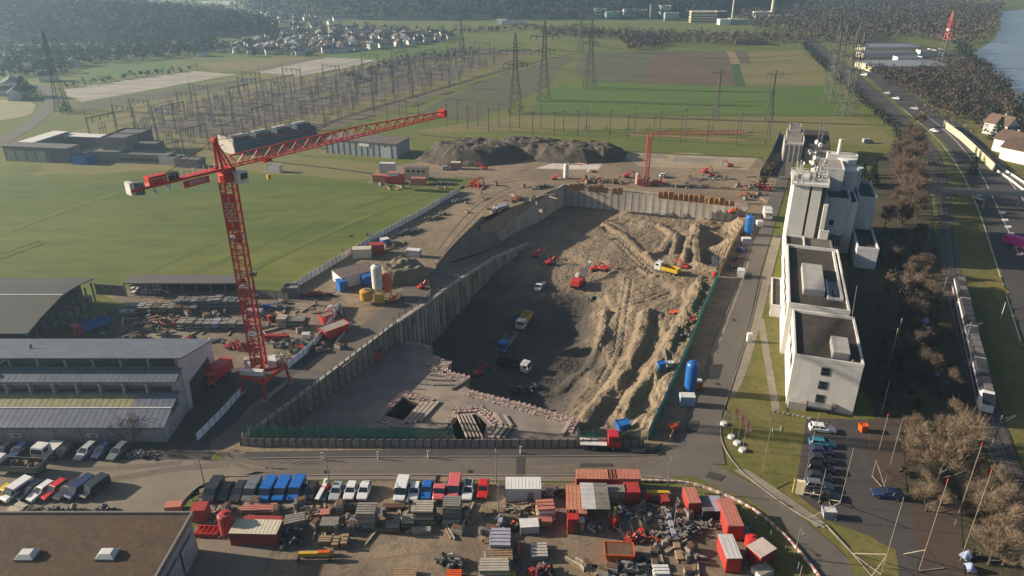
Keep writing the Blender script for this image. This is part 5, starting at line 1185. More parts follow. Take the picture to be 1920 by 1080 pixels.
for row in (pw_[4::2],pw_[5::2]):
    b=MB(); row=sorted(row,key=lambda p:p.x)
    for a,c in zip(row,row[1:]): b.rod(a+Vector((0,0,11)),c+Vector((0,0,11)),.12); b.rod(a+Vector((0,0,2.2)),c+Vector((0,0,2.2)),.14)
    o=b.build('line_wire',PYL,stuff=True); tag(o,'dark wire strung from pole to pole before the crop field','wire','wires on the pole rows')
pw_=None
for k in range(9):
    p=at(1100+k*38,246+k*1.1); o=S0[0] if False else dup(S0[0],label='small three pole switch between the pole rows',group='switches between the pole rows'); o.location=p; o.rotation_euler.z=0; o.scale=(.8,.8,.7)

# sagging conductors of the overhead lines
PYR=lambda x,y,h:at(x,y)+Vector((0,0,h))
for k,(a,b_,l) in enumerate([((966,213,33),(1578,216,31),'nearest'),((1019,188,36),(1566,178,30),'middle'),((1105,165,33),(1556,156,27),'farthest')]):
    A,B=PYR(*a),PYR(*b_); b=MB()
    for off,dz in ((-7,0),(0,3.5),(7,0),(-5,-6),(5,-6)):
        P=[A.lerp(B,i/16)+Vector((off*.25,off*.5,dz-26*(i/16)*(1-i/16)*1.0)) for i in range(17)]
        for p,q in zip(P,P[1:]): b.rod(p,q,.11)
    o=b.build('overhead_line',PYL,stuff=True); tag(o,'thin sagging conductors of the %s overhead line across the crop fields'%l,'wire')
def hd(dx,dy): return math.atan2(-dx,dy)
def atpit(px,py):
    z=-9.0
    for _ in range(8): p=at(px,py,z); z=.5*z+.5*pit_z(p.x,p.y)
    return at(px,py,z)
# ---------- tower cranes ----------
CR=paint('crane_red',(.52,.030,.022)); CW=paint('crane_white',(.60,.59,.57))
def text(s,size,m,parent,loc,rot):
    c=bpy.data.curves.new('lettering','FONT'); c.body=s; c.size=size; c.extrude=.01; c.align_x='CENTER'; c.align_y='CENTER'
    c.materials.append(m); tmp=bpy.data.objects.new('lettering_curve',c); COL.objects.link(tmp); bpy.context.view_layer.update()
    me=bpy.data.meshes.new_from_object(tmp); bpy.data.objects.remove(tmp); o=bpy.data.objects.new('lettering',me); COL.objects.link(o); o.parent=parent; o.location=loc; o.rotation_euler=rot; return o
def big_crane():
    b=at(488,693,4.8); t=thing('tower_crane','tall red lattice tower crane on a portal over the site road, long jib reaching away','crane',(b.x,b.y,0)); H_=45.0
    # mast sections
    n=9; z0=5.6
    for k in range(n):
        a=z0+(H_-1.5-z0)*k/n; c=z0+(H_-1.5-z0)*(k+1)/n
        MB().lattice((0,0,a),(0,0,c),2.2,2.2,4,.26,.15).build('mast_section',CR,t)
    for s,(x,y) in enumerate(((-.55,-1.16),(.55,-1.16))):
        p=MB().bx(x-.42,x+.42,y-.03,y+.03,34.6,41.5).build('sign_panel',CR,t); text('WOLFF',1.15,CW,p,(x,y-.06,38.1),(PI/2,PI/2,0))
    MB().bx(.1,1.0,-1.2,-1.1,32.2,34.2).build('sign_panel',CR,t)
    for k,z in enumerate((20.5,25.2)): MB().bx(1.1,2.3,-.3,.5,z,z+.8).build('work_light',STEEL,t)
    for z in (13,23,33): MB().bx(-1.25,1.25,-1.25,1.25,z,z+.1).build('rest_platform',STEEL,t)
    a=R(52.0); d=Vector((math.cos(a),math.sin(a),0)); q=Vector((-d.y,d.x,0))
    MB().tube((0,0,H_-1.5),(0,0,H_-.2),1.5,n=12).build('slewing_ring',CR,t); MB().box(0,0,H_-.2,2.4,2.4,1.2,a).build('turntable',CR,t)
    # A frame at the top
    m=MB(); top=Vector((0,0,H_+6.0))-d*1.2
    for s in (-1,1):
        m.bar(q*s*.9+d*.8+Vector((0,0,H_+.8)),top+q*s*.25,.3); m.bar(q*s*.9-d*1.0+Vector((0,0,H_+.8)),top+q*s*.25,.34)
    for k in range(1,5): m.rod(q*.9*(1-k/6)+d*.6+Vector((0,0,H_+.8+k)),-q*.9*(1-k/6)-d*.8+Vector((0,0,H_+.8+k)),.14)
    m.bar(top-q*.5,top+q*.5,.7); m.build('top_frame',CR,t)
    # jib, triangular
    J=MB(); L=54.0; zb=H_+.9; nb=38; J0=d*1.2+Vector((0,0,zb))
    def jp(k,s): 
        x=L*k/nb; h=1.9 if k<nb*.55 else 1.9-.9*(k-nb*.55)/(nb*.45)
        return (J0+d*x+q*s*.75) if s else J0+d*x+Vector((0,0,h))
    for s in (-1,0,1):
        for k in range(nb): J.bar(jp(k,s),jp(k+1,s),.2 if s else .24)
    for k in range(nb):
        for s in (-1,1): J.rod(jp(k,s),jp(k+1,0) if k%2 else jp(k,0),.12); J.rod(jp(k+1,s),jp(k,0) if k%2==0 else jp(k+1,0),.12)
        J.rod(jp(k,-1),jp(k+1,1),.1); J.rod(jp(k,-1),jp(k,1),.1)
    J.build('jib',CR,t)
    MB().box(*(J0+d*(L+.3)).xy,zb-.2,1.2,1.6,1.6,a).build('jib_tip',CR,t)
    m=MB(); m.rod(top,J0+d*26+Vector((0,0,1.9)),.13); m.rod(top,-d*14+Vector((0,0,zb)),.13); m.build('tie_rod',CR,t)
    tr=MB().box(*(J0+d*7).xy,zb-.6,1.6,1.5,.5,a).build('trolley',CR,t); MB().rod(J0+d*7-Vector((0,0,.6)),J0+d*7-Vector((0,0,3)),.07).build('hoist_rope',DARK,tr)
    MB().box(*(J0+d*7).xy,zb-4,.6,.5,.9,a).build('hook_block',YELLOW,tr)
    # counter jib
    C=MB(); n2=8
    for s in (-1,1): C.bar(q*s*.8-d*1.0+Vector((0,0,zb)),q*s*.8-d*17+Vector((0,0,zb)),.3,.4)
    for k in range(n2): C.rod(-d*(1+k*2)+q*.8+Vector((0,0,zb)),-d*(3+k*2)-q*.8+Vector((0,0,zb)),.14)
    C.box(*(-d*9).xy,zb+.15,14,1.2,.06,a); C.build('counter_jib',CR,t)
    r=MB()
    for s in (-1,1):
        r.rod(q*s*.85-d*1.5+Vector((0,0,zb+1.1)),q*s*.85-d*16+Vector((0,0,zb+1.1)),.08)
        for k in range(8): r.rod(q*s*.85-d*(1.5+k*2)+Vector((0,0,zb)),q*s*.85-d*(1.5+k*2)+Vector((0,0,zb+1.1)),.08)
    r.build('railing',CW,t)
    for k in range(3): MB().box(*(-d*(15.2+k*.75)).xy,zb-1.0+.15*k,.68,1.7,2.0,a).build('counterweight',CW if k>1 else GREYMETAL,t)
    MB().box(*(-d*12.4).xy,zb+.2,3.0,1.5,1.3,a).build('winch_housing',CR,t); MB().box(*(-d*9.6).xy,zb+.2,1.6,1.3,1.1,a).build('winch_drum',DARK,t)
    for k in range(2): MB().box(*(-d*(11+k*2.4)+q*-1.0).xy,zb-1.1,.5,.3,.8,a).build('flood_light',CW,t)
    sb=MB().box(*(-d*6.2+q*-1.0).xy,zb-1.5,4.6,.12,1.15,a).build('sign_board',CR,t); text('EPPRO',1.0,CW,sb,tuple(-d*6.0+q*1.12+Vector((0,0,zb-.93))) if q.y<0 else tuple(-d*6.0-q*1.09+Vector((0,0,zb-.93))),(PI/2,0,a))
    c=MB().box(*(d*1.4-q*2.0).xy,H_-1.7,2.0,1.5,2.0,a).build('cab',CW,t); MB().box(*(d*2.43-q*2.0).xy,H_-1.5,.08,1.3,1.6,a).build('cab_window',GLASS,c); MB().box(*(d*1.6-q*2.78).xy,H_-1.0,1.3,.06,1.0,a).build('cab_window',GLASS,c)
    # ballast and portal
    MB().box(-2.0,2.4,4.9,3.6,1.2,1.3,.35).build('ballast_block',CONC,t); MB().box(1.9,1.9,4.9,1.4,2.8,1.3,.35).build('ballast_block',CW,t); MB().box(-.9,-1.9,4.9,4.6,1.1,1.0,-.12).build('ballast_block',CW,t); MB().box(-2.4,.2,4.9,1.0,3.2,1.1,.3).build('ballast_block',CONC,t)
    cs=[at(450,703,4.4),at(493,716,4.4),at(536,686,4.4),at(487,676,4.4)]; cs=[p-Vector((b.x,b.y,0)) for p in cs]; m=MB()
    for i in range(4): m.bar(cs[i],cs[(i+1)%4],.5,.7)
    m.bar(cs[0],cs[2],.45,.7); m.bar(cs[1],cs[3],.45,.7); m.build('portal_beam',CR,t)
    for p in cs:
        l=MB().bar(p,(p.x*1.06,p.y*1.06,.5),.42).build('portal_leg',CR,t); MB().box(p.x*1.06,p.y*1.06,0,1.0,1.0,.5).build('foot_plate',CONC,l)
big_crane()
def small_crane():
    b=at(1211,348); t=thing('tower_crane','small pale red fast erecting crane behind the far pit wall','crane',tuple(b)); m=paint('crane_pale_red',(.60,.11,.08)); h=19.5
    for k in range(3): MB().lattice((0,0,1+k*6),(0,0,7+k*6),1.3,1.2,4,.26,.16).build('mast_section',m,t)
    J=MB(); d=Vector((.985,-.1,.03)).normalized()
    for z,y in ((0,-.5),(0,.5),(1.1,0)): J.bar((-1,y,h+z),Vector((0,y,h+z))+d*34,.2)
    for k in range(22): J.rod(Vector((0,-.5,h))+d*(k*1.5),Vector((0,0,h+1.1))+d*(k*1.5+.75),.12); J.rod(Vector((0,.5,h))+d*(k*1.5+1.5),Vector((0,0,h+1.1))+d*(k*1.5+.75),.12)
    J.build('jib',m,t); MB().rod((-1,0,h+1),(-3,0,2),.1).build('back_stay',m,t); MB().box(-2.6,0,.8,2.2,2.6,2.2).build('ballast_block',PINK,t); MB().box(0,0,.3,3.4,3.4,.6).build('base_frame',m,t)
small_crane()
# ---------- cars ----------
CARM={}
def paintc(n,c):
    if n not in CARM: CARM[n]=mat('car_paint_'+n,c,rough=.25,spec=.6)
    return CARM[n]
COLS=dict(white=(.62,.62,.63),silver=(.34,.36,.38),grey=(.13,.14,.15),dark=(.028,.030,.034),blue=(.015,.12,.42),navy=(.02,.03,.09),red=(.5,.02,.018),pink=(.52,.11,.12),yellow=(.58,.42,.02),teal=(.05,.22,.30),black=(.012,.012,.014),magenta=(.40,.02,.20),brown=(.07,.045,.03))
PROTO={}
def sec(y,w,z0,z1): return [(-w*.93,y,z0),(-w,y,z0+.18),(-w,y,z1-.14),(-w*.9,y,z1),(w*.9,y,z1),(w,y,z1-.14),(w,y,z0+.18),(w*.93,y,z0)]
def wheels(t,xs,ys,r=.32,wd=.22):
    pr=None
    for y in ys:
        for x in xs:
            if pr is None:
                pr=MB().tube((-wd/2,0,0),(wd/2,0,0),r,n=12).build('wheel',TYRE,t); MB().tube((-wd/2-.01,0,0),(wd/2+.01,0,0),r*.6,n=8).build('rim',STEEL,pr); o=pr
            else: o=dup(pr,parent=t)
            o.location=(x,y,r)
def make_car(kind):
    m=paintc('white',COLS['white']); t=thing('parked_car','car','car'); 
    if kind in('hatch','estate','suv','estate_glass'):
        L={'hatch':4.1,'estate':4.7,'suv':4.7,'estate_glass':4.5}[kind]; W=.9 if kind!='suv' else .95; h=1.0 if kind!='suv' else 1.12; H_=1.48 if kind!='suv' else 1.72
        f=L/2
        MB().loft([sec(-f,W*.84,.38,h*.86),sec(-f+.12,W*.96,.26,h),sec(-f*.4,W,.2,h),sec(f*.3,W,.2,h*.97),sec(f*.5,W*.98,.2,h*.95),sec(f*.85,W*.94,.24,h*.78),sec(f*.97,W*.85,.28,h*.68),sec(f,W*.74,.34,h*.6)]).build('body',m,t,smooth=False)
        yb=-f+.22 if kind!='hatch' else -f+.12; y1=f*.44; yt=-f+.62 if kind=='hatch' else -f+.5; y2=f*.06
        g=MB().loft([[(-W*.9,yb,h-.02),(W*.9,yb,h-.02),(W*.9,y1,h-.04),(-W*.9,y1,h-.04)],[(-W*.72,yt,H_-.04),(W*.72,yt,H_-.04),(W*.72,y2,H_-.06),(-W*.72,y2,H_-.06)]]).build('windows',GLASS,t)
        roofm=GLASS if kind=='estate_glass' else m
        MB().loft([[(-W*.76,yt-.06,H_-.07),(W*.76,yt-.06,H_-.07),(W*.76,y2+.08,H_-.09),(-W*.76,y2+.08,H_-.09)],[(-W*.68,yt+.05,H_+.02),(W*.68,yt+.05,H_+.02),(W*.68,y2-.05,H_),(-W*.68,y2-.05,H_)]]).build('roof',m,t)
        if kind=='estate_glass': MB().bx(-W*.55,W*.55,yt+.15,y2-.1,H_+.022,H_+.035).build('glass_roof',GLASS,t)
        for s in (-1,1):
            p=MB(); 
            for yl,yh in ((yb,yt),(y1,y2),((yb+y1)/2,(yt+y2)/2)): p.bar((s*W*.905,yl,h-.03),(s*W*.74,yh,H_-.05),.09,.07)
            p.build('pillars',m,t) if False else p.build('window_pillars',m,t,stuff=True)
            MB().bx(s*(W+.02)-.1 if s>0 else -W-.1-.02+.0,s*(W+.02)+.1 if s>0 else -W+.08,y1-.35,y1-.2,h-.05,h+.12).build('mirror',m,t)
            MB().bx(s*W*.62-.17,s*W*.62+.17,f-.10,f+.005-.03,h*.5,h*.64).build('headlight',LAMPW,t); MB().bx(s*W*.66-.15,s*W*.66+.15,-f-.02,-f+.1,h*.62,h*.84).build('tail_light',LAMPR,t)
        wheels(t,(-W+.08,W-.08),(-L*.3,L*.31),.33)
    elif kind=='van':
        L=4.9; W=.97; f=L/2; H_=1.95
        MB().loft([sec(-f,W*.93,.35,1.85),sec(-f+.1,W,.28,H_),sec(-f*.2,W,.26,H_),sec(f*.38,W,.26,H_-.03)],True).build('body',m,t); MB().loft([sec(f*.385,W,.26,1.12),sec(f*.6,W*.99,.26,1.1),sec(f*.9,W*.95,.28,.95),sec(f,W*.8,.36,.78)]).build('bonnet',m,t)
        MB().loft([[(-W*.93,f*.38,1.1),(W*.93,f*.38,1.1),(W*.93,f*.66,1.08),(-W*.93,f*.66,1.08)],[(-W*.9,f*.38,H_-.06),(W*.9,f*.38,H_-.06),(W*.84,f*.42,H_-.08),(-W*.84,f*.42,H_-.08)]]).build('windscreen',GLASS,t)
        for s in (-1,1):
            x=s*(W+.004); MB().bx(min(x,x+s*.02),max(x,x+s*.02),-f*.7,f*.34,1.15,1.65).build('side_window',GLASS,t); MB().bx(s*W*.66-.16,s*W*.66+.16,f-.1,f-.02,.62,.78).build('headlight',LAMPW,t); MB().bx(s*W*.84-.08,s*W*.84+.08,-f-.02,-f+.05,.8,1.4).build('tail_light',LAMPR,t)
            MB().bx(s*(W+.1)-.1,s*(W+.1)+.1,f*.46,f*.52,1.1,1.35).build('mirror',DARK,t)
        wheels(t,(-W+.08,W-.08),(-1.5,1.55),.34)
    elif kind=='pickup':
        L=5.3; W=.98; f=L/2
        MB().loft([sec(f*.02,W,.35,1.75),sec(f*.3,W,.35,1.8),sec(f*.45,W*.95,.35,1.75)]).build('cab',m,t); MB().loft([sec(f*.452,W,.35,1.15),sec(f*.85,W*.96,.35,1.05),sec(f,W*.85,.4,.85)]).build('bonnet',m,t)
        MB().loft([[(-W*.9,f*.45,1.15),(W*.9,f*.45,1.15),(W*.9,f*.64,1.13),(-W*.9,f*.64,1.13)],[(-W*.82,f*.45,1.7),(W*.82,f*.45,1.7),(W*.8,f*.47,1.7),(-W*.8,f*.47,1.7)]]).build('windscreen',GLASS,t)
        b=MB(); b.bx(-1.05,1.05,-f,-.02,.75,.87); b.build('load_bed',STEEL,t)
        for a in ((-1.05,-1.0,-f,-.02),(1.0,1.05,-f,-.02),(-.998,.998,-f,-f+.05)): MB().bx(*a,.871,1.25).build('bed_side',STEEL,t)
        MB().bx(-.95,.95,-f+.1,-f*.5,.872,1.0).build('load',WOOD,t)
        for s in (-1,1): x=s*(W+.004); MB().bx(min(x,x+s*.02),max(x,x+s*.02),f*.08,f*.4,1.15,1.6).build('side_window',GLASS,t)
        wheels(t,(-W+.1,W-.1),(-1.6,1.6),.34)
    return t
def car(kind,color,px,py,dx,dy,label,group=None,name='parked_car',z=None,pos=None):
    base=paintc('white',COLS['white'])
    if kind not in PROTO: PROTO[kind]=make_car(kind); o=PROTO[kind]; PROTO[kind+'_']=0
    o=dup(PROTO[kind]); o.name=name
    o.location=(pos if pos is not None else at(px,py,.12 if z is None else z)); o.rotation_euler.z=hd(dx,dy); o['label']=label
    o['category']='van' if kind=='van' else ('pickup' if kind=='pickup' else 'car')
    if group: o['group']=group
    if color!='white': recolor(o,base,paintc(color,COLS[color]))
    return o
G1='cars parked along the street in front of the yard'
for k,(kind,c,x,y,l) in enumerate([('van','dark',402,926,'dark grey van parked first in the middle row'),('hatch','black',425,927,'black car with pale bonnet, second in the middle row'),('estate','dark',449,927,'black estate between the black hatchback and the grey van'),('van','grey',474,926,'grey van next to the three blue vans'),('van','blue',503,926,'blue van nearest the grey van'),('van','blue',530,925,'blue van in the middle of three'),('van','blue',557,924,'blue van nearest the dark car'),('hatch','dark',583,926,'dark car beside the white digger trailer'),('hatch','silver',632,926,'silver car nearest the white digger trailer'),('hatch','white',659,925,'white car between the silver and the last white car'),('hatch','white',684,925,'white car at the end next to the grey stack'),
 ('van','white',754,925,'white van leading the second group'),('hatch','white',778,926,'small white car with dark front next to the white van'),('hatch','blue',801,924,'blue car beside the pink pickup'),('pickup','pink',826,922,'faded pink pickup with an open load bed'),('van','pink',852,921,'faded pink van between the pickup and the white car'),('estate_glass','white',878,924,'white car with a black glass roof'),('hatch','red',906,922,'bright red car at the end of the row')]):
    car(kind,c,x,y,-.06,-1,l,G1)
G2='cars parked in the left row behind the flat roof'
for kind,c,x,y,l in [('hatch','yellow',8,930,'yellow car at the left picture edge'),('van','white',34,926,'white van beside the yellow car'),('estate','dark',58,925,'dark estate between the white van and the white estate'),('estate','white',80,926,'white estate next to the red car'),('estate','red',104,923,'red estate in the left row'),('estate','dark',130,924,'dark low car right of the red estate'),('van','navy',152,922,'dark blue van, second from the right end of the left row'),('van','dark',179,921,'dark van at the right end of the left row')]:
    car(kind,c,x,y,-.37,-.93,l,G2)
G3='cars parked against the long hall'
for kind,c,x,y,l in [('hatch','dark',8,850,'dark car in the hall shade at the left edge'),('hatch','navy',38,850,'dark blue car in the hall shade near the small truck'),('hatch','black',124,850,'black car right of the small truck in the shade'),('estate','silver',163,851,'silver car glinting in the shade'),('hatch','navy',193,850,'blue car before the hall wall'),('estate','grey',224,851,'grey car at the right end of the hall row')]:
    car(kind,c,x,y,-.2,-1,l,G3)
G4='cars parked beside the lawn'
for kind,c,x,y,l in [('estate','white',1541,808,'long white estate at the top of the lawn car park'),('estate','teal',1541,835,'turquoise car second from the top'),('hatch','navy',1540,851,'blue car below the turquoise one'),('hatch','dark',1539,866,'dark car in the upper middle of the row'),('suv','black',1537,883,'black off roader in the middle of the row'),('hatch','dark',1535,899,'dark grey car low in the row'),('estate','grey',1534,915,'grey car second from the bottom'),('estate','dark',1545,933,'dark car at the bottom end of the row')]:
    car(kind,c,x,y,1,-.18,l,G4)
car('estate','navy',1662,931,-1,.2,'blue car alone behind the wooden profile braces')
for kind,c,x,y,dx,dy,l in [('hatch','white',1752,247,.5,-.85,'white car on the motorway near the start of the wall'),('hatch','silver',1837,375,.3,-.95,'pale car on the motorway below the footbridge'),('estate','white',1680,186,-.6,.8,'white car far along the motorway'),('hatch','silver',1664,176,-.6,.8,'pale car farthest along the motorway'),('van','white',1620,142,-.6,.8,'white van on the motorway near the greenhouse'),('estate','silver',1715,205,-.6,.8,'dark pale car in the middle distance of the motorway')]:
    car(kind,c,x,y,dx,dy,l,'cars on the motorway','moving_car')
car('van','silver',1627,268,1,0,'silver van parked at the edge of the field behind the tower')
car('pickup','white',1012,541,-.35,-.93,'white pickup alone on the dark pit floor',pos=atpit(1012,541)); car('hatch','white',1246,332,1,0,'white car behind the far wall by the small crane'); car('hatch','silver',838,318,1,.1,'silver car parked beside the beige box below the soil heap')
# remaining prototypes leave the scene
for k,v in list(PROTO.items()):
    if k.endswith('_'): continue
    for c in list(v.children_recursive): bpy.data.objects.remove(c)
    bpy.data.objects.remove(v)
# ---------- lorries, diggers ----------
def lorry(label,pos,dx,dy,cabm,bedm,load=None,kind='tipper',name='lorry',L=8.5):
    t=thing(name,label,'lorry',tuple(pos),hd(dx,dy)); f=L/2
    c=MB().loft([[(-1.2,f-2.1,.9),(1.2,f-2.1,.9),(1.2,f-.1,.9),(-1.2,f-.1,.9)],[(-1.2,f-2.1,2.2),(1.2,f-2.1,2.2),(1.2,f,2.1),(-1.2,f,2.1)],[(-1.1,f-2.1,3.1),(1.1,f-2.1,3.1),(1.1,f-.35,3.1),(-1.1,f-.35,3.1)]]).build('cab',cabm,t)
    MB().loft([[(-1.05,f+.015,2.12),(1.05,f+.015,2.12),(1.05,f+.05,2.12),(-1.05,f+.05,2.12)],[(-1.0,f-.25,2.85),(1.0,f-.25,2.85),(1.0,f-.2,2.85),(-1.0,f-.2,2.85)]]).build('windscreen',GLASS,c)
    for s in (-1,1): MB().bx(s*1.19-.03,s*1.19+.03,f-1.4,f-.4,2.1,2.75).build('side_window',GLASS,c); MB().bx(s*.85-.18,s*.85+.18,f-.12,f-.02,1.0,1.25).build('headlight',LAMPW,c)
    MB().bx(-.5,.5,-f,f-2,.75,1.05).build('chassis',DARK,t)
    if kind=='tipper':
        MB().bx(-1.22,1.22,-f,f-2.3,1.1,1.25).build('bed_floor',bedm,t)
        for a in ((-1.25,-1.15,-f,f-2.3),(1.15,1.25,-f,f-2.3),(-1.148,1.148,-f,-f+.1),(-1.148,1.148,f-2.4,f-2.3)): MB().bx(*a,1.26,2.3).build('bed_side',bedm,t)
        if load: 
            b=MB(); 
            for k in range(9): b.tube((rnd.uniform(-.6,.6),-f+.8+k*.6,1.3),(rnd.uniform(-.5,.5),-f+.9+k*.6,2.0+rnd.uniform(0,.5)),.75,.35,7)
            b.build('load',load,t,stuff=True)
    elif kind=='box': MB().bx(-1.27,1.27,-f,f-2.25,1.1,3.4).build('box_body',bedm,t)
    elif kind=='flat': MB().bx(-1.22,1.22,-f,f-2.3,1.1,1.3).build('load_bed',bedm,t)
    wheels(t,(-1.05,1.05),(-f+1.1,-f+2.4,f-1.2),.5,.32); return t
lorry('blue tipper lorry on the dark pit floor',atpit(951,650),-.35,-.93,BLUE,STEEL); lorry('white lorry with a yellow sided bed behind the blue tipper',atpit(983,609),-.3,-.95,WHITE,YELLOW)
lorry('white cabbed lorry standing below the slab corner',atpit(964,694),.9,-.45,WHITE,DARK); lorry('yellow bedded dump lorry on the sunlit sand',atpit(1250,512),-.6,.45,WHITE,YELLOW,L=7.5)
lorry('red flatbed lorry parked against the street fence',at(1124,838),1,-.05,paint('lorry_red',(.5,.03,.04)),WHITE,kind='flat',L=7); lorry('green grey tipper trailer loaded with brown scrap by the hall',at(38,886),-1,.08,WHITE,mat('grey_green_bed',(.12,.13,.11),(.09,.1,.09),scale=.6),load=RUST,L=9)
lorry('small white lorry with a red crane arm before the hall',at(94,853),-.15,-1,WHITE,WHITE,kind='flat',L=5); lorry('magenta box lorry on the motorway at the right edge',at(1908,466),-.3,.95,paint('magenta_paint',(.42,.02,.22)),MATS['magenta_paint'],kind='box',L=9)
lorry('blue and red lorry in the shaded yard beside the dark hall',at(172,622),-.6,-.8,RED,BLUE,L=8.5); lorry('red box lorry parked at the white gable',at(409,712),-.35,-.94,RED,RED,kind='box',L=7)
lorry('white lorry entering the dusty track near the upper white silo',at(1438,410),-.2,-1,WHITE,WHITE,kind='box',L=6)
def digger(label,pos,dx,dy,m=RED,s=1.0,reach=1.0,name='excavator'):
    t=thing(name,label,'excavator',tuple(pos),hd(dx,dy)); s*=.66; t.scale=(s,s,s)
    for x in (-1.05,1.05): MB().loft([[(x-.3,-1.7,.35),(x+.3,-1.7,.35),(x+.3,-1.4,0),(x-.3,-1.4,0)],[(x-.3,-1.6,.8),(x+.3,-1.6,.8),(x+.3,1.6,0),(x-.3,1.6,0)],[(x-.3,1.5,.85),(x+.3,1.5,.85),(x+.3,1.9,.4),(x-.3,1.9,.4)]]).build('track',TYRE,t)
    MB().bx(-.8,.8,-1.2,1.2,.4,1.0).build('undercarriage',DARK,t); MB().loft([sec(-2.2,1.2,1.05,2.0),sec(-1.8,1.3,1.05,2.15),sec(1.2,1.3,1.05,1.9)]).build('house',m,t)
    c=MB().bx(-1.25,-.3,.0,1.5,1.95,2.95).build('cab',m,t); MB().bx(-1.2,-.35,1.5,1.53,2.05,2.85).build('cab_window',GLASS,c); MB().bx(-1.28,-1.252,.15,1.35,2.15,2.8).build('cab_window',GLASS,c)
    b=MB().bar((.1,1.0,1.7),(.1,3.0*reach,4.2),.45,.6).bar((.1,3.0*reach,4.2),(.1,4.6*reach,3.9),.4,.5).build('boom',m,t); MB().bar((.1,4.6*reach,4.0),(.1,5.4*reach,1.5),.3,.42).build('stick',m,t)
    MB().loft([[(-.4,5.1*reach,.5),(.6,5.1*reach,.5),(.6,5.8*reach,.6),(-.4,5.8*reach,.6)],[(-.4,5.2*reach,1.5),(.6,5.2*reach,1.5),(.6,5.6*reach,1.6),(-.4,5.6*reach,1.6)]]).build('bucket',DARK,t); MB().bar((.1,1.2,1.9),(.1,2.4*reach,3.9),.16).build('ram',STEEL,t); return t
for l,x,y,dx,dy in [('red excavator left of a pair on the sunlit sand',1114,508,1,.2),('red excavator right of the pair on the sand',1132,508,1,-.4),('red excavator at the dark hollow by the ridge',1284,503,-.6,.4),('red excavator in the shade below the slab corner',897,704,.7,.5),('faint dark red excavator near the end of the high wall',1002,482,1,.2),('red excavator on the shaded floor between wall and drill',1030,496,.8,.4),('small orange excavator working by the sand ridge',1262,589,.6,-.5),('dark excavator digging in the deep shade by the slab',968,738,1,-.3)]:
    digger(l,atpit(x,y),dx,dy,ORANGE if 'orange' in l else (DARK if 'dark excavator' in l else RED),.9 if 'small' not in l else .6)
for l,x,y,dx,dy,s in [('red excavator on the yellow sand at the far site edge, left one',1322,324,.9,.3,.9),('red excavator on the far gravel, right one',1369,313,-.9,.2,.9),('red excavator on the far track near the road',1334,332,-1,0,.9),('red excavator below the soil heap',908,318,-.8,.3,.9),('red excavator near the small crane',1175,333,1,.2,.9),('orange excavator at the corner of the far wall',1372,400,1,.3,.8),('red drill machine by the access road, left one',1430,352,-.5,.8,.8),('red drill machine by the access road, right one',1441,358,.6,.6,.8),('red crawler loader near the orange silo',738,566,.8,.6,.7),('red and white loader beside the soil bank',790,541,.7,.7,.7),('red crawler crane behind the meadow corner',888,347,1,.1,1.1),('orange digger on the ledge above the far left wall',1040,337,.9,0,.8)]:
    digger(l,at(x,y),dx,dy,RED if 'orange' not in l else ORANGE,s)
def drill(label,pos,dx,dy):
    t=thing('drill_rig',label,'drill rig',tuple(pos),hd(dx,dy)); 
    for x in (-1.2,1.2): MB().bx(x-.35,x+.35,-2.4,2.4,0,.9).build('track',TYRE,t)
    MB().loft([sec(-2.8,1.3,1.0,2.5),sec(-2.4,1.4,1.0,2.7),sec(2.0,1.4,1.0,2.3)]).build('house',RED,t); MB().bx(-1.35,-.3,.6,2.0,2.32,3.3).build('cab',WHITE,t); MB().lattice((0,2.4,1.5),(0,9.5,4),.9,.7,7,.16,.1).build('mast',STEEL,t); MB().bx(-.5,.5,8.6,9.6,3.4,4.4).build('rotary_head',WHITE,t)
drill('red drill rig with a lowered pale mast on the sand edge',atpit(1084,536),.45,.9)
def bathtub(label,pos,m,l=3,w=1.4,h=1.2,rz=0,cat='skip',name='skip',lid=None):
    t=thing(name,label,cat,tuple(pos),rz)
    MB().loft([[(-l*.38,-w/2,0),(l*.38,-w/2,0),(l*.38,w/2,0),(-l*.38,w/2,0)],[(-l/2,-w/2,h),(l/2,-w/2,h),(l/2,w/2,h),(-l/2,w/2,h)]]).build('tub',m,t)
    MB().bx(-l/2+.12,l/2-.12,-w/2+.12,w/2-.12,h+.001,h+.02).build('filling',lid or DIRTD,t); 
    for a in ((-l/2,l/2,-w/2-.06,-w/2+.06),(-l/2,l/2,w/2-.06,w/2+.06),(-l/2-.06,-l/2+.06,-w/2+.061,w/2-.061),(l/2-.06,l/2+.06,-w/2+.061,w/2-.061)): MB().bx(*a,h-.08,h+.12).build('rim',m,t)
    return t
bathtub('red skip standing on the slab below the lower wall',at(705,672,-4.9),MATS['faded_red_paint'],3.4,2.0,2.0,.2)
bathtub('blue covered heap of gear at the near end of the sand',atpit(1167,806),BLUE,2.6,2,1.8,.3,'tarpaulin','covered_gear',BLUE); bathtub('small blue tank beside the screen fence',atpit(1240,690),BLUE,1.8,1.4,1.4,.2,'tank','water_tank',BLUE); bathtub('white bag beside the small blue tank',atpit(1255,687),WHITE,1.6,1.2,1.1,.1,'bag','bulk_bag',WHITE)
bathtub('orange open skip in the front yard',at(1160,1045),ORANGE,4.2,2.6,1.6,-.05,'skip','skip',RUST)
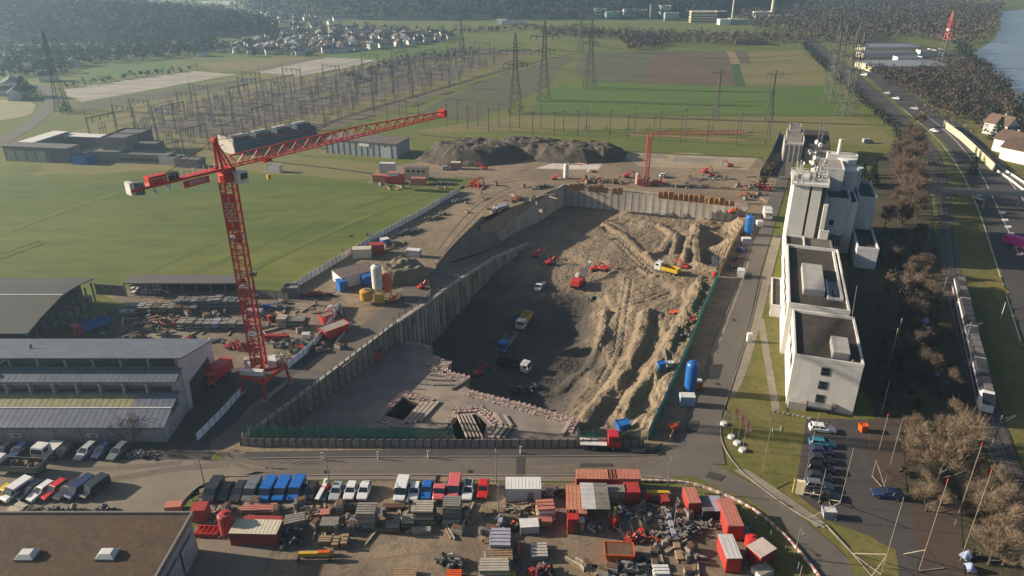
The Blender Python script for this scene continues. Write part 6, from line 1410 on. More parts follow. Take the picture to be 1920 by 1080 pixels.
# ---------- train, rails, footbridge ----------
def train():
    C=mat('train_white',(.58,.58,.60),(.5,.5,.52),scale=.3,rough=.35); RF=mat('train_roof_grey',(.045,.045,.05),(.03,.03,.035),scale=.4,rough=.6); D=at(1846,775); U=at(1793,540)
    d=(U-D); L=d.length; d.normalize(); t=thing('commuter_train','white railcar train with dark roof equipment running on the left track','train',tuple(D),hd(d.x,d.y)); n=4; cl=L/n
    def prof(y,w,h): return [(-w*.95,y,.7),(-w,y,1.2),(-w*.98,y,h-.9),(-w*.7,y,h),(w*.7,y,h),(w*.98,y,h-.9),(w,y,1.2),(w*.95,y,.7)]
    for k in range(n):
        y0,y1=k*cl+.25,(k+1)*cl-.25
        s=[prof(y0,1.4,3.9),prof(y1,1.4,3.9)]
        if k==0: s=[prof(y0-.9,1.15,2.3),prof(y0+1.2,1.38,3.7)]+[prof(y0+1.8,1.4,3.9),s[1]]
        b=MB().loft(s).build('car_body',C,t); ya=y0+(2.0 if k==0 else .02); MB().loft([[(-1.33,ya,3.25),(-1.0,ya,3.93),(1.0,ya,3.93),(1.42,ya,3.0),(1.46,ya,3.05),(1.02,ya,4.0),(-1.02,ya,4.0)],[(-1.33,y1-.02,3.25),(-1.0,y1-.02,3.93),(1.0,y1-.02,3.93),(1.42,y1-.02,3.0),(1.46,y1-.02,3.05),(1.02,y1-.02,4.0),(-1.02,y1-.02,4.0)]]).build('roof',RF,b)
        for j in range(4): MB().box(rnd.uniform(-.12,.12),y0+3+j*(cl-5)/3.5,4.05,1.5,2.6,rnd.uniform(.08,.2)).build('roof_unit',rnd.choice([GREYMETAL,RF,RF]),b)
        for s_ in (-1,1): x=s_*1.395; MB().bx(min(x,x+s_*.03),max(x,x+s_*.03),y0+1.8,y1-.4,1.75,2.65).build('window_band',GLASS,b); MB().bx(min(x,x+s_*.025),max(x,x+s_*.025),y0+1.8,y1-.4,1.2,1.45).build('stripe',paint('train_red',(.4,.05,.08)),b)
        MB().bx(-1.1,1.1,y0+1,y1-1,.2,.7).build('bogie_skirt',DARK,b)
    MB().loft([[(-1.0,-.7,2.35),(1.0,-.7,2.35),(1.0,-.6,2.3),(-1.0,-.6,2.3)],[(-1.1,1.25,3.72),(1.1,1.25,3.72),(1.1,1.3,3.6),(-1.1,1.3,3.6)]]).build('windscreen',GLASS,t)
train()
RAILM=mat('rail_steel',(.20,.18,.165),(.14,.12,.11),scale=1,rough=.45,metal=.5,world=True); SLEEP=mat('sleeper_concrete',(.14,.125,.11),(.10,.09,.08),scale=1,world=True)
L1=smooth_line(ats([(1508,72),(1601,150),(1682,225),(1733,280),(1753,340),(1768,430),(1780,530),(1817,690),(1864,850),(1938,1010)]),10); L2=smooth_line(ats([(1520,72),(1613,150),(1695,225),(1747,280),(1769,340),(1784,430),(1797,530),(1838,690),(1890,850),(1965,1010)]),10)
for T_,nm in ((L1,'left'),(L2,'right')):
    for s in (-.72,.72): 
        P=[]
        for i,p in enumerate(T_):
            e=T_[min(i+1,len(T_)-1)]-T_[max(i-1,0)]; e.normalize(); P.append(p+Vector((-e.y,e.x,0))*s)
        o=ribbon('rail',P,.16,RAILM,22,n=0,world=True); o['kind']='structure'
    pr=None
    b=MB()
    for p,a in along(T_,.9,world=True):
        if p.y<330: b.box(p.x,p.y,.13,.25,2.5,.05,a)
    o=b.build('sleepers',SLEEP,stuff=True); tag(o,'concrete sleepers under the %s railway track'%nm,'sleepers')
def catenary(label,px,py,side=1,h=7.5):
    t=thing('catenary_mast',label,'mast',tuple(at(px,py)),.3); MB().tube((0,0,0),(0,0,h),.16,.12,6).build('pole',STEEL,t); m=MB(); m.rod((0,0,h-.8),(3.2*side,0,h-.6),.12); m.rod((0,0,h-2),(3.2*side,0,h-.7),.1); m.build('bracket',STEEL,t)
for k,(x,y,s) in enumerate([(1857,845,1),(1735,470,1),(1728,390,1),(1805,660,1),(1716,330,1),(1762,570,-1)]):
    catenary('grey catenary mast beside the railway, %s'%['near the big bare trees','opposite the tower annex','under the footbridge shade','beside the standing train','above the footbridge','in the dark scrub'][k],x,y,s)
def footbridge():
    a=at(1712,357,5.5); b=at(1965,367,5.5); d=b-a; t=thing('footbridge','thin grey footbridge crossing railway and motorway','bridge',(a.x,a.y,0),math.atan2(d.y,d.x)); L=d.length; BG=mat('bridge_grey',(.34,.33,.31),(.27,.26,.25),scale=.5)
    MB().bx(0,L,-1.2,1.2,5.2,5.7).build('deck',BG,t)
    for y in (-1.25,1.15): MB().bx(0,L,y,y+.1,5.72,6.8).build('parapet',BG,t)
    for x in (1,L*.24,L*.55,L*.8): MB().tube((x,0,0),(x,0,5.18),.45,n=8).build('pier',CONC,t)
footbridge()
panel_fence('noise_wall','long pale yellow noise wall along the far side of the motorway',ats([(1768,238),(1800,262),(1830,290),(1862,322)]),4,3.2,mat('noise_wall_panel',(.50,.46,.30),(.42,.39,.27),scale=.2,var=.08),CONC,cat='wall',gap=.05,th=.3)
panel_fence('guard_rail','white guard rail ramp rising right of the noise wall',ats([(1862,318),(1892,338),(1935,372)]),3,1.0,WHITE,STEEL); panel_fence('guard_rail','upper white guard rail of the side road',ats([(1868,312),(1900,332),(1945,362)]),3,1.0,WHITE,STEEL)
patch('side_road',[(1864,316),(1870,312),(1950,365),(1945,378)],GRAV,18)
patch('sunlit_gap_patch',[(1850,530),(1876,520),(1892,550),(1872,566)],mat('sunlit_yellow',(.20,.15,.03),(.15,.12,.03),scale=.8,c3=(.09,.07,.02),scale3=2,world=True),20,.5,2)  # bright patch: sunlight through a gap in the shadow, painted as yellow ground
# ---------- containers, stacks, tanks ----------
def container(label,pos,L,W,Hh,m,rz=0,roof=None,endm=None,name='container',cat='container',ribs=True,door=None):
    t=thing(name,label,cat,tuple(pos),rz); b=MB().bx(-L/2,L/2,-W/2,W/2,.1,Hh).build('body',m,t); MB().bx(-L/2-.04,L/2+.04,-W/2-.04,W/2+.04,Hh+.002,Hh+.1).build('roof',roof or m,t)
    for x in (-L/2+.06,L/2-.06):
        for y in (-W/2+.06,W/2-.06): MB().bx(x-.09,x+.09,y-.09,y+.09,.0,Hh+.001).build('corner_post',m,t)
    if ribs:
        pr=None; n=max(3,int(L/.55))
        for k in range(n):
            o=MB().bx(-.09,.09,-.05,-.002,.2,Hh-.1).build('rib',m,t) if pr is None else dup(pr,parent=t); pr=pr or o; o.location=(-L/2+L*(k+.5)/n,-W/2,0)
        pr=None
        for k in range(n):
            o=MB().bx(-.05,.05,-W/2+.1,W/2-.1,0,.02).build('roof_rib',roof or m,t) if pr is None else dup(pr,parent=t); pr=pr or o; o.location=(-L/2+L*(k+.5)/n,0,Hh+.102)
    if endm: MB().bx(-L/2+.05,L/2-.05,-W/2-.1,-W/2-.055,.15,Hh-.05).build('end_panel',endm,t)
    if door: MB().bx(L*.12,L*.12+.9,-W/2-.08,-W/2-.052,.15,2.1).build('door',door,t)
    return t
def stack(label,pos,L,W,Hh,m,rz=0,layers=6,per=5,name='timber_stack',cat='stack',gap=.25,wob=.06):
    "layers of boards or beams with gaps, on bearers"
    t=thing(name,label,cat,tuple(pos),rz); lh=Hh/layers
    bb=MB(); 
    for x in (-L*.35,L*.35): bb.bx(x-.12,x+.12,-W/2,W/2,0,.12)
    bb.build('bearers',WOOD,t,stuff=True)
    for k in range(layers):
        b=MB(); z=.125+k*lh; ox,oy=rnd.uniform(-wob,wob)*L,rnd.uniform(-wob,wob)*W
        for j in range(per):
            y=-W/2+W*(j+.5)/per; l=L*rnd.uniform(.94,1.0); b.bx(ox-l/2,ox+l/2,oy+y-W/per*(1-gap)/2,oy+y+W/per*(1-gap)/2,z,z+lh*.82)
        b.build('layer',m if not isinstance(m,(list,tuple)) else m[k%len(m)],t,stuff=True)
    return t
def heap(label,pos,L,W,Hh,mats,rz=0,n=40,name='scrap_heap',cat='heap',thin=.16):
    t=thing(name,label,cat,tuple(pos),rz)
    for mi,m in enumerate(mats):
        b=MB()
        for k in range(max(6,n//len(mats))):
            x,y=rnd.gauss(0,L*.24),rnd.gauss(0,W*.24); x=max(-L/2,min(L/2,x)); y=max(-W/2,min(W/2,y)); z=Hh*rnd.uniform(.05,.9)*max(.15,1-(abs(x)/L*1.6)**2)
            kind=rnd.random()
            if kind<.6:
                a=rnd.gauss(0,.7); l=rnd.uniform(.25,.55)*max(L*.6,1.6); dz=rnd.uniform(-.3,.3); b.bar((x-math.cos(a)*l/2,y-math.sin(a)*l/2,max(.05,z-dz)),(x+math.cos(a)*l/2,y+math.sin(a)*l/2,max(.05,z+dz)),thin*rnd.uniform(.7,2),thin*rnd.uniform(.7,1.5))
            elif kind<.85: b.box(x,y,0,rnd.uniform(.4,1.1),rnd.uniform(.3,.9),max(.25,z),rnd.uniform(0,3))
            else: b.tube((x,y,z*.5),(x+rnd.uniform(-.8,.8),y+rnd.uniform(-.8,.8),z*.5+.2),rnd.uniform(.15,.4),n=7)
        b.build('mixed_pieces',m,t,stuff=True)
    return t
def rack(label,pos,L,W,Hh,mats,rz=0,bays=6,levels=3,name='storage_rack'):
    t=thing(name,label,'rack',tuple(pos),rz); pr=None
    for k in range(bays+1):
        for y in (-W/2,W/2):
            o=MB().bx(-.07,.07,-.07,.07,0,Hh).build('upright',GREYMETAL,t) if pr is None else dup(pr,parent=t); pr=pr or o; o.location=(-L/2+L*k/bays,y,0)
    for j in range(levels):
        z=Hh*j/levels; 
        for k in range(bays):
            x=-L/2+L*(k+.5)/bays; b=MB(); h=Hh/levels*rnd.uniform(.5,.9)
            for q in range(5): b.box(x+rnd.uniform(-.1,.1),-W/2+W*(q+.5)/5,z+.05,L/bays*.86,W/5*.7,h*rnd.uniform(.6,1))
            b.build('stored_bundle',rnd.choice(mats),t,stuff=True)
    return t
def tank(label,pos,r,h,m,legs=1.2,legm=None,name='silo',cat='silo',cone=True,cap=None):
    t=thing(name,label,cat,tuple(pos)); b=MB(); secs=[]
    for z,q in ((legs,.35),(legs+h*.18 if cone else legs+.02,1),(legs+h*.9,1),(legs+h*.97,.8),(legs+h,.3)): secs.append([(r*q*math.cos(k*PI/8),r*q*math.sin(k*PI/8),z) for k in range(16)])
    b.loft(secs).build('vessel',m,t,smooth=False)
    for k in range(4): a=PI/4+k*PI/2; MB().bar((r*.9*math.cos(a),r*.9*math.sin(a),0),(r*.9*math.cos(a),r*.9*math.sin(a),legs+h*.25),.16).build('leg',legm or STEEL,t)
    MB().tube((0,0,legs+h),(0,0,legs+h+.25),r*.3,n=8).build('hatch',cap or STEEL,t); 
    for z in (.4,.75): MB().tube((0,0,legs+h*z),(0,0,legs+h*z+.12),r+.03,n=16).build('hoop',m,t)
    return t
g=lambda x,y,z=.12: at(x,y,z)
REDC=mat('container_red',(.36,.03,.028),(.26,.035,.03),scale=.5,c3=(.16,.055,.04),scale3=1.5,rough=.6); PINKC=mat('container_faded',(.44,.17,.13),(.38,.13,.10),scale=.6,c3=(.30,.12,.09),scale3=2,rough=.75); CREAM=mat('cream_lid',(.52,.48,.36),(.46,.42,.32),scale=.6); FORM=mat('formwork_grey_board',(.25,.23,.20),(.18,.165,.145),scale=.7,c3=(.12,.11,.10),scale3=2.5,var=.2); FORMW=mat('formwork_pale_board',(.38,.34,.28),(.30,.265,.22),scale=.7,var=.15); DKGREEN=mat('dark_green_steel',(.03,.06,.04),(.025,.04,.03),scale=1,rough=.7)
LILAC=mat('lilac_sheet',(.30,.30,.38),(.24,.24,.31),scale=.6); SALMON=mat('salmon_roof',(.46,.20,.12),(.36,.15,.09),scale=.4,c3=(.33,.12,.08),scale3=1.5); CORR=mat('corrugated_white',(.50,.49,.48),(.40,.39,.39),scale=.3)
# front yard from left to right
container('red box tank at the corner of the flat roofed hall',g(379,972),2.2,2.0,2.4,REDC,.05,ribs=False)
t=thing('frame_rack','red ladder frames lying flat beside the flat roofed hall','frames',tuple(g(389,1000)),-.05)
for j in range(3):
    for k in range(5): MB().bar((-1.6+k*.75,-1.0,.1+j*.25),(-1.3+k*.75,1.0,.1+j*.25),.14).build('rung',RED,t)
    for y in (-.8,.8): MB().bar((-1.8,y,.22+j*.25),(1.8,y,.22+j*.25),.14).build('side_rail',RED,t)
tank('red upright hopper left of the big red container',g(429,1000),1.15,3.6,REDC,.4,RED,'hopper','hopper',False,RED)
container('big red container with a cream lid',g(484,1010),7.0,2.9,2.3,REDC,-.03,CREAM); container('red box behind the big red container',g(495,990),5.6,1.6,1.6,REDC,-.03)
for l,x,y,m in [('pale pink pallet of panels, left one behind the red containers',472,958,PINKC),('pale pink pallet of panels, right one behind the red containers',504,958,PINKC)]: stack(l,g(x,y),2.8,1.6,.8,[m,FORM],.0,3,4)
heap('low grey odds and ends behind the red hopper',g(418,962),4,2.4,.8,[FORM,GREYMETAL,WOOD],0,30); heap('dark green tangle of pipes right of the red container',g(545,1012),3.6,3.6,2.0,[DKGREEN,GREYMETAL,DARK],.5,60); stack('greenish crate stack behind the pipe tangle',g(556,985),3,2,1.6,[WOOD,FORM],.3,4,4)
heap('mixed poles behind the middle car row',g(600,962),6,2,1.2,[GREYMETAL,WOOD,RUST],0,40); container('olive open crate below the red object',g(620,992),2.6,1.8,1.5,mat('olive_box',(.13,.12,.07),(.10,.09,.05),scale=1),0,FORM,ribs=False); container('small red box on the crates',g(611,972),1.4,1.2,1.3,PINKC,.1,ribs=False)
t=thing('beam_trailer','yellow beam on a low trailer with pale wheels','trailer',tuple(g(592,1048)),.04)
MB().bx(-2.4,2.4,-.25,.25,.7,1.3).build('beam',YELLOW,t); MB().bx(-2.4,2.6,.5,.8,.6,.9).build('side_beam',GREYMETAL,t); MB().bx(.5,2.2,-.28,.28,1.302,1.45).build('beam_cap',ORANGE,t); wheels(t,(-2.3,2.2),(-.5,.7),.42,.25)
for l,x,y,a,b_,h in [('tan crate above the yellow beam',611,1018,1.9,1.3,.8),('tall tan crate beside the yellow beam, left one',632,1022,1.0,2.0,1.0),('tall tan crate beside the yellow beam, right one',648,1020,1.0,2.2,1.1)]: stack(l,g(x,y),a,b_,h,WOOD,0,3,3)
heap('dark wheel shaped reels between crates and stack',g(660,985),2.6,3.4,1.8,[DARK,TYRE,GREYMETAL],.2,40)
for l,x,y,L,W,Hh,m,ly in [('tall grey formwork stack behind the last white car',690,984,3.0,2.6,3.4,[FORM,FORMW,FORM],9),('brown beam bundle, left of the pair',738,990,2.2,2.4,1.3,[RUST,FORM],4),('brown beam bundle, right of the pair',767,984,2.0,2.0,1.2,[RUST,FORM],4),('wide formwork stack with a pale crate in front',796,975,3.4,2.6,2.8,[FORMW,FORM,RUST],7),('pale crate lying in front of the wide formwork stack',792,998,3.0,1.0,.6,FORMW,2),('smooth grey sheet stack before the pink van',849,968,2.8,2.4,3.0,[FORM,mat('grey_sheet',(.20,.20,.18),(.17,.17,.15),scale=.5)],10),('pale bar lying before the grey sheet stack',847,982,2.8,.6,.5,FORMW,2),
 ('grey formwork tower at the bottom centre, upper part',937,1030,3.0,3.6,2.4,[FORM,LILAC],6),('open beam frame stack at the bottom centre',935,1058,4.0,2.4,1.8,[FORMW,WOOD,FORM],5),('beam frame stack at the bottom edge centre',927,1078,4.2,2.4,2.0,[FORM,FORMW],6),('pale perforated slab stack right of the formwork tower',1010,1040,2.4,2.8,1.0,[mat('pale_slab',(.40,.37,.33),(.33,.30,.27),scale=.6),FORM],3),('stack of pink brown timber under the white bags',1020,984,2.4,1.4,1.2,[WOOD,PINKC],4),('wood planks at the bottom left of the yard',760,1082,3.4,2,.6,WOOD,2),('orange planks at the bottom edge of the yard',850,1083,2.2,1.6,.8,ORANGE,2),('tan planks at the bottom edge near the frames',950,1084,2.4,1.2,.6,YELLOW,2)]: stack(l,g(x,y),L,W,Hh,m,rnd.uniform(-.04,.04),ly,5)
for l,x,y,L,W,Hh in [('row of low brown timber behind the second car group, left piece',665,955,4.5,1.2,.7),('row of low brown timber behind the second car group, right piece',740,953,3.4,1.0,.6)]: stack(l,g(x,y),L,W,Hh,[RUST,WOOD],0,3,3)
heap('black compressor with hoses lying on the yard gravel',g(846,1056),4.2,2.2,1.4,[DARK,GREYMETAL,STEEL],-.5,50)
container('white site container at the street edge',g(981,931),5.6,2.8,2.7,CORR,0,mat('white_container_roof',(.60,.60,.58),(.54,.54,.52),scale=.4),name='site_container',door=STEEL)
heap('blue grey pump unit with a tall side panel',g(937,990),1.6,2.6,2.2,[STEEL,LILAC,GREYMETAL],0,26); heap('orange and black engine parts',g(966,990),1.8,1.8,1.4,[ORANGE,DARK,RUST],0,30); container('white lidded box among the engine parts',g(992,994),2.8,1.8,1.4,CORR,.08,WHITE,ribs=False)
stack('stack of white wrapped pallets beside the red workshop',g(1023,968),2.8,2.4,2.4,[WHITE,PINKC,FORMW],.1,5,3); heap('brown brush and rubble behind the white lidded box',g(985,955),6,2.6,.8,[WOOD,RUST,FORM],0,50); heap('round white drums behind the wrapped pallets',g(1027,928),2,1.4,1.2,[WHITE,STEEL],0,14); heap('brown shrubs and poles right of the white container',g(1055,925),3.5,2,1.0,[WOOD,DARK,RUST],0,30)
container('salmon roofed red workshop wing beside the white roof',g(1079,962),3.0,6.4,2.8,REDC,-.05,SALMON); container('red cabin with a small window at the workshop front',g(1073,992),1.6,2.0,2.8,REDC,0,RED,door=GLASS)
container('orange roofed container along the street behind the workshop',g(1117,914),6.6,2.3,2.7,REDC,-.02,SALMON); container('faded pink container at the right end of the workshop',g(1168,914),5.2,2.3,2.7,PINKC,-.02,PINKC); container('dark red container end below the pink container',g(1182,938),2.4,2.4,2.6,REDC,0,REDC,ribs=False)
t=thing('canopy_roof','white and grey corrugated canopy roof of the workshop','canopy',tuple(g(1113,960)),-.02)
for k in range(6):
    for s,m in ((0,CORR),(1,FORM)): MB().loft([[(-2.1+s*2.15,-3+k,3.3),(0+s*2.15,-3+k,3.3),(0+s*2.15,-2.5+k,3.5),(-2.1+s*2.15,-2.5+k,3.5)],[(-2.1+s*2.15,-2.03+k,3.3),(0+s*2.15,-2.03+k,3.3),(0+s*2.15,-2.45+k,3.52),(-2.1+s*2.15,-2.45+k,3.52)]]).build('roof_sheet',m,t)
for x in (-1.9,2.0):
    for y in (-2.8,2.6): MB().bx(x-.08,x+.08,y-.08,y+.08,0,3.28).build('post',GREYMETAL,t)
container('grey locker beside the red cabin',g(1086,994),1.3,1.2,2.2,FORM,0,WHITE,ribs=False); heap('white cross shaped fittings under the canopy',g(1112,992),2.2,1.6,.6,[WHITE,STEEL],0,20)
t=digger('red drilling machine with an upright yellow mast beside the canopy',g(1151,985),-.1,-1,RED,.75,.6,'drill_machine'); MB().bx(-.3,.3,-1,-.4,2.2,6.5).build('mast',YELLOW,t)
container('long grey roof strip right of the canopy',g(1152,940),3.4,1.6,2.6,FORM,0,FORM); heap('white hoses and drums behind the red machine',g(1168,962),2.4,2.6,1.6,[WHITE,GREYMETAL,RUST],0,30); heap('grey scaffold parts in the workshop shade',g(1205,958),3.6,2.6,1.0,[GREYMETAL,STEEL],0,36)
t=thing('beam_trailer','yellow concrete pump boom on a trailer near the street','trailer',tuple(g(1232,936)),-.04); MB().bx(-1.8,1.8,-.3,.3,1.0,1.6).build('beam',YELLOW,t); MB().bx(-2.6,2.2,-.9,.9,.5,.9).build('bed',GREYMETAL,t); wheels(t,(-2,1.6),(-.8,.8),.42,.25); container('red machine box at the tail of the yellow boom',g(1244,947),1.4,1.6,1.4,REDC,.1,ribs=False); container('small red box at the nose of the yellow boom',g(1213,938),1.2,1.2,1.2,REDC,0,ribs=False)
for k,(x,y,l) in enumerate([(1185,1012,'red machine frame row at the yard edge, left piece'),(1203,1010,'red machine frame row at the yard edge, right piece')]): heap(l,g(x,y),2.6,2.0,1.3,[RED,RUST,DARK],0,30)
heap('white drums and hoses on a red base beside the machine row',g(1232,1012),4.4,2.2,1.3,[FORMW,REDC,STEEL,RUST],0,70); 
for k,(x,y,l) in enumerate([(1247,968,'pale pipe heap in the column near the lamp, upper one'),(1246,985,'pale pipe heap in the column near the lamp, lower one'),(1275,985,'brown rubble row right of the lamp, upper one'),(1278,1005,'grey rubble row right of the lamp, lower one'),(1290,995,'dark trailer frame in the rubble')]): heap(l,g(x,y),2.4,2.6,1.2,[STEEL,FORM,RUST] if 'dark' not in l else [DARK,GREYMETAL],.1,34)
stack('long purple grey pipe bundle standing by the lamp',g(1258,990),.7,5.0,.9,LILAC,0,3,3); stack('long wooden crate column at the right of the pipes',g(1270,1035),1.0,4.4,.8,[WOOD,FORM],0,3,2)
heap('steel pipe ends and rings heaped at the bottom of the yard',g(1170,1075),7.5,3.4,1.3,[STEEL,GREYMETAL,FORM,DARK],0,130,thin=.22); heap('rust brown scrap behind the orange skip',g(1195,1052),3.2,1.8,1.0,[RUST,DARK],0,26); stack('blue white sheet pile at the bottom edge',g(1240,1084),2.2,1.8,1.6,[LILAC,WHITE],0,4,3); heap('dark red machine at the bottom edge centre',g(1012,1078),4.0,2.6,1.6,[REDC,GREYMETAL,DARK],0,50); stack('orange prop lying in the shade by the formwork tower',g(973,1035),.4,2.6,.6,ORANGE,0,2,1)
# right end of the yard
container('faded red container with bright end near the curve, leftmost',g(1294,952),1.9,3.6,2.5,REDC,.05,PINKC); container('black trailer box with pink load, left one',g(1321,962),1.7,3.4,1.9,DARK,.03,GREYMETAL,ribs=False); container('black trailer box with pink load, right one',g(1341,962),1.7,3.4,1.9,DARK,.03,LILAC,ribs=False)
container('long red container with a rounded faded roof',g(1365,985),2.3,6.0,2.6,REDC,.02,PINKC,RED); container('white roofed container with a red front',g(1364,1050),2.1,4.6,2.6,REDC,.02,CORR,RED); container('white trough between the containers and the curve',g(1391,1003),1.7,1.8,1.0,CORR,-.4,FORM,ribs=False); tank('bright red round drum near the curve',g(1407,1022),.9,1.6,RED,.1,RED,'drum','drum',False,RED)
container('tilted red and white container by the verge',g(1424,1048),3.2,2.6,2.2,REDC,.55,mat('faded_white_roof',(.50,.42,.38),(.42,.33,.30),scale=.6)); container('small white open box near the bottom edge',g(1428,1076),2.4,1.8,1.0,CORR,.45,FORM,ribs=False); heap('grey trailer wheels below the black trailers',g(1332,985),3,1.6,.9,[GREYMETAL,STEEL],0,20)
# behind the left car row and by the hall corner
stack('pale beige plank pile at the left edge behind the flat roof',g(28,963),2.2,3.6,.8,FORMW,-.4,3,3)
for k,(x,l) in enumerate([(62,'dark bundle of reels on a low rack, left one'),(97,'dark bundle of reels on a low rack, middle one'),(140,'long dark trailer behind the left car row'),(192,'dark flat trailer at the right end behind the cars')]): heap(l,g(x,962),3.2,1.4,1.2,[DARK,TYRE,GREYMETAL],0,34)
heap('pale rails behind the white estate',g(45,968),3.6,1.2,.4,[STEEL,FORMW],0,14); container('red toolbox heap at the end of the kerb by the lamp',g(328,955),2.4,1.4,1.0,PINKC,.1,ribs=False); heap('brown shrubs along the kerb bed left of the middle row',g(385,930),4,3,.3,[DARK,RUST],.6,24)
heap('bicycles and small carts in the shade of the hall corner',g(262,855),6,1.6,1.0,[DARK,GREYMETAL,STEEL],0,44,thin=.09); 
t=thing('digger_trailer','small white and red machine on a trailer between dark and silver cars','trailer',tuple(g(608,925)),-.1); MB().bx(-.9,.9,-2.2,1.2,.45,.6).build('deck',STEEL,t); MB().bar((-.4,-2.2,.6),(.2,.6,1.6),.7,.25).build('ramp',WHITE,t); MB().bx(-.3,.8,-.2,1.2,.62,1.5).build('machine_body',RED,t); MB().tube((.2,.9,1.5),(.2,.9,2.2),.5,.3,8).build('hood',WHITE,t); wheels(t,(-.95,.95),(-.3,.5),.3)
# storage yard behind the hall
for l,x,y,L,W,Hh,ms,b_ in [('tall grey rack of scaffold parts, right half of the back row',398,580,17,3,3.4,[GREYMETAL,STEEL,FORM],9),('brown grey rack of props, left half of the back row',318,586,15,3,2.4,[RUST,GREYMETAL,FORM],8),('grey rack of formwork, right half of the middle row',400,615,16,3,2.2,[GREYMETAL,FORM,STEEL,LILAC],8)]: rack(l,g(x,y),L,W,Hh,ms,.0,b_)
for l,x,y,L,W,Hh,ms,n in [('rusty pink heap of beams at the left of the middle row',295,608,9,4,2.0,[PINKC,RUST,FORM],90),('red brown heap right of the pink beams',335,610,5,3.4,1.8,[RUST,REDC,DARK],50),('brown scrap mound at the left front of the storage yard',252,638,6,2.4,1.8,[RUST,WOOD,DARK],60),('low green planks behind the hall roof',288,640,3,1.5,.7,[DKGREEN,WOOD],20),('small red and green heap behind the hall roof',358,638,3,1.6,1.3,[REDC,DKGREEN],24),('thin grey bars behind the hall roof',395,640,8,1.5,.5,[GREYMETAL,STEEL],34),('red crane parts lying left of the crane mast',450,652,7,3,1.4,[RED,REDC,DARK],60),('pale timber and rubble at the crane foot',530,672,4,3,1.0,[FORMW,WOOD,STEEL],50),('grey frames between mast and white hoarding',545,645,8,3,1.0,[STEEL,FORM,DKGREEN],70),('dark rubble with red pieces along the barrier',570,655,6,2.6,1.0,[DKGREEN,REDC,FORM],60),('red and green pile below the meadow corner',595,555,8,2.4,1.3,[REDC,DKGREEN,RUST],60),('blue and grey boards along the back wall',500,578,12,1.2,1.4,[GREYMETAL,BLUE,STEEL],50),('white and red concrete pump parts by the road bend',627,585,4,4,2.0,[WHITE,STEEL,REDC],60),('dark orange machine pile beside the crane mast',508,600,4,2.5,1.8,[ORANGE,DARK,RUST],44)]: heap(l,g(x,y),L,W,Hh,ms,0,n)
for l,x,y,L,W,Hh,m in [('pale stacked boards in the shaded yard, front pile',243,588,4.5,2.0,.8,FORMW),('pale stacked boards in the shaded yard, rear pile',250,578,5,2,1.0,FORM),('grey green block stack, right of the crane mast',560,612,4.0,2.6,2.2,[FORM,DKGREEN]),('light grey tall block at the left of the block stack',531,612,2.4,2.4,2.6,FORMW),('red beams across the yard beside the mast',520,638,5.5,1.2,1.4,[REDC,RED]),('blue grey board pile in the back yard',478,592,4,2,1.5,LILAC),('white sacks near the barrier',574,634,1.8,1.4,1.2,WHITE)]: stack(l,g(x,y),L,W,Hh,m,0,5,4)
bathtub('long red hopper trough beside the road bend',g(628,625),RED,6.5,3.2,2.0,.75,'hopper','hopper',FORM); bathtub('smaller red trough behind the long hopper',g(612,602),RED,3,2,1.8,.7,'hopper','hopper',FORM)
heap('rusty racks along the open side of the dark hall',g(140,610),4,12,1.8,[RUST,GREYMETAL,WOOD],-.6,70); heap('dark stored drums in front of the dark hall',g(60,634),12,2.5,1.4,[RUST,DARK],0,50)
# site cabins and silos by the hoarding
container('brown roofed white and blue site cabin row',g(668,525),10.5,6.5,3.0,WHITE,.62,mat('brown_cabin_roof',(.125,.095,.085),(.10,.08,.07),scale=.4),name='site_cabin',door=BLUE); container('blue cabin end at the left of the brown roof',g(642,543),2.2,2.6,2.7,BLUE,.62,ribs=False); container('blue cabin end at the front of the brown roof',g(690,533),3,2.4,2.7,BLUE,.62,ribs=False)
container('pale cream container against the hoarding',g(680,482),5.2,2.6,2.8,mat('cream_container',(.50,.47,.40),(.43,.41,.35),scale=.5),.1); container('red container next to the cream one',g(707,474),4.2,2.6,2.8,REDC,.1); container('blue and white pallet box above the red container',g(722,458),2.4,2,1.8,BLUE,.6,WHITE,ribs=False)
tank('tall white silo in front of the site cabins',g(710,560),1.35,7.6,WHITE,1.8,YELLOW); tank('orange silo beside the white silo',g(727,556),1.35,5.2,paint('silo_orange',(.62,.12,.04)),1.2); container('yellow pump base below the white silo',g(712,566),2.4,2.0,1.7,YELLOW,.2,ribs=False); tank('yellow mixing drum left of the white silo',g(688,568),1.6,3.2,paint('drum_yellow',(.50,.27,.04)),.5,YELLOW,'mixer','mixer',True)
tank('white silo with an open rim behind the far wall',g(1061,334),1.0,5.5,WHITE,.3,STEEL,cone=False); tank('grey silo near the small crane',g(1195,346),.9,4.2,CONC,.3,STEEL,cone=False)
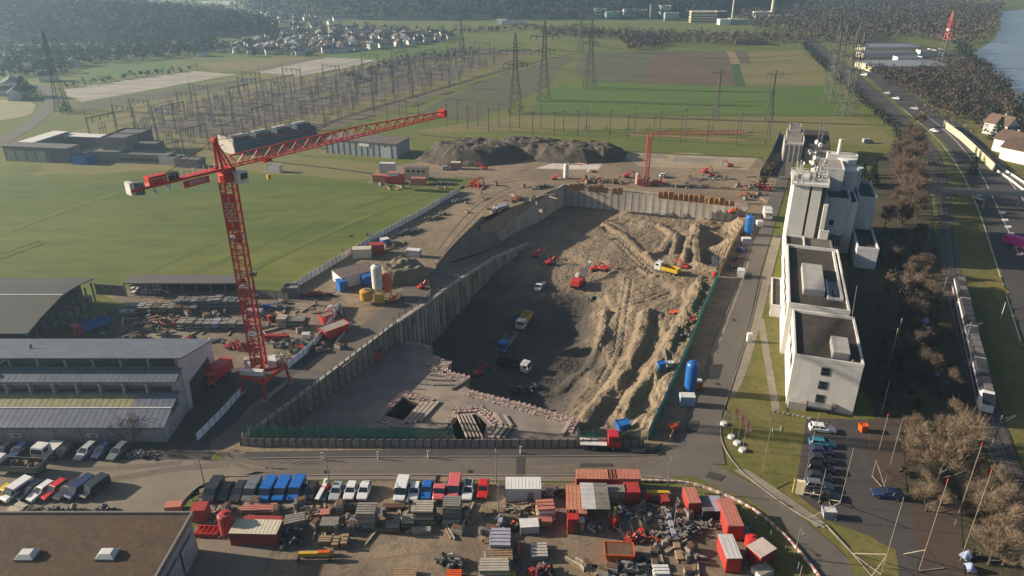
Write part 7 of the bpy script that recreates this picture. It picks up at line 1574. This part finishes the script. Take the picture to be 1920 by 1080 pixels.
def mound(label,cx,cy,rx,ry,h,m,flat=.5,name='soil_heap',rz=0,seed=0,st=26):
    p=at(cx,cy,.2); t=MB(); n=st; ring=n*2
    for i in range(n+1):
        k=i/n
        for j in range(ring):
            a=j*2*PI/ring; q=1+.18*noise.noise(Vector((math.cos(a)*1.5+seed,math.sin(a)*1.5,seed)))+.06*noise.noise(Vector((math.cos(a)*5,math.sin(a)*5,seed+4)))
            x,y=rx*k*q*math.cos(a),ry*k*q*math.sin(a); z=h*min(1,(1-k)/(1-flat)) if flat<1 else h
            z=max(0,z*(1+.25*noise.noise(Vector((x*.12,y*.12,seed))))+noise.noise(Vector((x*.6,y*.6,seed)))*.5*min(1,z)+noise.noise(Vector((x*.25,y*.25,seed+2)))*1.0*min(1,z/2)); z=z if i<n else -.3
            t.v.append((x,y,z))
    for i in range(n):
        for j in range(ring): t.f.append((i*ring+j,(i+1)*ring+j,(i+1)*ring+(j+1)%ring,i*ring+(j+1)%ring))
    o=t.build(name,m,loc=tuple(p),rz=rz); tag(o,label,'heap'); return o
SOIL=mat('heaped_soil',(.085,.066,.050),(.055,.044,.035),scale=.12,c3=(.14,.11,.08),scale3=.7,bump=.2,bscale=1.2,rough=.95)
mound('long dark soil heap at the back of the site, left part',888,293,24,16,5.6,SOIL,.6,rz=.1,seed=1); mound('long dark soil heap at the back of the site, right part',1068,290,27,14,4.4,SOIL,.66,rz=-.05,seed=3); mound('low soil ridge joining the two dark heaps',985,280,22,9,4.6,SOIL,.6,seed=5); mound('small dark heap at the right end of the long heap',1132,296,9,7,4.6,SOIL,.5,seed=8)
o=ribbon('haul_ramp',[at(965,322,.3),at(978,306,2.4),at(985,294,4.4),at(975,284,6.0)],4.0,DIRT,4,n=6,world=True)
mound('flat topped earth bank with dark flank beside the silos',757,516,8,6,3.4,mat('earth_bank',(.17,.14,.085),(.13,.11,.07),scale=.2,c3=(.10,.085,.055),scale3=1),.7,rz=.7,seed=11)
container('white van body behind the earth bank',g(776,480),4.0,2,2.0,LILAC,-.2,WHITE,ribs=False)
# red container group at the meadow edge
for l,x,y,L,W,Hh,m,r,z in [('faded red container, lowest left of the group by the meadow',714,340,5.6,2.5,2.6,PINKC,PINKC,0),('bright red container, lower middle of the group by the meadow',740,343,6,2.5,2.6,REDC,RED,0),('bright red container stacked on the lower middle one',747,341,4.6,2.5,2.8,RED,RED,2.75),('white container behind the stacked red one',728,330,6,2.6,5.2,CORR,WHITE,0),('red roofed box on the white container',738,329,4,2.4,1.2,WHITE,PINKC,5.3),('beige cabin with a row of windows beside the red group',782,335,9,3,4.6,CREAM,GREYMETAL,0),('faded red container in front of the beige cabin',785,345,5.6,2.4,2.4,PINKC,PINKC,0),('beige box by the silver car below the soil heap',855,316,4,2.4,2.6,PINKC,CREAM,0)]:
    c=container(l,g(x,y,.12+z),L,W,Hh,m,-.08,r,name='site_cabin' if 'cabin' in l else 'container')
    if 'windows' in l:
        for k in range(4): MB().bx(-3.6+k*2,-2.4+k*2,-W/2-.08,-W/2-.052,2.9,3.9).build('window',GLASS,c)
for l,x,y,L,W,Hh,ms,n in [('row of grey machine parts right of the beige cabin',830,345,9,2.5,1.4,[GREYMETAL,STEEL,DKGREEN],44),('red machine parts by the meadow corner',893,350,7,2.5,1.6,[RED,ORANGE,DARK],44),('dark steel bars along the hoarding, upper stretch',855,378,10,2,.9,[GREYMETAL,DARK,STEEL],50),('dark steel bars along the hoarding, middle stretch',812,410,9,2.4,1.0,[GREYMETAL,DARK,WOOD],50),('dark steel bars along the hoarding, lower stretch',765,437,11,3,1.2,[GREYMETAL,DARK,STEEL],70),('drill tools with dark shadows beside the site track',830,402,4,1.5,1.2,[WOOD,RUST,STEEL],24),('pale poles laid out near the red container',742,455,8,2,.5,[WOOD,STEEL],34),('clutter on the ledge above the far left wall, far end',1015,352,8,2.4,1.2,[GREYMETAL,STEEL,DARK],44),('clutter on the ledge above the far left wall, middle',970,375,8,3,1.3,[GREYMETAL,FORM,ORANGE],50),('clutter on the ledge above the far left wall, near end',935,395,6,3,1.2,[FORM,GREYMETAL,RUST],44),('rust red pipes behind the far wall',1110,340,9,3,1.6,[RUST,ORANGE,WOOD],50),('brown timber heap behind the far wall',1150,343,8,2.5,1.6,[WOOD,RUST],40),('red machine parts at the foot of the small crane',1232,346,8,3,2.2,[REDC,RUST,RED],44),('grey steel mats behind the right end of the far wall',1295,350,14,3,.7,[GREYMETAL,STEEL,RUST],60),('dark drill gear at the far right corner of the pit',1412,352,6,6,2.0,[DARK,GREYMETAL,STEEL,REDC],70),('timber props at the corner of the far wall',1400,368,6,4,1.5,[WOOD,ORANGE,GREYMETAL],44),('grey mats on the far gravel',1330,336,18,2,.5,[STEEL,FORMW],40),('red pallets before the white membrane',1108,322,3,2,1.2,[REDC,WHITE],16),('pale boards laid out on the white membrane',1085,308,14,1.2,.3,[PINKC,WHITE],16)]: heap(l,g(x,y),L,W,Hh,ms,.6 if 'hoarding' in l or 'ledge' in l else 0,n)
stack('dark blue grey slab pile on the ledge',g(938,392),5,2.6,1.3,LILAC,.7,4,4)
# orange formwork on top of the far wall
OFW=mat('orange_formwork',(.52,.28,.10),(.43,.22,.085),scale=.5,c3=(.22,.12,.06),scale3=1.5,var=.15); pr=None
fw=[(1072+k*9.0,355.5+k*.95) for k in range(11)]+[(1238+k*9.5,372+k*1.05) for k in range(15)]
for k,(x,y) in enumerate(fw):
    if k in (3,8): continue
    if pr is None:
        pr=thing('formwork_panel','upright orange formwork panel on the far pit wall','formwork',group='orange formwork panels on the far wall'); MB().bx(-.95,.95,-.1,.1,0,2.4).build('sheet',OFW,pr); MB().bx(-1.0,-.85,-1.3,-.23,0,2.4).build('cheek',OFW,pr)
        for q in (-.7,0,.7): MB().bx(q-.08,q+.08,-.22,-.102,0,2.4).build('stiffener',WOOD,pr)
        o=pr
    else: o=dup(pr)
    o.location=at(x,y,.1); o.rotation_euler.z=rnd.choice([-.12,-.1,1.4]) if k%4==0 else -.11; o.scale=(1,1,rnd.uniform(.75,1.25))
# silos, gates and barriers on the right side of the pit
tank('bright blue silo by the lower site gate',g(1293,733),1.2,6.2,BLUE,.6,WHITE,cone=False,cap=BLUE); tank('bright blue silo by the upper end of the screen fence',g(1402,440),1.25,5.8,BLUE,.6,WHITE,cone=False,cap=BLUE)
container('white roofed gate booth in front of the lower blue silo',g(1287,758),2.8,1.7,2.1,mat('booth_side',(.25,.33,.45),rough=.6),-.05,WHITE); container('white roofed pump shed below the upper blue silo',g(1398,458),2.6,1.6,2.0,LILAC,-.05,WHITE); container('orange box beside the lower blue silo',g(1309,728),1.1,1.2,1.8,ORANGE,0,WHITE,ribs=False)
for l,x,y,ms in [('red pump gear beside the upper pump shed',1391,470,[REDC,DARK,BLUE]),('dark gear along the upper screen fence',1383,486,[DARK,REDC,STEEL]),('grey gear at the middle of the screen fence',1376,502,[STEEL,DARK,REDC]),('timber and steel bars on the sand slope below the fence',1300,600,[WOOD,REDC,STEEL]),('grey planks on the sand slope near the fence bend',1288,625,[GREYMETAL,WOOD]),('wooden frames at the drill rig, dark ones',1110,560,[DARK,STEEL,FORM]),('thin pipes on the shaded floor below the slab',1000,728,[STEEL,DARK])]: heap(l,atpit(x,y) if x<1330 else g(x,y),4,2.4,1.0,ms,.9,34)
t=thing('core_rack','white upright core box ladder on the sand','rack',tuple(atpit(1130,553)))
for k in range(5): MB().bx(-.4,.4,-.1,.1,.3+k*.8,.8+k*.8).build('core_box',WHITE,t)
for x in (-.45,.45): MB().bx(x-.04,x+.04,-.05,.05,0,4.4).build('upright',WOOD,t)
container('white box beside the access road by the lawn',g(1404,640),1.0,.9,2.0,WHITE,0,ribs=False); container('white van shaped box on the access road, upper end',g(1423,424),1.8,1.6,1.8,WHITE,0,ribs=False); container('white cabin at the trench crossing',g(1388,518),1.8,2.2,2.0,WHITE,-.3,ribs=False); tank('red round lamp post bucket by the fence bend',g(1339,522),.6,1.2,RED,.6,RED,'bucket','bucket',False,RED)
panel_fence('barrier_row','orange and white barrier at the corner of the street and the pit',ats([(1256,826),(1262,812),(1271,800)]),1.6,1.0,PINKC,WHITE); panel_fence('barrier_row','grey barrier on the pavement behind the flatbed lorry',ats([(1184,850),(1208,850)]),1.4,.9,STEEL,STEEL); panel_fence('barrier_row','grey slanted barrier at the street corner',ats([(1222,846),(1240,838)]),1.4,.9,STEEL,STEEL)
bathtub('orange traffic box in the dark corner by the road',g(1262,806),ORANGE,1.4,1.0,1.0,.4,'box','traffic_box',ORANGE)
# red and white kerb barrier round the bend
pts=smooth_line(ats([(1190,903),(1280,906),(1340,922),(1410,955),(1470,1005),(1510,1050),(1545,1095)],.1),8); BPK=mat('barrier_pink',(.50,.24,.21),(.40,.20,.17),scale=1); t=thing('kerb_barrier','long red and white kerb barrier curving along the street bend','barrier',tuple(pts[0])); pa=pb=None
for k,(p,a) in enumerate(along(pts,.62,world=True)):
    if k%2==0:
        o=MB().bx(-.28,.28,-.12,.12,0,.42).build('barrier_block',WHITE,t) if pa is None else dup(pa,parent=t); pa=pa or o
    else:
        o=MB().bx(-.28,.28,-.12,.12,0,.42).build('barrier_block',BPK,t) if pb is None else dup(pb,parent=t); pb=pb or o
    o.location=p-pts[0]; o.rotation_euler.z=a
panel_fence('mesh_fence','thin wire fence along the yard side of the bend',ats([(1285,912),(1340,935),(1400,975),(1460,1030),(1500,1080)]),3.2,.12,STEEL,STEEL,post_h=2.0,pw=.1,lift=.04)
# flags, lamps, profile posts, poles
FLG=mat('orange_flag',(.80,.20,.05),(.80,.74,.68),scale=1.2)
for k,(x,y,l) in enumerate([(1357,796,'orange and white flag nearest the road'),(1371,820,'tall orange and white flag, first of three on the lawn'),(1382,832,'tall orange and white flag, second of three on the lawn'),(1392,845,'tall orange and white flag, third of three on the lawn')]):
    t=thing('flag',l,'flag',tuple(at(x,y,.12))); h=3.2 if k==0 else 6.2; MB().tube((0,0,0),(0,0,.5),.7,.55,10).build('ballast_foot',WHITE,t); MB().tube((0,0,.5),(0,0,h),.05,n=5).build('pole',STEEL,t)
    b=MB(); b.v=[(.05+.95*(i%2)+.1*math.sin(i*1.3),.06*math.sin(i),h-.1-(i//2)*.36) for i in range(14)]; b.f=[(2*i,2*i+1,2*i+3,2*i+2) for i in range(6)]; b.build('cloth',FLG,t)
def lamp(label,px,py,h,dx=0,dy=-1.2):
    t=thing('street_lamp',label,'street lamp',tuple(at(px,py,.12))); MB().tube((0,0,0),(0,0,h),.11,.06,6).build('pole',STEEL,t); a=MB().rod((0,0,h),(dx,dy,h+.25),.09).build('arm',STEEL,t); MB().box(dx,dy,h+.18,.3,.55,.14).build('lamp_head',GREYMETAL,t)
for l,x,y,h in [('street lamp beside the first dark van',385,915,6),('street lamp standing behind the silver car',618,908,6),('street lamp left of the white container',930,905,7),('street lamp behind the yellow boom trailer',1251,917,6.5),('street lamp inside the bend by the kerb barrier',1489,1046,5.5),('lamp post between pump unit and white container',935,960,6),('yard lamp by the purple pipe bundle',1262,1000,7),('short lamp post in front of the small white car',767,960,3)]: lamp(l,x,y,h)
for l,x,y in [('small white bollard sign on the pavement, left one',709,860),('small white bollard sign on the pavement, right one',803,858),('white signal post on the pavement in front of the slab fence',976,850),('thin white post on the pavement left',605,862)]:
    t=thing('bollard',l,'bollard',tuple(at(x,y,.12))); MB().tube((0,0,0),(0,0,1.1),.12,n=6).build('post',WHITE,t); MB().box(0,0,1.1,.5,.12,.4).build('plate',WHITE,t)
PW=mat('profile_pole_wood',(.30,.26,.20),(.22,.19,.15),scale=1)
for k,(bx_,by,h,red,br,l) in enumerate([(1430,886,15,0,0,'thin survey pole on the lawn'),(1505,916,15,0,0,'survey pole at the left edge of the car park'),(1567,977,14,0,(-14,-40),'survey pole with a slanting brace at the bottom of the car park'),(1635,893,12,1,(28,32),'red tipped survey pole left of the brown paving'),(1657,915,13,0,(42,20),'survey pole with wooden braces on the brown paving'),(1722,1072,16,1,(50,-6),'tall survey pole on wooden braces in the lower paving'),(1790,985,15,1,0,'red tipped survey pole left of the lower bare trees'),(1800,1052,16,1,0,'red tipped survey pole at the lower right'),(1652,1078,14,0,(-55,-40),'survey pole with two long pale braces at the bottom edge'),(1534,945,7,0,(28,-30),'short survey pole at the corner of the car row')]):
    p=at(bx_,by,.12); t=thing('survey_pole',l,'pole',tuple(p)); MB().bar((0,0,0),(0,0,h),.065).build('pole',PW,t)
    if red: MB().bar((0,0,h),(0,0,h+.6),.13).build('red_tip',RED,t)
    if br:
        q=at(bx_+br[0],by+br[1],.12)-p; MB().bar((q.x,q.y,.05),(0,0,h*.28),.1).build('brace',PW,t); MB().bar((q.x,q.y,.12),(0,0,.12),.11).build('foot_beam',PW,t); q2=Vector((-q.y,q.x,0))*.8; MB().bar((q2.x,q2.y,.05),(0,0,h*.26),.1).build('brace',PW,t)
for l,x,y,h in [('thin red tipped pole at the corner behind the office',1652,776,7),('pale twin pole in the scrub, left one',1665,690,9),('pale twin pole in the scrub, right one',1673,670,9),('white signal post on the rail bank',1876,598,4)]:
    t=thing('slim_pole',l,'pole',tuple(at(x,y,.12))); MB().bar((0,0,0),(0,0,h),.12).build('pole',PW if 'white' not in l else WHITE,t); MB().bar((0,0,h),(0,0,h+.5),.18).build('tip',RED if 'red' in l else PW,t)
# small things on the verge
t=thing('light_sign','glowing yellow white totem sign at the lawn corner','sign',tuple(at(1496,925,.12)),-.3); MB().bx(-.8,.8,-.25,.25,0,2.6).build('panel',mat('yellow_white_sign',(.75,.62,.28),(.8,.75,.6),scale=.8,rough=.3),t); MB().bx(-.9,-.802,-.3,.3,0,2.7).build('side_frame',YELLOW,t)
bathtub('blue grey compact tank trailer on the lower verge',g(1552,968),LILAC,2.0,1.3,1.3,-.1,'trailer','tank_trailer',WHITE); bathtub('orange box at the top right corner of the car park',g(1617,808),ORANGE,1.3,1.2,1.3,.1,'box','grit_box',ORANGE)
TARP=mat('blue_tarp',(.20,.25,.42),(.30,.33,.48),scale=.6,c3=(.08,.08,.12),scale3=1.5)
for k,(x,y,L,l) in enumerate([(1735,605,2.2,'upper blue white tarpaulin heap in the dark scrub'),(1738,622,2.6,'middle blue white tarpaulin heap in the dark scrub'),(1748,700,2.8,'lower blue white tarpaulin heap in the dark scrub'),(1812,1045,2.0,'blue white tarpaulin strip by the railway at the bottom right'),(1818,1068,1.7,'blue white tarpaulin heap at the bottom right corner')]):
    b=MB(); n=9
    for i in range(n+1):
        for j in range(n+1):
            x_,y_=(i/n-.5)*L,(j/n-.5)*L*.7; b.v.append((x_,y_,max(.05,1.3*math.exp(-(x_/L*2.2)**2-(y_/L*3)**2)+.35*noise.noise(Vector((x_*1.4,y_*1.4,k*7))))))
    for i in range(n):
        for j in range(n): q=i*(n+1)+j; b.f.append((q,q+n+1,q+n+2,q+1))
    o=b.build('tarpaulin',TARP,loc=tuple(at(x,y,.2)),rz=.5+k); tag(o,l,'tarpaulin')
t=thing('goal_frame','small white H shaped marker frame lying on the lawn','frame',tuple(at(1457,806,.14)),.2); 
for a,b_ in (((-1.2,-.6),(-.6,.7)),((.4,-.6),(1.2,.7)),((-.6,0),(.5,0))): MB().bar((*a,.05),(*b_,.05),.1).build('bar',WHITE,t)
panel_fence('stone_edging','row of pale edging stones along the top of the lawn',ats([(1450,773),(1490,780),(1518,786)],.12),.9,.3,CONC,CONC,pw=.2,cat='edging')

# loose pallets, drums and boards lying about the yards
def small_proto(kind):
    if kind=='pallet':
        t=thing('pallet','loose wooden pallet lying on the yard gravel','pallet',group='loose pallets in the yards'); b=MB()
        for k in range(5): b.bx(-.6,.6,-.4+k*.185,-.27+k*.185,.12,.15)
        for x in (-.55,0,.55): b.bx(x-.05,x+.05,-.4,.42,0,.119)
        b.build('boards',WOOD,t,stuff=True)
    elif kind=='drum':
        t=thing('drum','small upright steel drum standing in the yard','drum',group='small drums in the yards'); MB().tube((0,0,0),(0,0,.88),.3,n=10).build('shell',GREYMETAL,t); MB().tube((0,0,.881),(0,0,.9),.26,n=10).build('lid',STEEL,t)
    elif kind=='beam':
        t=thing('timber_bundle','loose timber beam lying on the yard gravel','timber',group='loose beams in the yards'); MB().bx(-1.8,1.8,-.09,.09,0,.2).build('beam',FORMW,t); MB().bx(-1.5,1.7,.2,.36,0,.18).build('beam',WOOD,t)
    else:
        t=thing('crate','small grey mesh crate of fittings in the yard','crate',group='small crates in the yards'); MB().bx(-.6,.6,-.4,.4,.1,.7).build('box',FORM,t); MB().bx(-.52,.52,-.32,.32,.701,.78).build('contents',RUST,t)
        for x in (-.5,.5): MB().bx(x-.08,x+.08,-.4,.4,0,.099).build('foot',GREYMETAL,t)
    return t
SMALLS={k:[small_proto(k),0] for k in ('pallet','drum','beam','crate')}
def litter(kind,px,py,s=1.0):
    o=SMALLS[kind][0] if SMALLS[kind][1]==0 else dup(SMALLS[kind][0]); SMALLS[kind][1]+=1
    o.location=at(px,py,.13); o.rotation_euler.z=rnd.uniform(0,3.14); o.scale=(s,s,s*rnd.uniform(.9,1.6))
for x0,x1,y0,y1,n in ((555,700,945,1010,26),(700,940,945,1000,22),(900,965,1000,1080,10),(1140,1300,940,1010,30),(1225,1310,1000,1080,16),(1080,1180,1050,1080,8),(395,560,945,968,12),(190,330,580,640,18),(270,460,565,625,44),(490,640,560,660,44),(640,740,440,470,12),(860,1040,345,400,26),(1080,1390,330,352,34),(700,860,345,360,10),(1395,1440,330,385,12)):
    for _ in range(n):
        litter(rnd.choice(['pallet','pallet','crate','crate','drum','beam','beam']),rnd.uniform(x0,x1),rnd.uniform(y0,y1),rnd.uniform(.9,1.5))
